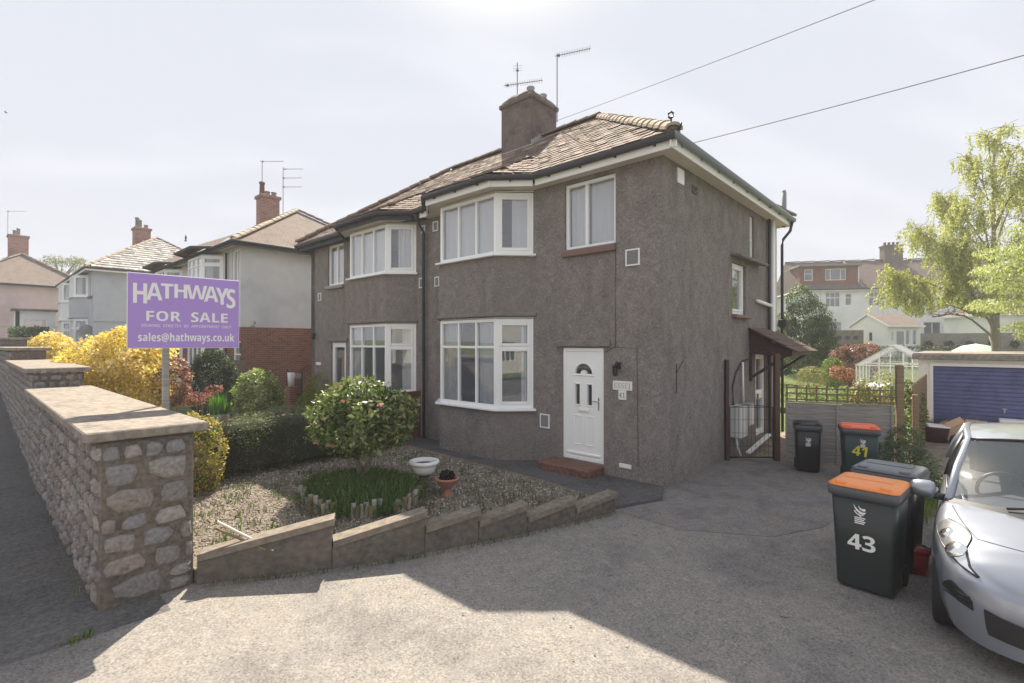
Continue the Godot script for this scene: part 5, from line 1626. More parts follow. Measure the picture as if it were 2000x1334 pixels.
# ---------------------------------------------------------------- side gate, fence, garage
func side_gate():
	var o = thing("side_gate", "dark wire side gate between a maroon post and a brown post", "gate", V(0.05, 0, -2.8), 42.0)
	part(o, "post", G.new().box(V(0, 1.04, 0), V(0.07, 2.08, 0.07), Basis(), 0.006), M.maroon)
	var L = 1.02
	part(o, "post", G.new().box(V(L, 1.1, 0), V(0.1, 2.2, 0.1), Basis(), 0.006), M.brownpost)
	var f := G.new(true)
	var arch = [V(0.06, 0.05, 0), V(0.06, 1.1, 0)]
	for k in 9: arch.append(V(0.06 + (L - 0.14) * (k + 1) / 10.0, 1.1 + 0.04 * sin(PI * (k + 1) / 10.0), 0))
	arch.append(V(L - 0.08, 1.1, 0)); arch.append(V(L - 0.08, 0.05, 0))
	f.tube(arch, 0.008, 6)
	f.tube([V(0.06, 0.07, 0), V(L - 0.08, 0.07, 0)], 0.018, 6)
	f.tube([V(0.06, 1.1, 0), V(L - 0.08, 1.1, 0)], 0.008, 6)
	part(o, "frame", f, M.iron)
	for i in 9:
		var x = 0.06 + (L - 0.14) * (i + 1) / 10.0
		part(o, "bar", G.new().tube([V(x, 0.07, 0), V(x, 1.1 + 0.04 * sin(PI * (i + 1) / 10.0), 0)], 0.003, 5), M.iron)
	for i in 3:
		var y = 0.3 + 0.27 * i
		part(o, "bar", G.new().tube([V(0.06, y, 0.005), V(L - 0.08, y, 0.005)], 0.003, 4), M.iron)
	o = thing("white_plank", "long white plank lying along the side wall behind the gate", "plank", V(0.28, 0, -3.4))
	part(o, "board", G.new().bar(V(0, 0.1, 0), V(0.0, 0.28, -1.5), 0.1, 0.05, 0.008), M.white_paint)

func fence():
	var o = thing("trellis_fence", "grey lap board fence panel with trellis top behind the bins", "fence", V(0.95, 0, -3.56), 17.4)
	var L = 1.8
	for i in 9:
		var b = part(o, "board", G.new().box(Vector3(), V(L, 0.145, 0.016), Basis(), 0.003), M.greywood)
		b.transform = Transform3D(Basis(Vector3.RIGHT, 0.07), V(L / 2, 0.09 + i * 0.13, 0.006 * (i % 2)))
	for x in [0.02, L * 0.5, L - 0.02]: part(o, "batten", G.new().box(V(x, 0.62, 0.024), V(0.04, 1.18, 0.02), Basis(), 0.003), M.greywood)
	part(o, "capping", G.new().box(V(L / 2, 1.23, 0.01), V(L, 0.025, 0.06), Basis(), 0.005), M.greywood)
	for i in 11: part(o, "trellis_slat", G.new().box(V(0.03 + i * (L - 0.06) / 10, 1.405, 0), V(0.03, 0.33, 0.014), Basis(), 0.003), M.brownwood)
	for y in [1.28, 1.4, 1.51]: part(o, "trellis_slat", G.new().box(V(L / 2, y, 0.015), V(L, 0.028, 0.014), Basis(), 0.003), M.brownwood)
	o = thing("fence_post", "tall square timber post at the right end of the trellis panel", "post", V(2.76, 0, -4.14), 17.4)
	part(o, "shaft", G.new().box(V(0, 1.0, 0), V(0.115, 2.0, 0.115), Basis(), 0.008), M.brownwood)
	o = thing("fence_post", "shorter timber post just right of the tall trellis post", "post", V(2.98, 0, -4.3), 10)
	part(o, "shaft", G.new().box(V(0, 0.72, 0), V(0.09, 1.45, 0.09), Basis(), 0.008), M.brownwood)
	o = thing("board_fence", "brown vertical board fence running back from the post to the garage", "fence", V(2.93, 0, -4.6), 90)
	for i in 34:
		var h = 1.62 + 0.02 * sin(i * 2.1)
		part(o, "board", G.new().box(V(0.06 + i * 0.13, h / 2, 0.01 * (i % 2)), V(0.125, h, 0.016), Basis(), 0.003), M.brownwood)
	for y in [0.4, 1.3]: part(o, "rail", G.new().box(V(2.25, y, -0.035), V(4.4, 0.07, 0.04), Basis(), 0.003), M.brownwood)

func garage():
	var o = thing("garage", "flat-roofed white pebbledashed garage with a wide blue ribbed door", "garage", V(2.76, 0, -9.2))
	var W = 3.5; var H = 1.99
	var g := G.new()
	g.wall(F(0, 0, 0), W, H, 0.2, [Rect2(0.3, 0.0, 2.7, 1.84)])
	g.wall(Transform3D(Basis(V(0, 0, 1), V(0, 1, 0), V(-1, 0, 0)), V(0, 0, -5.2)), 5.0, H, 0.2)
	g.wall(SD(W, 0, -0.2), 5.0, H, 0.2)
	g.wall(Transform3D(Basis(V(-1, 0, 0), V(0, 1, 0), V(0, 0, -1)), V(W, 0, -5.2)), W, H, 0.2)
	part(o, "wall", g, M.whiterender)
	var rf = part(o, "roof", G.new().box(V(W / 2, H + 0.08, -2.6), V(W + 0.24, 0.15, 5.5), Basis(), 0.015), M.greyblock)
	part(rf, "felt_edge", G.new().box(V(W / 2, H + 0.165, -2.6), V(W + 0.2, 0.02, 5.46), Basis(), 0.008), M.coping)
	part(o, "door_frame", G.new().box(V(1.65, 1.87, 0.02), V(2.82, 0.08, 0.06), Basis(), 0.006).box(V(0.27, 0.92, 0.018), V(0.07, 1.84, 0.05), Basis(), 0.006).box(V(3.03, 0.92, 0.018), V(0.07, 1.84, 0.05), Basis(), 0.006), M.white_paint)
	M.blue = surf(ntex(256, 61, [[FastNoiseLite.TYPE_SIMPLEX, 0.02, 1.0, 4]], [Color(0.09, 0.108, 0.27), Color(0.12, 0.14, 0.34)]), 2.0, 0.5, null, 0.0, TX.stain, 2.0)
	var d := Node3D.new()
	d.name = "door"
	o.add_child(d, true)
	var slats := 18
	for i in slats:
		var y0 = 0.02 + i * 1.8 / slats
		part(d, "slat", G.new().box(V(1.65, y0 + 0.9 / slats, -0.05 - 0.006 * (i % 2)), V(2.68, 1.8 / slats - 0.007, 0.03), Basis(), 0.008), M.blue)
	part(d, "handle", G.new().box(V(1.62, 0.78, -0.015), V(0.035, 0.13, 0.05), Basis(), 0.01).box(V(1.62, 0.82, 0.0), V(0.1, 0.03, 0.03), Basis(), 0.01), M.steel)
	part(d, "backing", G.new().box(V(1.65, 0.92, -0.1), V(2.7, 1.84, 0.02)), M.blue)
	# odds and ends heaped against the door
	var r := RandomNumberGenerator.new()
	r.seed = 31
	o = thing("maroon_tub", "round maroon tub with a white lid lying across it by the garage", "tub", V(3.12, 0, -8.35))
	part(o, "tub", G.new(true).lathe([Vector2(0.0, 0.0), Vector2(0.22, 0.0), Vector2(0.29, 0.34), Vector2(0.3, 0.36), Vector2(0.28, 0.36), Vector2(0.21, 0.03), Vector2(0.0, 0.03)], 24), plain(0.07, 0.022, 0.025, 0.5))
	part(o, "lid", G.new().box(V(0.03, 0.39, 0.02), V(0.44, 0.035, 0.36), Basis.from_euler(V(0.1, 0.4, -0.06)), 0.015), M.white_paint)
	M.card = plain(0.5, 0.34, 0.22, 0.85)
	for q in [["flattened tan cardboard box leaning on the maroon tub", V(3.55, 0.0, -8.55), 0.46, 0.4, 25.0, 0.5], ["larger tan cardboard box behind the leaning one, flaps open", V(3.8, 0.0, -8.85), 0.5, 0.42, -15.0, 0.0], ["printed cardboard carton nearest the white frame", V(4.15, 0.0, -8.8), 0.44, 0.34, 10.0, 0.0]]:
		o = thing("cardboard_box", q[0], "box", q[1], q[4], "boxes heaped by the garage")
		var t = Transform3D(Basis(Vector3.BACK, q[5]), V(0, 0.04 if q[5] else 0.0, 0))
		part(o, "carton", G.new().box(t * V(0, q[3] / 2, 0), V(q[2], q[3], 0.3), t.basis, 0.006), M.card)
		for s in [-1, 1]: part(o, "flap", G.new().box(t * V(s * 0.1, q[3] + 0.06, s * 0.12), V(q[2] * 0.8, 0.006, 0.16), t.basis * Basis(Vector3.RIGHT, s * 0.9)), M.card)
	o = thing("green_sack", "dark green garden sack slumped behind the car roof", "sack", V(3.72, 0, -8.0))
	var sk := G.new(true)
	var rings = []
	for q in [[0.0, 0.26], [0.1, 0.32], [0.22, 0.28], [0.3, 0.16], [0.33, 0.03]]:
		var ring = []
		for k in 14: ring.append(V(cos(TAU * k / 14) * q[1] * r.randf_range(0.85, 1.1), q[0], -sin(TAU * k / 14) * q[1] * 0.7 * r.randf_range(0.85, 1.1)))
		rings.append(ring)
	part(o, "bag", sk.loft(rings), plain(0.03, 0.06, 0.045, 0.5))
	o = thing("wooden_chest", "reddish wooden drawer lying against the garage door", "drawer", V(4.15, 0.0, -9.05), 5)
	part(o, "front", G.new().box(V(0, 0.4, 0.0), V(0.6, 0.1, 0.05), Basis(), 0.008), plain(0.3, 0.1, 0.05, 0.6))
	part(o, "carcase", G.new().box(V(0, 0.19, -0.02), V(0.56, 0.36, 0.2), Basis(), 0.008), plain(0.22, 0.1, 0.06, 0.7))
	o = thing("white_table", "white painted table frame standing before the garage door", "table", V(4.85, 0, -8.95))
	part(o, "top", G.new().box(V(0, 0.57, 0), V(1.15, 0.07, 0.4), Basis(), 0.01), M.white_paint)
	for s in [-1, 1]: part(o, "leg", G.new().box(V(s * 0.54, 0.27, 0.16), V(0.06, 0.54, 0.06), Basis(), 0.006), M.white_paint)
	part(o, "rail", G.new().box(V(0, 0.28, 0.165), V(1.02, 0.16, 0.05), Basis(), 0.006), M.white_paint)
	# scraps on the tarmac
	var dbx = []
	var dbc = []
	for i in 260: dbx.append(Transform3D(Basis.from_euler(V(0, r.randf() * TAU, 0)).scaled(V(r.randf_range(0.4, 1.6), 1, r.randf_range(0.4, 1.3))), V(r.randf_range(-0.9, 3.6), 0.012, r.randf_range(0.5, 5.2))))
	for i in 9: dbc.append(cg(Color(0.5, 0.46, 0.4), r.randf_range(0.25, 1.2)))
	meta(many(self, "grit", G.new().box(Vector3(), V(0.016, 0.004, 0.012), Basis(), 0.0015).mesh(), M.tilemass, dbx, dbc), "loose grit and petals scattered over the drive", "grit")
	for w in [[V(0.95, 0.006, 3.25), "pale dead leaf in the middle of the shaded drive"], [V(2.5, 0.006, 2.9), "pale dead leaf in front of the number 43 bin"], [V(1.9, 0.006, 3.35), "pale dead leaf near the edge of the house shadow"], [V(0.6, 0.006, 2.1), "pale dead leaf nearest the low stepped wall"]]:
		var q = w[0]
		var lf = part(self, "dead_leaf", G.new().poly(PackedVector2Array([Vector2(-0.035, 0), Vector2(0, 0.014), Vector2(0.04, 0.003), Vector2(0.0, -0.013)]), 0.003, Transform3D(Basis.from_euler(V(-PI / 2, r.randf() * TAU, 0)), q)), M.palecoping)
		meta(lf, w[1], "leaf", "dead leaves on the drive")

# ---------------------------------------------------------------- other houses
func rect_wall(o: Node, xf: Transform3D, w: float, h: float, wins: Array, mat: Material, y0 := 0.0, glass_door := true):
	var g := G.new()
	var holes = []
	for q in wins: holes.append(Rect2(q[0], q[1] - y0, q[2], q[3]))
	g.wall(xf * F(0, y0, 0), w, h - y0, 0.2, holes)
	part(o, "wall", g, mat)
	for q in wins:
		window(o, xf * F(q[0], q[1], -0.05), q[2], q[3], q[4], q[5], 0.06, 0.05, 0.0)

func hip_roof(o: Node, W: float, D: float, e: float, ridge: float, over: float, mat: Material, fascia: Material, capm: Material, hips := true) -> Node:
	var x0 = -W - over; var x1 = over; var z0 = over; var z1 = -D - over
	var i = (z0 - z1) / 2 if hips else 0.001
	var A = V(x1 - i, ridge, (z0 + z1) / 2); var B = V(x0 + i, ridge, (z0 + z1) / 2)
	var g := G.new()
	g.quad(V(x0, e, z0), V(x1, e, z0), A, B); g.quad(V(x1, e, z1), V(x0, e, z1), B, A)
	g.tri(V(x1, e, z0), V(x1, e, z1), A); g.tri(V(x0, e, z1), V(x0, e, z0), B)
	var rf = part(o, "roof", g, mat)
	g = G.new()
	g.quad(V(x0, e - 0.06, z0 - 0.02), V(x0, e - 0.06, z1 + 0.02), V(x1 - 0.02, e - 0.06, z1 + 0.02), V(x1 - 0.02, e - 0.06, z0 - 0.02))
	part(o, "soffit", g, M.cream)
	g = G.new()
	for q in [[V(x0, e, z0), V(x1, e, z0)], [V(x1, e, z0), V(x1, e, z1)], [V(x1, e, z1), V(x0, e, z1)], [V(x0, e, z1), V(x0, e, z0)]]:
		g.bar(q[0] - V(0, 0.08, 0), q[1] - V(0, 0.08, 0), 0.03, 0.18, 0.004)
	part(o, "fascia", g, fascia)
	g = G.new(true)
	g.tube([V(x0, e - 0.02, z0 + 0.06), V(x1 + 0.06, e - 0.02, z0 + 0.06), V(x1 + 0.06, e - 0.02, z1)], 0.055, 8)
	part(o, "gutter", g, M.gutter)
	if hips:
		cap_tiles(rf, "hip_tile", V(x1, e + 0.04, z0), A + V(0, 0.04, 0), 15, 0.12, capm, 3)
		cap_tiles(rf, "hip_tile", V(x1, e + 0.04, z1), A + V(0, 0.04, 0), 15, 0.12, M.ridgetile, 3)
	cap_tiles(rf, "ridge_tile", A + V(0, 0.04, 0), B + V(0, 0.04, 0), 16, 0.12, M.ridgetile, 3)
	return rf

func stack(rf: Node, c: Vector3, w: float, d: float, y0: float, y1: float, mat: Material, pots: Array):
	var ch = part(rf, "chimney", G.new().box(V(c.x, (y0 + y1) / 2, c.z), V(w, y1 - y0, d), Basis(), 0.01).box(V(c.x, y1 - 0.06, c.z), V(w + 0.14, 0.16, d + 0.14), Basis(), 0.02), mat)
	for p in pots:
		part(ch, "chimney_pot", G.new(true).lathe([Vector2(0.13, 0.0), Vector2(0.11, p[2] * 0.85), Vector2(0.14, p[2] * 0.88), Vector2(0.14, p[2]), Vector2(0.09, p[2])], 14, V(c.x + p[0], y1, c.z + p[1])), M.redtile if p[3] else M.binrim2)
	return ch

func street_houses():
	M.binrim2 = plain(0.25, 0.24, 0.23, 0.7)
	# next house up the street: grey render over brick
	var o = thing("neighbour_house", "grey rendered house over red brick ground floor, behind the for sale sign", "house", V(-16.0, 0.41, 1.0), 0, "semi-detached houses up the street")
	rect_wall(o, F(-12.5, 2.62, 0), 12.5, 3.0, [[11.55, 1.62, 0.8, 1.3, [0.5], []], [1.2, 1.6, 1.0, 1.3, [0.5], []], [7.98, 1.58, 2.8, 1.3, [], []], [3.6, 1.58, 2.8, 1.3, [], []]].slice(0, 2), M.greyrender)
	rect_wall(o, F(-12.48, 0, -0.02), 12.46, 2.62, [[11.6, 0.1, 0.85, 2.0, [], [0.75]]], M.brick)
	rect_wall(o, SD(0, 2.62, -0.2), 7.3, 3.0, [], M.greyrender)
	rect_wall(o, SD(-0.02, 0, -0.22), 7.28, 2.62, [], M.brick)
	part(o, "wall", G.new().box(V(-6.25, 2.8, -7.4), V(12.46, 5.6, 0.2)).box(V(-12.38, 2.8, -3.75), V(0.2, 5.58, 7.0)), M.greyrender)
	part(o, "soil_pipe", G.new(true).tube([V(-1.3, 5.5, 0.08), V(-1.3, 0.1, 0.08)], 0.04, 8), M.gutter)
	bay(o, -4.9, -1.9, 0.6, 0.6, {"cols": [0.33, 0.66], "rows": [0.72]}, {"cols": [0.33, 0.66], "rows": [0.72]}, M.greyrender)
	bay(o, -10.4, -7.4, 0.6, 0.6, {"cols": [0.33, 0.66], "rows": [0.72]}, {"cols": [0.33, 0.66], "rows": [0.72]}, M.whiterender)
	for q in [[-4.4, 4.3], [-9.9, 4.3]]: curtain(o, F(q[0], q[1], 0.2), 2.0, 1.15, M.net, 0.02, 10.0, "net_curtain")
	curtain(o, F(-0.9, 4.25, -0.3), 0.7, 1.25, M.net, 0.02, 5.0, "net_curtain")
	var rf = hip_roof(o, 12.5, 7.5, 5.7, 8.3, 0.4, M.roofbase, M.gutter, M.hiptile)
	for q in [[-4.9, -1.9], [-10.4, -7.4]]:
		var g := G.new()
		var a = V(q[0] - 0.2, 5.72, 0.42); var b = V(q[0] + 0.4, 5.72, 1.0); var c = V(q[1] - 0.4, 5.72, 1.0); var d = V(q[1] + 0.2, 5.72, 0.42)
		var e = V(q[0] + 0.9, 6.6, -0.75); var f = V(q[1] - 0.9, 6.6, -0.75)
		g.quad(b, c, f, e); g.tri(a, b, e); g.tri(c, d, f)
		part(rf, "bay_roof", g, M.roofbase)
		part(rf, "bay_gutter", G.new(true).tube([a, b, c, d], 0.06, 8), M.gutter)
	var ch = stack(rf, V(-6.25, 0, -3.4), 0.75, 0.85, 7.6, 9.4, M.stackbrick, [[-0.22, 0.2, 0.75, 1], [0.05, 0.05, 0.25, 0], [0.22, -0.2, 0.22, 0]])
	aerial(ch, "television_aerial", V(-6.47, 10.1, -3.2), 1.15, [[1.1, V(0.7, 0, -0.6), 1.2, 0.1, 8]])
	aerial(ch, "television_aerial", V(-5.65, 8.6, -3.9), 2.3, [[2.2, V(0.7, 0, -0.6), 1.0, 0.0, 6], [1.75, V(0.7, 0, -0.6), 1.0, 0.05, 6], [1.3, V(0.7, 0, -0.6), 1.0, 0.05, 6]])
	lamp_bracket(o)
	# third house: blue-grey render, patterned pantile hip
	o = thing("neighbour_house", "blue-grey rendered house with chequered pantile hip roof, left of the sign", "house", V(-32.7, 0.98, 3.0), 0, "semi-detached houses up the street")
	rect_wall(o, F(-12.5, 0, 0), 12.5, 5.6, [[11.3, 4.2, 0.75, 1.3, [0.5], []], [1.2, 4.2, 1.0, 1.3, [0.5], []]], M.bluerender)
	rect_wall(o, SD(0, 0, -0.2), 7.3, 5.6, [], M.bluerender)
	part(o, "wall", G.new().box(V(-6.25, 2.8, -7.4), V(12.46, 5.6, 0.2)).box(V(-12.38, 2.8, -3.75), V(0.2, 5.58, 7.0)), M.bluerender)
	part(o, "string_course", G.new().box(V(0.02, 2.75, -3.7), V(0.06, 0.1, 7.4), Basis(), 0.01), M.bluerender)
	part(o, "window_sill", G.new().box(V(-0.83, 4.12, 0.04), V(0.9, 0.12, 0.16), Basis(), 0.01), M.redsill)
	part(o, "satellite_dish", G.new(true).lathe([Vector2(0.0, 0.0), Vector2(0.2, 0.03), Vector2(0.32, 0.1), Vector2(0.31, 0.11), Vector2(0.0, 0.02)], 16), M.binrim2).transform = Transform3D(Basis(V(0, 0, 1), -1.2), V(-0.5, 2.2, 0.25))
	bay(o, -4.9, -1.9, 0.6, 0.6, {"cols": [0.33, 0.66], "rows": []}, {"cols": [0.33, 0.66], "rows": [0.68]}, M.bluerender)
	bay(o, -10.4, -7.4, 0.6, 0.6, {"cols": [0.33, 0.66], "rows": []}, {"cols": [0.33, 0.66], "rows": [0.68]}, M.whiterender)
	for q in [[-4.4, 4.3], [-9.9, 4.3]]: curtain(o, F(q[0], q[1], 0.2), 2.0, 1.15, M.net, 0.02, 10.0, "net_curtain")
	rf = hip_roof(o, 12.5, 7.5, 5.7, 8.5, 0.4, M.roofgrey, M.white_paint, M.hiptile)
	var hv = V(-4.15, 2.8, 0).normalized()
	var hl = V(-4.15, 2.8, 0).length()
	lay_tiles(rf, "pantile", V(0.4, 5.72, 0.4), V(0, 0, -1), hv, 8.3, hl, func(a, b): return a > b / hl * 4.15 and a < 8.3 - b / hl * 4.15, 0.24, 0.3, V(0.4, 5.7, 0.4), 0, 14, [Color(0.5, 0.48, 0.45), Color(0.36, 0.35, 0.33)], M.tiles, 0.05)
	stack(rf, V(-6.25, 0, -3.4), 0.85, 0.9, 7.6, 9.5, M.stackbrick, [[-0.25, 0.2, 0.8, 0], [0.0, 0.1, 0.6, 0], [0.28, -0.2, 0.25, 0]])
	part(rf, "finial", G.new(true).lathe([Vector2(0.1, 0.0), Vector2(0.04, 0.1), Vector2(0.07, 0.25), Vector2(0.0, 0.5)], 8, V(-3.2, 8.5, -5.3)), M.gutter)
	# farthest: pink render, at the bend of the street
	o = thing("neighbour_house", "pinkish rendered house with plain brown hip roof at the left edge", "house", V(-50.0, 1.3, 8.6), 0, "semi-detached houses up the street")
	rect_wall(o, F(-12.5, 0, 0), 12.5, 5.6, [[11.2, 4.2, 0.9, 1.3, [0.5], []], [8.0, 4.2, 2.2, 1.3, [0.33, 0.66], []], [8.0, 1.0, 2.2, 1.6, [0.33, 0.66], []]], M.pinkrender)
	rect_wall(o, SD(0, 0, -0.2), 7.3, 5.6, [], M.pinkrender)
	part(o, "wall", G.new().box(V(-6.25, 2.8, -7.4), V(12.46, 5.6, 0.2)).box(V(-12.38, 2.8, -3.75), V(0.2, 5.58, 7.0)), M.pinkrender)
	part(o, "string_course", G.new().box(V(0.02, 2.5, -3.7), V(0.06, 0.1, 7.4), Basis(), 0.01), M.pinkrender)
	rf = hip_roof(o, 12.5, 7.5, 5.7, 8.5, 0.4, M.roofbase, M.gutter, M.hiptile)
	stack(rf, V(-4.6, 0, -3.6), 1.1, 1.2, 7.9, 10.1, M.stackbrick, [[-0.25, 0.2, 0.5, 0], [0.2, 0.0, 0.6, 0]])
	aerial(rf, "television_aerial", V(-4.9, 10.0, -3.0), 2.2, [[2.1, V(0.7, 0, -0.6), 1.6, 0.1, 6]])
	# porch side extension between the far pair
	o = thing("white_porch", "small white porch with a lean-to roof beside the pink house", "porch", V(-44.2, 1.1, 5.6))
	rect_wall(o, SD(0, 0, 0), 2.0, 3.6, [[0.4, 1.9, 1.2, 1.1, [0.5], []], [0.5, 0.1, 0.9, 1.4, [], []]], M.whiterender)
	rect_wall(o, F(-2.0, 0, 0), 2.0, 3.6, [], M.whiterender)
	part(o, "roof", G.new().box(V(-0.9, 3.68, -1.0), V(2.4, 0.12, 2.4), Basis(), 0.01), M.roofbase)
	# across the road, seen only in the windows
	for q in [["white rendered house across the road, left one mirrored in the windows", V(-4.5, 0.1, 21.0), M.whiterender], ["white rendered house across the road, right one mirrored in the windows", V(9.5, 0.0, 21.0), M.whiterender]]:
		o = thing("opposite_house", q[0], "house", q[1], 180, "houses across the road")
		rect_wall(o, F(-11.5, 0, 0), 11.5, 5.6, [[1.0, 4.1, 1.8, 1.3, [0.33, 0.66], []], [4.0, 4.1, 1.0, 1.3, [0.5], []], [7.5, 4.1, 1.8, 1.3, [0.33, 0.66], []], [1.0, 1.0, 1.8, 1.6, [0.33, 0.66], [0.7]], [7.5, 1.0, 1.8, 1.6, [0.33, 0.66], [0.7]], [4.6, 0.1, 0.95, 2.1, [], []]], q[2])
		part(o, "wall", G.new().box(V(-0.1, 2.8, -3.75), V(0.2, 5.6, 7.1)).box(V(-11.4, 2.8, -3.75), V(0.2, 5.6, 7.1)).box(V(-5.75, 2.8, -7.4), V(11.48, 5.58, 0.2)), q[2])
		hip_roof(o, 11.5, 7.5, 5.7, 8.3, 0.4, M.roofbase, M.white_paint, M.ridgetile)

func lamp_bracket(o: Node):
	part(o, "wall_lamp", G.new(true).tube([V(0.02, 2.75, -0.5), V(0.2, 2.85, -0.4), V(0.34, 2.72, -0.3)], 0.02, 6).lathe([Vector2(0.0, -0.02), Vector2(0.1, -0.12), Vector2(0.0, -0.1)], 10, V(0.36, 2.74, -0.28)), M.steel)

func rear_houses():
	# white terrace beyond the gardens
	var o = thing("white_terrace", "white rendered terrace with brown roof and brick box dormer beyond the gardens", "house", V(11.05, 2.05, -61.3), 32.2)
	var wins = []
	for q in [[-22.1, 4.15, 0.7, 1.1, [0.5], []], [-20.9, 4.05, 1.35, 1.5, [0.33, 0.66], [0.65]], [-19.1, 4.2, 0.6, 1.2, [], []], [-17.0, 4.1, 1.5, 1.4, [0.33, 0.66], [0.65]], [-14.9, 4.05, 0.8, 1.5, [], []], [-12.9, 4.1, 1.1, 1.3, [0.5], []], [-8.5, 4.1, 1.2, 1.3, [0.5], []], [-5.0, 4.1, 1.4, 1.3, [0.33, 0.66], []],
		[-20.9, 1.3, 1.5, 1.3, [0.5], [0.6]], [-18.6, 0.3, 0.9, 2.0, [], []], [-12.2, 1.2, 1.5, 1.3, [0.5], []], [-7.0, 0.3, 1.0, 2.1, [0.5], []], [-4.6, 1.2, 1.5, 1.3, [0.5], []]]:
		var w = q.duplicate()
		w[0] += 23.0
		wins.append(w)
	rect_wall(o, F(-23.0, 0, 0), 23.0, 5.75, wins, M.whiterender)
	part(o, "wall", G.new().box(V(-0.1, 2.8, -4.1), V(0.2, 5.6, 7.8)).box(V(-22.9, 2.8, -4.1), V(0.2, 5.6, 7.8)).box(V(-11.5, 2.8, -8.1), V(22.98, 5.58, 0.2)), M.whiterender)
	var rf = hip_roof(o, 23.0, 8.0, 5.8, 9.2, 0.3, M.roofgrey, M.white_paint, M.ridgetile, false)
	part(o, "gable", G.new().poly(PackedVector2Array([Vector2(-0.3, 5.7), Vector2(8.3, 5.7), Vector2(4.0, 9.1)]), 0.2, Transform3D(Basis(V(0, 0, -1), V(0, 1, 0), V(1, 0, 0)), V(-23.1, 0, 0))), M.whiterender)
	stack(rf, V(-13.0, 0, -3.9), 1.7, 1.0, 8.4, 10.7, M.roofgrey, [[-0.6, 0, 0.35, 1], [-0.2, 0, 0.35, 1], [0.2, 0, 0.35, 1], [0.6, 0, 0.35, 1]])
	for x in [-17.6, -8.0]: part(rf, "party_parapet", G.new().bar(V(x, 5.9, 0.3), V(x, 9.3, -4.0), 0.25, 0.12, 0.01), M.coping)
	var d := Node3D.new()
	d.name = "dormer"
	o.add_child(d, true)
	d.position = V(-23.1, 5.6, -0.5)
	rect_wall(d, Transform3D(), 5.4, 2.6, [[0.45, 1.2, 0.8, 1.15, [], [0.6]], [2.4, 1.2, 1.9, 1.15, [0.25, 0.75], []]], M.brick)
	part(d, "cheek", G.new().box(V(5.3, 1.3, -2.1), V(0.2, 2.58, 3.8)).box(V(0.1, 1.3, -2.1), V(0.2, 2.58, 3.8)), M.brick)
	part(d, "flat_roof", G.new().box(V(2.7, 2.68, -1.8), V(5.8, 0.16, 4.4), Basis(), 0.02), M.greyblock)
	part(d, "corner_pipe", G.new(true).tube([V(5.42, 2.6, 0.03), V(5.42, 0.1, 0.03)], 0.05, 6), M.white_paint)
	for x in [-21.3, -15.6, -9.6]: part(o, "downpipe", G.new(true).tube([V(x, 5.6, 0.08), V(x, 0.1, 0.08)], 0.06, 6), M.greygutter if x > -12 else M.white_paint)
	# white outbuilding
	o = thing("white_outbuilding", "small white outbuilding with brown pitched roof and grey door", "outbuilding", V(-0.24, 1.5, -34.73), 47)
	o.scale = V(0.84, 0.84, 0.84)
	rect_wall(o, Transform3D(), 2.9, 2.65, [[0.35, 1.3, 0.22, 0.75, [], []], [1.6, 1.0, 0.4, 1.25, [], []], [2.2, 1.0, 0.4, 1.25, [], []]], M.whiterender)
	part(o, "wall", G.new().box(V(0.1, 1.32, -2.0), V(0.2, 2.64, 3.58)).box(V(2.8, 1.32, -2.0), V(0.2, 2.64, 3.58)).box(V(1.45, 1.32, -3.9), V(2.88, 2.62, 0.2)), M.whiterender)
	part(o, "door", G.new().box(V(1.1, 1.05, 0.02), V(0.6, 2.1, 0.05), Basis(), 0.01), M.grille)
	part(o, "slit_window", G.new().box(V(-0.01, 1.7, -1.7), V(0.04, 0.7, 0.28), Basis(), 0.01), M.darkglass)
	part(o, "gable", G.new().poly(PackedVector2Array([Vector2(0, 2.64), Vector2(4.0, 2.64), Vector2(2.0, 3.6)]), 0.2, Transform3D(Basis(V(0, 0, -1), V(0, 1, 0), V(1, 0, 0)), V(0, 0, 0))), M.whiterender)
	var g := G.new()
	g.quad(V(-0.15, 2.56, 0.25), V(3.1, 2.56, 0.25), V(3.1, 3.66, -2.0), V(-0.15, 3.66, -2.0))
	g.quad(V(3.1, 2.56, -4.25), V(-0.15, 2.56, -4.25), V(-0.15, 3.66, -2.0), V(3.1, 3.66, -2.0))
	part(o, "roof", g, M.roofbase)
	part(o, "fascia", G.new().bar(V(-0.15, 2.52, 0.26), V(3.1, 2.52, 0.26), 0.03, 0.12).bar(V(-0.14, 2.52, 0.26), V(-0.14, 3.62, -2.0), 0.03, 0.12).bar(V(-0.14, 3.62, -2.0), V(-0.14, 2.52, -4.26), 0.03, 0.12), M.white_paint)
	# pierced block wall and long grey wall with round pots
	o = thing("pierced_wall", "tan block wall with round holes beside the white outbuilding", "wall", V(-2.84, 1.5, -35.06), 10)
	var holes := G.new()
	part(o, "blockwork", G.new().box(V(0, 0.95, 0), V(2.4, 1.9, 0.2), Basis(), 0.01), M.palecoping)
	for i in 4:
		for j in 2:
			part(o, "hole", G.new(true).lathe([Vector2(0.16, 0.0), Vector2(0.15, 0.012), Vector2(0.11, 0.012), Vector2(0.11, 0.004), Vector2(0.0, 0.004)], 14), M.ink).transform = Transform3D(Basis(V(1, 0, 0), V(0, 0, 1), V(0, -1, 0)), V(-0.75 + i * 0.5, 0.75 + j * 0.6, 0.1))
	o = thing("grey_garden_wall", "long grey rendered garden wall hung with round dark pots", "wall", V(5.2, 1.3, -37.0), 6)
	part(o, "wall_face", G.new().box(V(0, 0.9, 0), V(9.0, 1.85, 0.2), Basis(), 0.01), M.greyblock)
	for i in 7: part(o, "pot", leaves(160, 0.12, [[V(-3.4 + i * 1.05, 1.1, 0.22), V(0.2, 0.2, 0.14)]], [Color(0.05, 0.07, 0.05), Color(0.1, 0.12, 0.08)], 30 + i, {"gap": -2.0}), M.leaf)
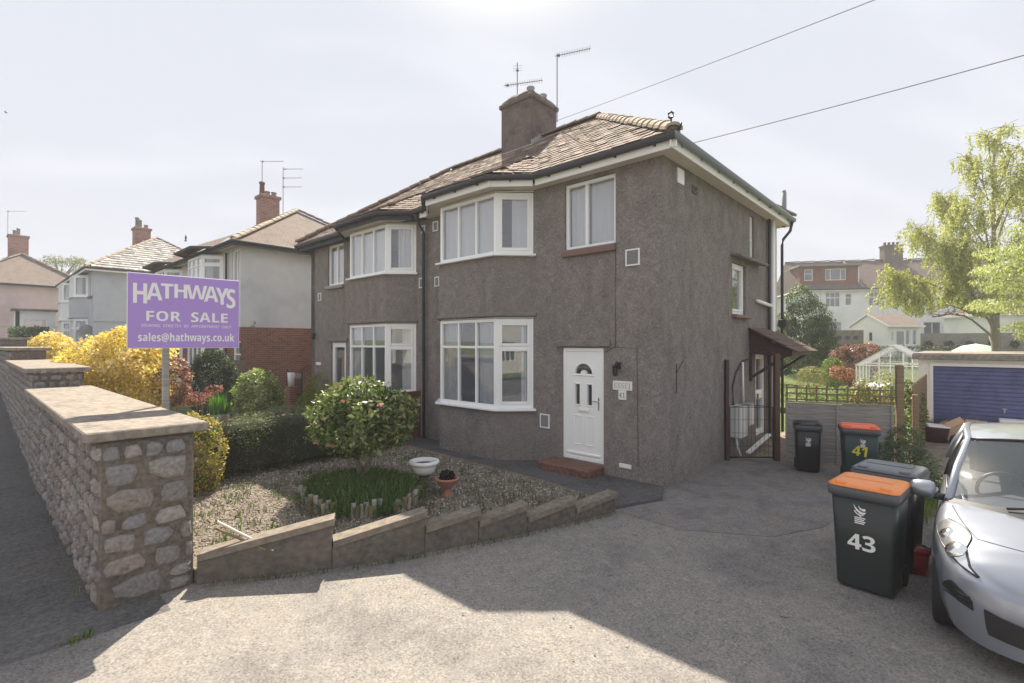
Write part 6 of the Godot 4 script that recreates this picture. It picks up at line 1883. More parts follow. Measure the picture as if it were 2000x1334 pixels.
	o = thing("back_fence", "weathered brown board fence along the end of the lawn", "fence", V(-5.4, 0.95, -24.9), 40.0)
	for i in 38: part(o, "board", G.new().box(V(0.08 + i * 0.16, 0.62 + 0.015 * sin(i * 1.7), 0.01 * (i % 2)), V(0.15, 1.3, 0.02), Basis(), 0.003), M.brownwood)
	for y in [0.3, 1.0]: part(o, "rail", G.new().box(V(3.1, y, 0.03), V(6.1, 0.07, 0.03), Basis(), 0.003), M.brownwood)
	greenhouse()
	o = thing("garden_parasol", "pale green scalloped parasol top showing over the garage roof", "parasol", V(4.1, 1.0, -27.85), 0)
	g = G.new()
	for k in 16:
		var a0 = TAU * k / 16; var a1 = TAU * (k + 1) / 16
		var f = func(a, rr, y): return V(cos(a) * rr, y, sin(a) * rr)
		g.quad(f.call(a1, 1.1, 0.95), f.call(a0, 1.1, 0.95), f.call(a0, 0.55, 1.3), f.call(a1, 0.55, 1.3))
		g.tri(f.call(a1, 0.55, 1.3), f.call(a0, 0.55, 1.3), V(0, 1.42, 0))
		g.quad(f.call(a1, 1.12, 0.78), f.call(a0, 1.12, 0.78), f.call(a0, 1.1, 0.95), f.call(a1, 1.1, 0.95))
	part(o, "canopy", g, plain(0.5, 0.66, 0.52, 0.8))
	part(o, "pole", G.new(true).tube([V(0, -0.9, 0), V(0, 1.4, 0)], 0.025, 6), M.white_paint)
	o = thing("distant_house", "far white house at the right edge behind the maple", "house", V(9.5, 1.9, -50.5), 42.4)
	rect_wall(o, F(-5.0, 0, 0), 5.0, 2.9, [[1.4, 1.4, 1.0, 1.0, [], []], [3.4, 1.4, 0.9, 1.0, [], []]], M.whiterender)
	part(o, "wall", G.new().box(V(-0.1, 1.45, -2.6), V(0.2, 2.9, 4.8)).box(V(-4.9, 1.45, -2.6), V(0.2, 2.9, 4.8)).box(V(-2.5, 1.45, -5.1), V(4.96, 2.88, 0.2)), M.whiterender)
	hip_roof(o, 5.0, 5.2, 2.95, 4.3, 0.3, M.roofgrey, M.white_paint, M.ridgetile)
	o = thing("distant_house", "far grey house roof showing between the side wall and the conifer", "house", V(-10.0, 2.5, -60.0), 42.4)
	rect_wall(o, F(-9.0, 0, 0), 9.0, 5.6, [], M.greyrender)
	part(o, "wall", G.new().box(V(-0.1, 2.8, -3.6), V(0.2, 5.6, 7.0)).box(V(-8.9, 2.8, -3.6), V(0.2, 5.6, 7.0)).box(V(-4.5, 2.8, -7.1), V(8.98, 5.58, 0.2)), M.greyrender)
	hip_roof(o, 9.0, 7.2, 5.7, 8.2, 0.3, M.roofgrey, M.gutter, M.ridgetile)

func greenhouse():
	var o = thing("greenhouse", "small glass greenhouse with white frame behind the trellis", "greenhouse", V(1.75, 0.1, -14.2), -2)
	var w = 2.05; var L = 2.6; var e = 1.55; var a = 2.25
	var g := G.new()
	var t = 0.035
	for z in [0.0, -L]:
		for x in [-w / 2, -w / 6, w / 6, w / 2]:
			var top = lerpf(a, e, absf(x) / (w / 2))
			g.bar(V(x, 0, z), V(x, top, z), t, t)
		g.bar(V(-w / 2, e, z), V(0, a, z), t, t * 1.2); g.bar(V(w / 2, e, z), V(0, a, z), t, t * 1.2)
		g.bar(V(-w / 2, e - 0.02, z), V(w / 2, e - 0.02, z), t, t); g.bar(V(-w / 2, 0.7, z), V(w / 2, 0.7, z), t, t)
	for s in [-1, 1]:
		for k in 5:
			var z = -L * k / 4
			g.bar(V(s * w / 2, 0, z), V(s * w / 2, e, z), t, t)
			g.bar(V(s * w / 2, e, z), V(0, a, z), t, t)
		g.bar(V(s * w / 2, e, 0), V(s * w / 2, e, -L), t * 1.3, t * 1.3)
	g.bar(V(0, a, 0.03), V(0, a, -L - 0.03), t * 1.5, t * 1.5)
	part(o, "frame", g, M.upvc)
	for s in [-1, 1]:
		for k in 4:
			var z = -L * (k + 0.5) / 4
			part(o, "pane", G.new().box(V(s * w / 2, e / 2, z), V(0.006, e, L / 4 - 0.03)), M.glass)
			var d = V(-s * w / 2, a - e, 0).normalized()
			part(o, "pane", G.new().box(V(s * w / 4, (a + e) / 2, z), V(V(w / 2, a - e, 0).length(), 0.006, L / 4 - 0.03), Basis(d, V(0, 0, 1).cross(d), V(0, 0, 1))), M.glass)
	for z in [0.0, -L]:
		for k in 3: part(o, "pane", G.new().box(V((k - 1) * w / 3, e / 2, z), V(w / 3 - 0.03, e, 0.006)), M.glass)
		part(o, "pane", G.new().poly(PackedVector2Array([Vector2(-w / 2, e), Vector2(w / 2, e), Vector2(0, a)]), 0.006, F(0, 0, z)), M.glass)
	part(o, "staging", G.new().box(V(-0.6, 0.75, -1.3), V(0.6, 0.04, 2.3)).box(V(0.6, 0.75, -1.3), V(0.6, 0.04, 2.3)), M.white_paint)

func cables():
	M.cablegrey = plain(0.28, 0.28, 0.3, 0.7)
	for q in [["upper telephone cable running from the chimney up over the drive", V(-5.1, 8.75, -3.5), V(2.56, 6.91, -0.04), 2.2], ["lower telephone cable running from the roof corner to the right", V(0.2, 5.72, -0.3), V(4.12, 5.43, 0.57), 2.5]]:
		var pts = []
		for i in 21:
			var t = i / 20.0 * q[3]
			pts.append(q[1] + (q[2] - q[1]) * t + V(0, -0.12 * sin(PI * i / 20.0), 0))
		meta(part(self, "telephone_cable", G.new(true).tube(pts, 0.0055, 5), M.cablegrey), q[0], "cable", "telephone cables")
	# a bird far off over the street
	var b = thing("bird", "small dark bird flying high at the left edge of the sky", "bird", V(-53.5, 21.16, 5.79), 30)
	var g := G.new(true)
	g.lathe([Vector2(0.0, -0.22), Vector2(0.03, -0.12), Vector2(0.06, 0.0), Vector2(0.045, 0.1), Vector2(0.02, 0.16), Vector2(0.0, 0.2)], 8)
	for s in [-1, 1]:
		for k in 4:
			var y0 = [0.06, 0.14, 0.15, 0.1, 0.0]; var c = [0.12, 0.12, 0.1, 0.07, 0.01]
			var x0 = s * (0.03 + k * 0.08); var x1 = s * (0.03 + (k + 1) * 0.08)
			g.quad(V(x0, -c[k] / 2 + 0.02, y0[k]), V(x1, -c[k + 1] / 2, y0[k + 1]), V(x1, c[k + 1] / 2, y0[k + 1]), V(x0, c[k] / 2 + 0.02, y0[k]))
	part(b, "body", g, M.ink).transform = Transform3D(Basis.from_euler(V(-1.2, 0.5, 0.4)).scaled(V(1.6, 1.6, 1.6)), Vector3())

# ---------------------------------------------------------------- plants
func shrub(nm: String, label: String, cat: String, at: Vector3, n: int, size: float, blobs: Array, cols: Array, sd: int, mat: Material, o := {}, stems := 5, grp := "") -> Node3D:
	var t = thing(nm, label, cat, at, 0.0, grp)
	part(t, "foliage", leaves(n, size, blobs, cols, sd, o), mat)
	var r := RandomNumberGenerator.new()
	r.seed = sd
	if stems > 0:
		var g := G.new(true)
		for i in stems:
			var bl = blobs[r.randi() % blobs.size()]
			var e: Vector3 = bl[0] + V(r.randfn(), r.randfn() * 0.3, r.randfn()) * bl[1] * 0.35
			var b = V(e.x * 0.2 + r.randfn() * 0.03, -0.05, e.z * 0.2 + r.randfn() * 0.03)
			g.tube([b, b.lerp(e, 0.5) + V(r.randfn() * 0.03, 0, r.randfn() * 0.03), e], 0.012 + 0.01 * size * 4, 5, 0.004)
		part(t, "stems", g, M.bark)
	return t

func camellia():
	var o = thing("camellia_tree", "round-headed camellia tree with two trunks and red flowers on the mound", "tree", V(-3.25, 0.25, 3.64))
	var g := G.new(true)
	g.tube([V(0.03, -0.1, 0.02), V(-0.02, 0.15, 0.0), V(-0.08, 0.4, 0.02), V(-0.12, 0.75, 0.0), V(-0.25, 1.1, 0.05)], 0.05, 8, 0.025)
	part(o, "trunk", g, M.bark)
	g = G.new(true)
	g.tube([V(0.03, 0.02, 0.02), V(0.12, 0.25, -0.05), V(0.2, 0.5, -0.1), V(0.24, 0.8, -0.1), V(0.4, 1.1, -0.15)], 0.035, 8, 0.02)
	part(o, "trunk", g, M.bark)
	g = G.new(true)
	for q in [[V(-0.1, 0.6, 0), V(-0.5, 0.95, 0.2)], [V(-0.1, 0.6, 0), V(-0.1, 1.2, 0.3)], [V(0.2, 0.6, -0.1), V(0.55, 0.9, -0.3)], [V(0.2, 0.6, -0.1), V(0.1, 1.2, -0.4)], [V(-0.1, 0.6, 0), V(-0.3, 1.0, -0.4)]]:
		g.tube([q[0], q[0].lerp(q[1], 0.5) + V(0, 0.08, 0), q[1]], 0.02, 6, 0.008)
	part(o, "limb", g, M.bark)
	var blobs = [[V(0.0, 1.02, 0.0), V(0.8, 0.52, 0.72)], [V(-0.42, 0.95, 0.2), V(0.42, 0.45, 0.42)], [V(0.42, 1.05, -0.25), V(0.45, 0.46, 0.42)], [V(0.05, 1.35, 0.0), V(0.45, 0.25, 0.45)], [V(0.3, 0.75, 0.25), V(0.38, 0.3, 0.36)]]
	var cols = [Color(0.055, 0.08, 0.025), Color(0.09, 0.125, 0.038), Color(0.14, 0.18, 0.06), Color(0.21, 0.24, 0.09), Color(0.33, 0.33, 0.15)]
	part(o, "crown", leaves(7800, 0.088, blobs, cols, 4, {"gap": -0.24, "deep": 0.65, "bump": 0.42, "freq": 2.8, "aspect": 0.5, "out": 0.75}), M.gloss)
	var spots = [V(-0.62, 1.32, 0.2), V(-0.4, 1.45, 0.1), V(0.25, 1.3, 0.42), V(0.7, 1.25, 0.1), V(-0.42, 0.62, 0.5), V(0.12, 0.66, 0.55)]
	for p in spots:
		g = G.new(true)
		for k in 9:
			var a = TAU * k / 9; var e = 0.3 + 0.9 * (k % 3) / 2.0
			g.lathe([Vector2(0.0, -0.012), Vector2(0.022, 0.0), Vector2(0.018, 0.014), Vector2(0.0, 0.016)], 7, p + V(cos(a) * 0.032, 0.02 * e, sin(a) * 0.032))
		part(o, "flower", g, plain(0.7, 0.3, 0.27, 0.6))

func front_plants():
	camellia()
	# low hedge between the two gardens
	var o = shrub("box_hedge", "dense low clipped hedge dividing the two front gardens", "hedge", V(-5.85, 0.13, 3.45), 30000, 0.03, [[V(0, 0.48, 0), V(0.42, 0.5, 1.6)], [V(0.05, 0.45, 0.9), V(0.42, 0.42, 0.6)]], [Color(0.045, 0.042, 0.022), Color(0.07, 0.075, 0.03), Color(0.105, 0.12, 0.045), Color(0.16, 0.18, 0.07)], 8, M.leaf, {"boxy": true, "gap": -0.6, "bump": 0.25, "freq": 1.6}, 0)
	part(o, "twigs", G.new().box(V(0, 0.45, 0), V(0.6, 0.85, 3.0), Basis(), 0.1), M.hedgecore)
	shrub("golden_box", "yellow and orange tinted shrub at the pier end of the hedge", "shrub", V(-5.15, 0.1, 5.35), 9000, 0.045, [[V(0, 0.62, 0), V(0.42, 0.6, 0.4)], [V(0.05, 0.9, 0.05), V(0.33, 0.3, 0.32)], [V(0.1, 0.3, 0.05), V(0.36, 0.35, 0.36)]], [Color(0.11, 0.14, 0.04), Color(0.2, 0.22, 0.07), Color(0.32, 0.31, 0.11), Color(0.48, 0.34, 0.17), Color(0.38, 0.38, 0.16)], 12, M.yellowleaf, {"gap": -0.35, "bump": 0.3, "freq": 4.0}, 6)
	# next door's front garden
	var gold = [Color(0.42, 0.37, 0.08), Color(0.66, 0.56, 0.16), Color(0.82, 0.69, 0.29), Color(0.88, 0.74, 0.43)]
	shrub("golden_shrub", "large bright golden yellow shrub spilling over the stone wall", "shrub", V(-11.6, 0.4, 5.0), 21000, 0.085, [[V(0.1, 1.3, 0), V(1.15, 1.1, 0.85)], [V(-0.9, 1.45, 0.4), V(1.0, 0.75, 0.9)], [V(0.75, 1.0, 0.1), V(0.65, 0.9, 0.65)], [V(0.0, 1.95, 0.0), V(0.9, 0.5, 0.7)], [V(-1.6, 1.35, 0.9), V(0.6, 0.4, 0.5)]], gold, 15, M.yellowleaf, {"gap": -0.22, "bump": 0.35, "freq": 1.8, "deep": 0.5}, 8)
	shrub("golden_shrub", "smaller golden shrub farther up the street, at the left edge", "shrub", V(-25.0, 0.95, 5.4), 7000, 0.13, [[V(0, 1.1, 0), V(1.6, 0.8, 0.8)], [V(-1.5, 1.0, 0.2), V(1.2, 0.7, 0.7)]], gold, 16, M.yellowleaf, {"gap": -0.3, "bump": 0.3}, 4)
	shrub("privet_hedge", "tall dark green hedge behind the wall at the left edge", "hedge", V(-34.0, 1.3, 5.6), 9000, 0.12, [[V(0, 0.95, 0), V(3.2, 1.0, 0.6)]], [Color(0.03, 0.05, 0.02), Color(0.05, 0.08, 0.03), Color(0.08, 0.12, 0.04)], 17, M.leaf, {"boxy": true, "gap": -0.8}, 0)
	shrub("yew_topiary", "dark green egg-shaped yew by the sign post", "topiary", V(-12.0, 0.3, 3.1), 17000, 0.05, [[V(0, 0.95, 0), V(0.68, 1.0, 0.66)], [V(0.1, 1.3, 0), V(0.5, 0.66, 0.5)]], [Color(0.02, 0.032, 0.014), Color(0.035, 0.055, 0.02), Color(0.06, 0.085, 0.03)], 18, M.leaf, {"gap": -0.9, "deep": 0.25, "bump": 0.12}, 3)
	shrub("variegated_bush", "rounded pale green and cream bush right of the yew", "shrub", V(-8.95, 0.25, 3.0), 5200, 0.075, [[V(0, 0.85, 0), V(0.56, 0.66, 0.54)], [V(0.15, 1.15, 0.05), V(0.42, 0.38, 0.4)]], [Color(0.14, 0.17, 0.06), Color(0.24, 0.26, 0.1), Color(0.36, 0.37, 0.18), Color(0.45, 0.44, 0.26)], 19, M.leaf, {"gap": -0.2, "bump": 0.3}, 9)
	shrub("pieris_shrub", "pink and bronze leaved shrub behind the sign post", "shrub", V(-10.6, 0.3, 4.4), 2600, 0.07, [[V(0, 1.2, 0), V(0.42, 0.62, 0.4)]], [Color(0.16, 0.12, 0.07), Color(0.3, 0.22, 0.17), Color(0.5, 0.4, 0.33), Color(0.12, 0.13, 0.05)], 20, M.redleaf, {"gap": -0.05, "bump": 0.3}, 6)
	shrub("red_acer", "small feathery red acer in front of the yew", "shrub", V(-9.9, 0.3, 4.0), 1100, 0.055, [[V(0, 0.8, 0), V(0.36, 0.16, 0.3)], [V(0.35, 1.02, -0.2), V(0.2, 0.1, 0.2)], [V(-0.3, 0.7, 0.1), V(0.22, 0.12, 0.2)]], [Color(0.2, 0.11, 0.08), Color(0.34, 0.2, 0.16), Color(0.46, 0.3, 0.25)], 22, M.redleaf, {"gap": -0.1, "aspect": 0.25}, 5)
	o = thing("potted_iris", "spiky green plant in a round white stone pot behind the hedge", "potted plant", V(-9.6, 0.25, 3.65))
	part(o, "pot", G.new(true).lathe([Vector2(0.0, 0.0), Vector2(0.18, 0.0), Vector2(0.24, 0.3), Vector2(0.27, 0.44), Vector2(0.28, 0.47), Vector2(0.24, 0.47), Vector2(0.22, 0.4), Vector2(0.0, 0.4)], 22), M.greyblock)
	part(o, "leaves", blades(150, 0.55, 0.03, func(q): return V(q.randfn() * 0.09, 0.38, q.randfn() * 0.09), [Color(0.1, 0.24, 0.03), Color(0.16, 0.3, 0.06)], 23, 0.18), M.leaf)
	shrub("golden_conifer", "yellow-green feathery conifer by the glazed door", "shrub", V(-8.75, 0.25, 1.6), 5200, 0.07, [[V(0, 0.7, 0), V(0.42, 0.72, 0.4)], [V(0.1, 0.55, 0.2), V(0.45, 0.45, 0.35)]], [Color(0.12, 0.14, 0.02), Color(0.2, 0.22, 0.03), Color(0.28, 0.28, 0.05)], 24, M.leaf, {"gap": -0.4, "aspect": 0.22, "bump": 0.35}, 3)
	shrub("lavender_mound", "grey-green lavender mound behind the low hedge", "shrub", V(-7.5, 0.25, 3.0), 4200, 0.05, [[V(0, 0.4, 0), V(0.6, 0.38, 0.7)]], [Color(0.15, 0.19, 0.13), Color(0.22, 0.27, 0.19), Color(0.32, 0.36, 0.28)], 25, M.leaf, {"gap": -0.5, "aspect": 0.2}, 0)
	o = thing("picket_fence", "low grey picket fence behind the clipped hedge", "fence", V(-7.9, 0.28, 4.3), 78)
	for i in 17:
		part(o, "picket", G.new().poly(PackedVector2Array([Vector2(-0.035, 0), Vector2(0.035, 0), Vector2(0.035, 0.6), Vector2(0.0, 0.66), Vector2(-0.035, 0.6)]), 0.018, F(0.1 + i * 0.17, 0, 0)), M.greywood)
	for y in [0.2, 0.48]: part(o, "rail", G.new().box(V(1.45, y, -0.012), V(2.9, 0.05, 0.02)), M.greywood)
	o = thing("divider_fence", "short dark red fence panel between the two front doors with a grey post", "fence", V(-6.32, 0.05, 0.15), -90)
	for i in 7: part(o, "board", G.new().box(V(0.08 + i * 0.145, 0.62, 0), V(0.14, 1.15, 0.02), Basis(), 0.003), M.maroonwood)
	part(o, "post", G.new().box(V(1.14, 0.68, 0), V(0.1, 1.4, 0.1), Basis(), 0.015), M.greywood)
	o = thing("lattice_gate", "dark iron lattice gate beside the brick neighbour house", "gate", V(-13.9, 0.28, 0.2), 0)
	var g := G.new()
	for x in [0.0, 1.15]: g.tube([V(x, 0, 0), V(x, 1.25, 0)], 0.025, 6)
	for y in [0.08, 0.95, 1.15]: g.tube([V(0, y, 0), V(1.15, y, 0)], 0.016, 6)
	part(o, "frame", g, M.iron)
	for i in 9: part(o, "bar", G.new().tube([V(0.12 + i * 0.115, 0.08, 0), V(0.12 + i * 0.115, 0.95, 0)], 0.009, 5), M.iron)
	for i in 6:
		part(o, "lattice", G.new().tube([V(i * 0.19, 0.95, 0), V(i * 0.19 + 0.19, 1.15, 0)], 0.008, 5), M.steel)
		part(o, "lattice", G.new().tube([V(i * 0.19 + 0.19, 0.95, 0), V(i * 0.19, 1.15, 0)], 0.008, 5), M.steel)
	o = thing("close_board_fence", "dark board fence in front of the neighbour's brick side wall", "fence", V(-15.9, 0.35, 1.6), 0)
	for i in 15: part(o, "board", G.new().box(V(0.08 + i * 0.14, 0.75, 0.006 * (i % 2)), V(0.135, 1.5, 0.02), Basis(), 0.003), M.darkwood)
	o = thing("white_bin", "small white bin by the corner of the left house", "bin", V(-12.9, 0.1, 0.5), 10)
	part(o, "body", G.new(true).loft([rrect(0.17, 0.17, 0.05, 0.9), rrect(0.2, 0.2, 0.05, 1.35)]), M.meter)
	part(o, "stand", G.new().box(V(0, 0.45, 0), V(0.3, 0.9, 0.3), Basis(), 0.02), M.brick)

func rear_plants():
	shrub("grey_shrub", "spiky grey-green shrub at the foot of the fence posts", "shrub", V(2.88, 0, -2.95), 4200, 0.1, [[V(0, 0.35, 0), V(0.46, 0.4, 0.5)], [V(0.25, 0.2, 0.5), V(0.4, 0.25, 0.45)], [V(0.0, 0.6, -0.5), V(0.3, 0.35, 0.35)]], [Color(0.07, 0.1, 0.06), Color(0.12, 0.16, 0.1), Color(0.2, 0.23, 0.15)], 40, M.leaf, {"gap": -0.3, "aspect": 0.12, "bump": 0.4}, 10)
	meta(part(self, "weeds", blades(900, 0.22, 0.012, func(q): return V(3.15 + q.randfn() * 0.12, 0.0, -2.1 + q.randfn() * 0.8), [Color(0.16, 0.24, 0.05), Color(0.24, 0.28, 0.09)], 41, 0.5), M.leaf), "bright green weeds along the earth strip by the car", "weeds", "", "stuff")
	meta(part(self, "weeds", blades(260, 0.5, 0.02, func(q): return V(2.95 + q.randf() * 0.9, 0.0, -8.95 + q.randfn() * 0.08), [Color(0.07, 0.1, 0.04), Color(0.11, 0.14, 0.06)], 42, 0.3), M.leaf), "tall dark weeds against the garage pillar", "weeds", "", "stuff")
	shrub("pieris_bush", "bush with pink-tipped pale leaves behind the trellis and tall post", "shrub", V(2.1, 0, -7.7), 3600, 0.075, [[V(0, 1.15, 0), V(0.62, 0.5, 0.6)], [V(0.35, 0.8, 0.2), V(0.5, 0.6, 0.5)], [V(-0.4, 0.95, 0.0), V(0.42, 0.42, 0.4)]], [Color(0.07, 0.1, 0.03), Color(0.13, 0.16, 0.05), Color(0.32, 0.26, 0.15), Color(0.48, 0.3, 0.2)], 43, M.leaf, {"gap": -0.1, "bump": 0.35}, 8)
	shrub("ivy_bush", "dark leafy ivy on the board fence beside the garage", "shrub", V(2.75, 0, -6.6), 2600, 0.07, [[V(0, 0.8, 0), V(0.28, 0.75, 1.3)]], [Color(0.05, 0.08, 0.03), Color(0.1, 0.13, 0.05), Color(0.2, 0.2, 0.09)], 44, M.leaf, {"gap": 0.0}, 4)
	shrub("round_shrub", "clipped bright green ball shrub on the far side of the lawn", "shrub", V(-0.67, 0.35, -18.08), 5200, 0.06, [[V(0, 0.75, 0), V(0.46, 0.72, 0.45)]], [Color(0.1, 0.15, 0.03), Color(0.17, 0.23, 0.05), Color(0.3, 0.33, 0.07)], 45, M.leaf, {"gap": -0.8, "deep": 0.2}, 2)
	shrub("bronze_shrub", "dry bronze twiggy shrub at the back of the lawn", "shrub", V(-1.11, 0.25, -16.32), 3400, 0.07, [[V(0, 0.65, 0), V(0.62, 0.55, 0.6)]], [Color(0.2, 0.15, 0.07), Color(0.3, 0.23, 0.11), Color(0.42, 0.33, 0.18)], 46, M.leaf, {"gap": -0.2, "aspect": 0.2}, 14)
	shrub("red_photinia", "tall dark shrub topped with red and pink young leaves left of the greenhouse", "shrub", V(-0.2, 0.5, -20.6), 7000, 0.1, [[V(0, 0.9, 0), V(0.95, 0.95, 0.8)], [V(0.4, 1.45, 0.2), V(0.75, 0.45, 0.6)], [V(-0.5, 1.3, 0.3), V(0.5, 0.45, 0.5)]], [Color(0.06, 0.075, 0.035), Color(0.13, 0.13, 0.065), Color(0.26, 0.2, 0.13), Color(0.5, 0.34, 0.27)], 47, M.redleaf, {"gap": -0.25, "bump": 0.3}, 6)
	shrub("orange_azalea", "small orange-pink azalea in front of the red shrub", "shrub", V(0.03, 0.3, -16.0), 1500, 0.07, [[V(-0.15, 0.95, 0), V(0.3, 0.3, 0.3)], [V(0.25, 0.9, 0.1), V(0.25, 0.25, 0.25)]], [Color(0.5, 0.25, 0.13), Color(0.6, 0.33, 0.2), Color(0.16, 0.17, 0.06)], 48, M.redleaf, {"gap": -0.1}, 6)
	shrub("rockery_plants", "mixed pale green border plants edging the lawn", "plants", V(-0.6, 0.2, -14.7), 4200, 0.07, [[V(-1.6, 0.25, -0.5), V(0.8, 0.3, 0.4)], [V(0.1, 0.25, 0.1), V(0.9, 0.3, 0.4)], [V(1.2, 0.3, 0.6), V(0.7, 0.35, 0.4)]], [Color(0.12, 0.16, 0.06), Color(0.22, 0.26, 0.12), Color(0.36, 0.36, 0.22)], 49, M.leaf, {"gap": -0.1}, 0)
	shrub("dark_cotoneaster", "dark low shrub against the back fence, left end", "shrub", V(-3.6, 0.7, -20.4), 2600, 0.09, [[V(0, 0.45, 0), V(0.8, 0.45, 0.5)]], [Color(0.03, 0.045, 0.02), Color(0.05, 0.07, 0.03)], 50, M.leaf, {"gap": -0.4}, 0)
	shrub("end_hedge", "clipped dark hedge in front of the white outbuilding", "hedge", V(0.9, 1.0, -30.1), 7000, 0.1, [[V(0, 0.62, 0), V(2.6, 0.65, 0.6)]], [Color(0.03, 0.045, 0.02), Color(0.05, 0.075, 0.03), Color(0.08, 0.1, 0.04)], 51, M.leaf, {"boxy": true, "gap": -0.8}, 0)
	# conifer by the back fence
	shrub("dark_conifer", "broad dark green conifer tree beside the side wall downpipe", "tree", V(-3.05, 0.85, -24.3), 26000, 0.12, [[V(0, 1.5, 0), V(1.5, 1.6, 1.4)], [V(0.1, 2.9, 0), V(1.15, 1.3, 1.1)], [V(-0.2, 4.0, 0.1), V(0.75, 0.9, 0.7)], [V(0.9, 2.0, 0.4), V(0.7, 1.3, 0.7)], [V(-0.9, 2.6, 0.3), V(0.6, 0.9, 0.6)]], [Color(0.03, 0.05, 0.02), Color(0.055, 0.085, 0.03), Color(0.09, 0.12, 0.045), Color(0.15, 0.17, 0.07)], 52, M.leaf, {"gap": -0.3, "bump": 0.4, "freq": 1.4, "aspect": 0.3, "droop": 0.4}, 4)
	birch()
	maple()
	far_tree()

func birch():
	var o = thing("birch_tree", "tall silver birch with drooping spring-green twigs behind the garage", "tree", V(4.75, 1.1, -23.0))
	var r := RandomNumberGenerator.new()
	r.seed = 61
	# local side axis: across the view from the drive; the crown leans over the terrace
	var ax := V(0.738, 0, -0.674)
	var trunk = [V(0.05, -0.2, 0), V(0.0, 0.7, 0), V(-0.12, 1.6, 0), V(-0.2, 2.6, 0.05), V(-0.12, 4.0, 0.1), V(-0.2, 5.6, 0.05), V(-0.15, 7.2, 0.0), V(-0.2, 8.8, 0), V(-0.1, 10.3, 0)]
	var g := G.new(true)
	var tp = []
	for p in trunk: tp.append(ax * p.x + V(0, p.y, 0) + V(0.67, 0, 0.74) * p.z)
	g.tube(tp.slice(0, 4), 0.25, 10, 0.17, false)
	g.tube(tp.slice(3), 0.145, 8, 0.02)
	part(o, "trunk", g, M.palebark)
	g = G.new(true)
	var vs := PackedVector3Array(); var ns := PackedVector3Array(); var cs := PackedColorArray(); var ix := PackedInt32Array()
	var cols = [Color(0.46, 0.46, 0.2), Color(0.56, 0.55, 0.27), Color(0.64, 0.62, 0.34), Color(0.52, 0.52, 0.28)]
	var tw := G.new()
	# limbs: [height on the trunk, reach across, rise, reach along the view]
	var limbs = [[1.5, -3.2, 1.0, 0.5], [1.7, -2.2, 1.7, 1.2], [2.2, -4.2, 2.3, -0.3], [2.6, -2.6, 3.2, 0.8], [3.2, -3.4, 3.6, -0.6], [4.0, -1.9, 3.6, 0.9], [5.0, -2.0, 3.2, -0.7], [6.0, -1.2, 3.2, 0.6], [7.0, -0.9, 2.8, -0.4], [8.2, -0.5, 2.4, 0.3],
		[2.4, 2.2, 2.2, 0.9], [3.4, 2.8, 2.8, -0.5], [4.4, 2.2, 3.4, 0.7], [5.4, 1.9, 3.2, -0.6], [6.4, 1.5, 3.2, 0.5], [7.4, 1.0, 2.8, 0.2], [9.0, 0.4, 1.9, 0.1], [3.0, 0.3, 2.6, 2.4], [4.5, -0.4, 3.0, -2.2], [6.2, 0.2, 2.6, 1.6]]
	for L in limbs:
		var b = tp[0]
		for i in tp.size() - 1:
			if tp[i].y <= L[0] and tp[i + 1].y >= L[0]: b = tp[i].lerp(tp[i + 1], (L[0] - tp[i].y) / (tp[i + 1].y - tp[i].y))
		var e = b + ax * L[1] + V(0.67, 0, 0.74) * L[3] + V(0, L[2], 0)
		var pts = []
		for k in 9:
			var t = k / 8.0
			pts.append(b.lerp(e, t) + V(0, (0.35 if L[2] > 1.2 else 0.5) * sin(t * PI) + 0.0, 0) + V(r.randfn(), r.randfn(), r.randfn()) * 0.05 * t)
		g.tube(pts, 0.06 - 0.0035 * L[0], 6, 0.01, false)
		var nt = int(10 + 7 * absf(L[1]) + 5 * absf(L[3]))
		for j in nt:
			var t = 0.22 + 0.78 * sqrt(r.randf())
			var p: Vector3 = pts[clampi(int(t * 8), 0, 7)].lerp(pts[clampi(int(t * 8) + 1, 0, 8)], t * 8 - int(t * 8))
			var out = V(r.randfn(), 0.3 + 0.2 * r.randfn(), r.randfn()).normalized() * r.randf_range(0.25, 0.95)
			var q = p + out
			tw.tube([p, p.lerp(q, 0.5) + V(0, 0.06, 0), q], 0.012, 4, 0.005, false)
			var strands = 3 + r.randi() % 3
			var low: float = clampf(1.45 - (q.y - 3.0) * 0.11, 0.6, 1.6)
			for s in strands:
				var a = p.lerp(q, r.randf_range(0.4, 1.0))
				var len = r.randf_range(0.5, 1.0) * low * (1.5 if q.y < 5.5 else 1.0)
				var drift = V(r.randfn(), 0, r.randfn()) * 0.14
				var n = int(len * (92 if q.y < 6.0 and (q - tp[2]).dot(ax) < 0 else 52))
				for m in n:
					var u = r.randf()
					var c = a + drift * u * len * 2.0 - V(0, u * len, 0) + V(r.randfn(), r.randfn(), r.randfn()) * 0.03
					if c.y < 2.75 + 0.25 * sin(c.x * 3.0): continue
					var sz = r.randf_range(0.05, 0.095)
					var d1 = V(r.randfn() * 0.5, -1, r.randfn() * 0.5).normalized() * sz
					var nn = V(r.randfn(), r.randfn() * 0.6 + 0.2, r.randfn()).normalized()
					var d2 = nn.cross(d1).normalized() * sz * 0.32
					var vi := vs.size()
					vs.append(c); vs.append(c + d1 * 0.5 + d2); vs.append(c + d1); vs.append(c + d1 * 0.5 - d2)
					var col = cg(cols[r.randi() % 4], r.randf_range(0.75, 1.2))
					for w in 4: ns.append(nn); cs.append(col)
					ix.append(vi); ix.append(vi + 1); ix.append(vi + 2); ix.append(vi); ix.append(vi + 2); ix.append(vi + 3)
	part(o, "limb", g, M.palebark)
	part(o, "twigs", tw, M.bark)
	part(o, "crown", pack(vs, ns, cs, ix), M.birchleaf)

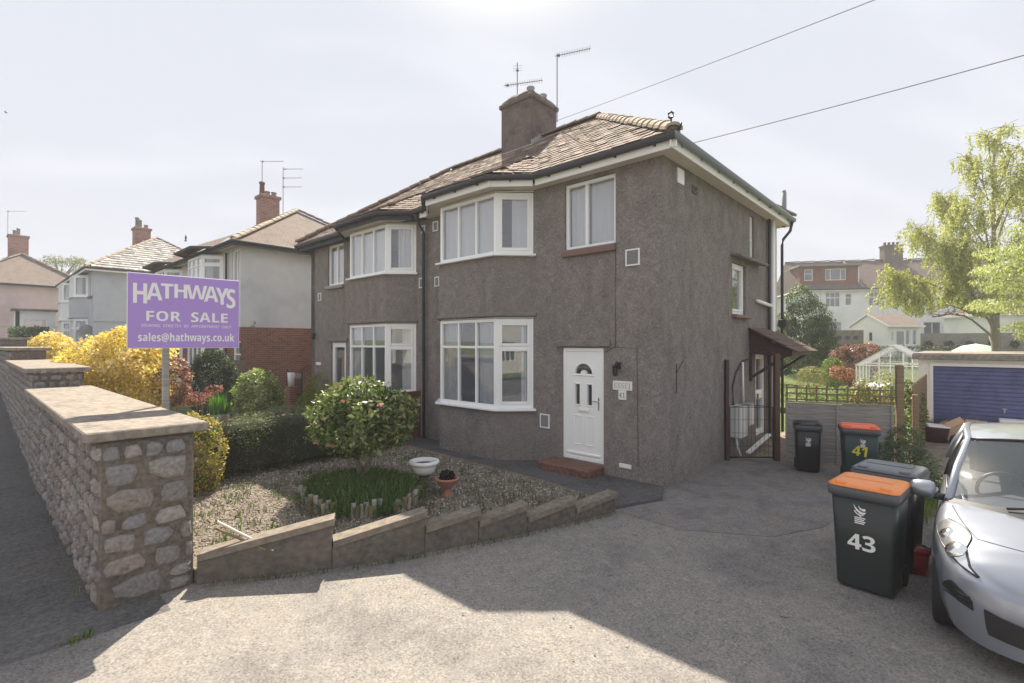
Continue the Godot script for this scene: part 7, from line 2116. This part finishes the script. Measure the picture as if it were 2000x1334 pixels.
func maple():
	# feathery acer reaching in from the right
	var o = thing("green_acer", "bright green feathery acer tree reaching in at the right edge", "tree", V(6.3, 0.0, -12.2))
	var g := G.new(true)
	g.tube([V(0.1, 0, 0), V(0.0, 1.2, 0.0), V(-0.15, 2.2, 0.0), V(-0.1, 4.6, 0)], 0.12, 8, 0.05)
	part(o, "trunk", g, M.bark)
	var blobs = []
	var r := RandomNumberGenerator.new()
	r.seed = 63
	var lb := G.new(true)
	for q in [[3.0, 1.6], [3.6, 2.2], [4.1, 2.25], [4.6, 2.1], [5.1, 1.8], [5.6, 1.3], [2.6, 1.2]]:
		for k in 6:
			var an = PI * 0.75 + (k - 2.5) * 0.5 + r.randfn() * 0.15
			var rr = q[1] * r.randf_range(0.65, 1.05)
			var c = V(cos(an) * rr, q[0] + r.randfn() * 0.12, -sin(an) * rr * 0.7)
			blobs.append([c, V(0.62, 0.14, 0.5)])
			lb.tube([V(-0.1, q[0] - 0.6, 0), V(-0.1, q[0] - 0.6, 0).lerp(c, 0.6) + V(0, 0.1, 0), c], 0.025, 5, 0.008, false)
	part(o, "limb", lb, M.bark)
	part(o, "crown", leaves(15000, 0.11, blobs, [Color(0.36, 0.38, 0.2), Color(0.46, 0.47, 0.28), Color(0.55, 0.55, 0.38)], 64, {"gap": -0.25, "aspect": 0.28, "bump": 0.5, "droop": 0.35, "out": 0.4}), M.brightleaf)

func far_tree():
	var o = thing("bare_tree", "sparse spreading tree beyond the far roofs on the left", "tree", V(-91, 3.2, -1.0))
	var g := G.new(true)
	g.tube([V(0, 0, 0), V(0, 4, 0), V(0.3, 8, 0)], 0.5, 7, 0.3)
	part(o, "trunk", g, M.bark)
	var r := RandomNumberGenerator.new()
	r.seed = 71
	var blobs = []
	g = G.new(true)
	for k in 22:
		var an = TAU * k / 22
		var e = V(cos(an) * r.randf_range(1.5, 4.2), r.randf_range(9.0, 12.6), sin(an) * r.randf_range(1.5, 4.2))
		e.y -= absf(V(e.x, 0, e.z).length()) * 0.35
		g.tube([V(0.2, 6.5, 0), V(0.2, 6.5, 0).lerp(e, 0.5) + V(0, 0.8, 0), e], 0.16, 5, 0.03, false)
		blobs.append([e, V(1.2, 0.6, 1.2)])
	part(o, "limb", g, M.bark)
	part(o, "crown", leaves(4200, 0.22, blobs, [Color(0.16, 0.14, 0.07), Color(0.24, 0.21, 0.1)], 72, {"gap": -0.1, "deep": 0.9}), M.leaf)

# ---------------------------------------------------------------- the scene
func _ready():
	rng.seed = 41
	# camera
	var cam := Camera3D.new()
	cam.name = "camera"
	add_child(cam)
	cam.position = V(3.6756, 2.4, 7.7417)
	cam.rotation_degrees = V(0.296, 42.4, 0)
	cam.fov = 69.1
	cam.far = 600.0
	cam.current = true
	# sky
	var sky := ProceduralSkyMaterial.new()
	sky.sky_top_color = lin(0.325, 0.339, 0.372)
	sky.sky_horizon_color = lin(0.339, 0.35, 0.376)
	sky.sky_curve = 0.12
	sky.ground_bottom_color = lin(0.2, 0.19, 0.18)
	sky.ground_horizon_color = lin(0.5, 0.5, 0.52)
	sky.sun_angle_max = 35.0
	sky.sun_curve = 0.2
	sky.sky_energy_multiplier = 1.0
	# thin high cloud
	var cw := 512
	var cimg := Image.create(cw, cw / 2, false, Image.FORMAT_RGBA8)
	var cn := FastNoiseLite.new()
	cn.seed = 9
	cn.fractal_octaves = 5
	for y in cw / 2:
		var el = PI * (0.5 - (y + 0.5) / (cw / 2.0))
		for x in cw:
			var az = TAU * x / cw
			var d := V(cos(az) * cos(el), sin(el), sin(az) * cos(el))
			var q = d / (absf(d.y) + 0.25)
			var v = cn.get_noise_3d(q.x * 60.0 + q.z * 40.0, q.z * 260.0 - q.x * 190.0, 0.0)
			cimg.set_pixel(x, y, Color(1.0, 0.98, 0.96, clampf(v * 0.1, 0.0, 0.035) if el > 0.0 else 0.0))
	sky.sky_cover = ImageTexture.create_from_image(cimg)
	var env := Environment.new()
	env.background_mode = Environment.BG_SKY
	env.sky = Sky.new()
	env.sky.sky_material = sky
	env.tonemap_mode = Environment.TONE_MAPPER_LINEAR
	env.tonemap_exposure = 2.4
	env.fog_enabled = true
	env.fog_density = 0.002
	env.fog_light_color = Color(0.92, 0.93, 0.96)
	env.sdfgi_enabled = true
	env.ssao_enabled = true
	env.ssil_enabled = true
	var we := WorldEnvironment.new()
	we.name = "world"
	we.environment = env
	add_child(we)
	# sun: high, straight ahead of the camera
	var sun := DirectionalLight3D.new()
	sun.name = "sun"
	add_child(sun)
	sun.look_at_from_position(Vector3(), V(0.625, -1.0, 0.65))
	sun.light_energy = 1.6
	sun.light_color = Color(1.0, 0.95, 0.87)
	sun.light_angular_distance = 0.5
	sun.shadow_enabled = true

	make_materials()
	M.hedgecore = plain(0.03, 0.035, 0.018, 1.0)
	M.maroonwood = plain(0.13, 0.045, 0.035, 0.7)
	M.darkwood = surf(TX.wood, 0.9, 0.9, TX.wood, 0.6, null, 1.0, lin(0.45, 0.38, 0.34))
	M.darkwood.uv1_world_triplanar = false
	M.brightleaf = leafmat(0.5, 1.0, Color(0.92, 1.0, 0.65))
	ground()
	house_near()
	house_far_half()
	street_houses()
	rear_houses()
	street_wall()
	drive_wall()
	side_gate()
	fence()
	garage()
	for_sale_sign()
	front_garden()
	front_plants()
	rear_plants()
	bins()
	cars()
	cables()
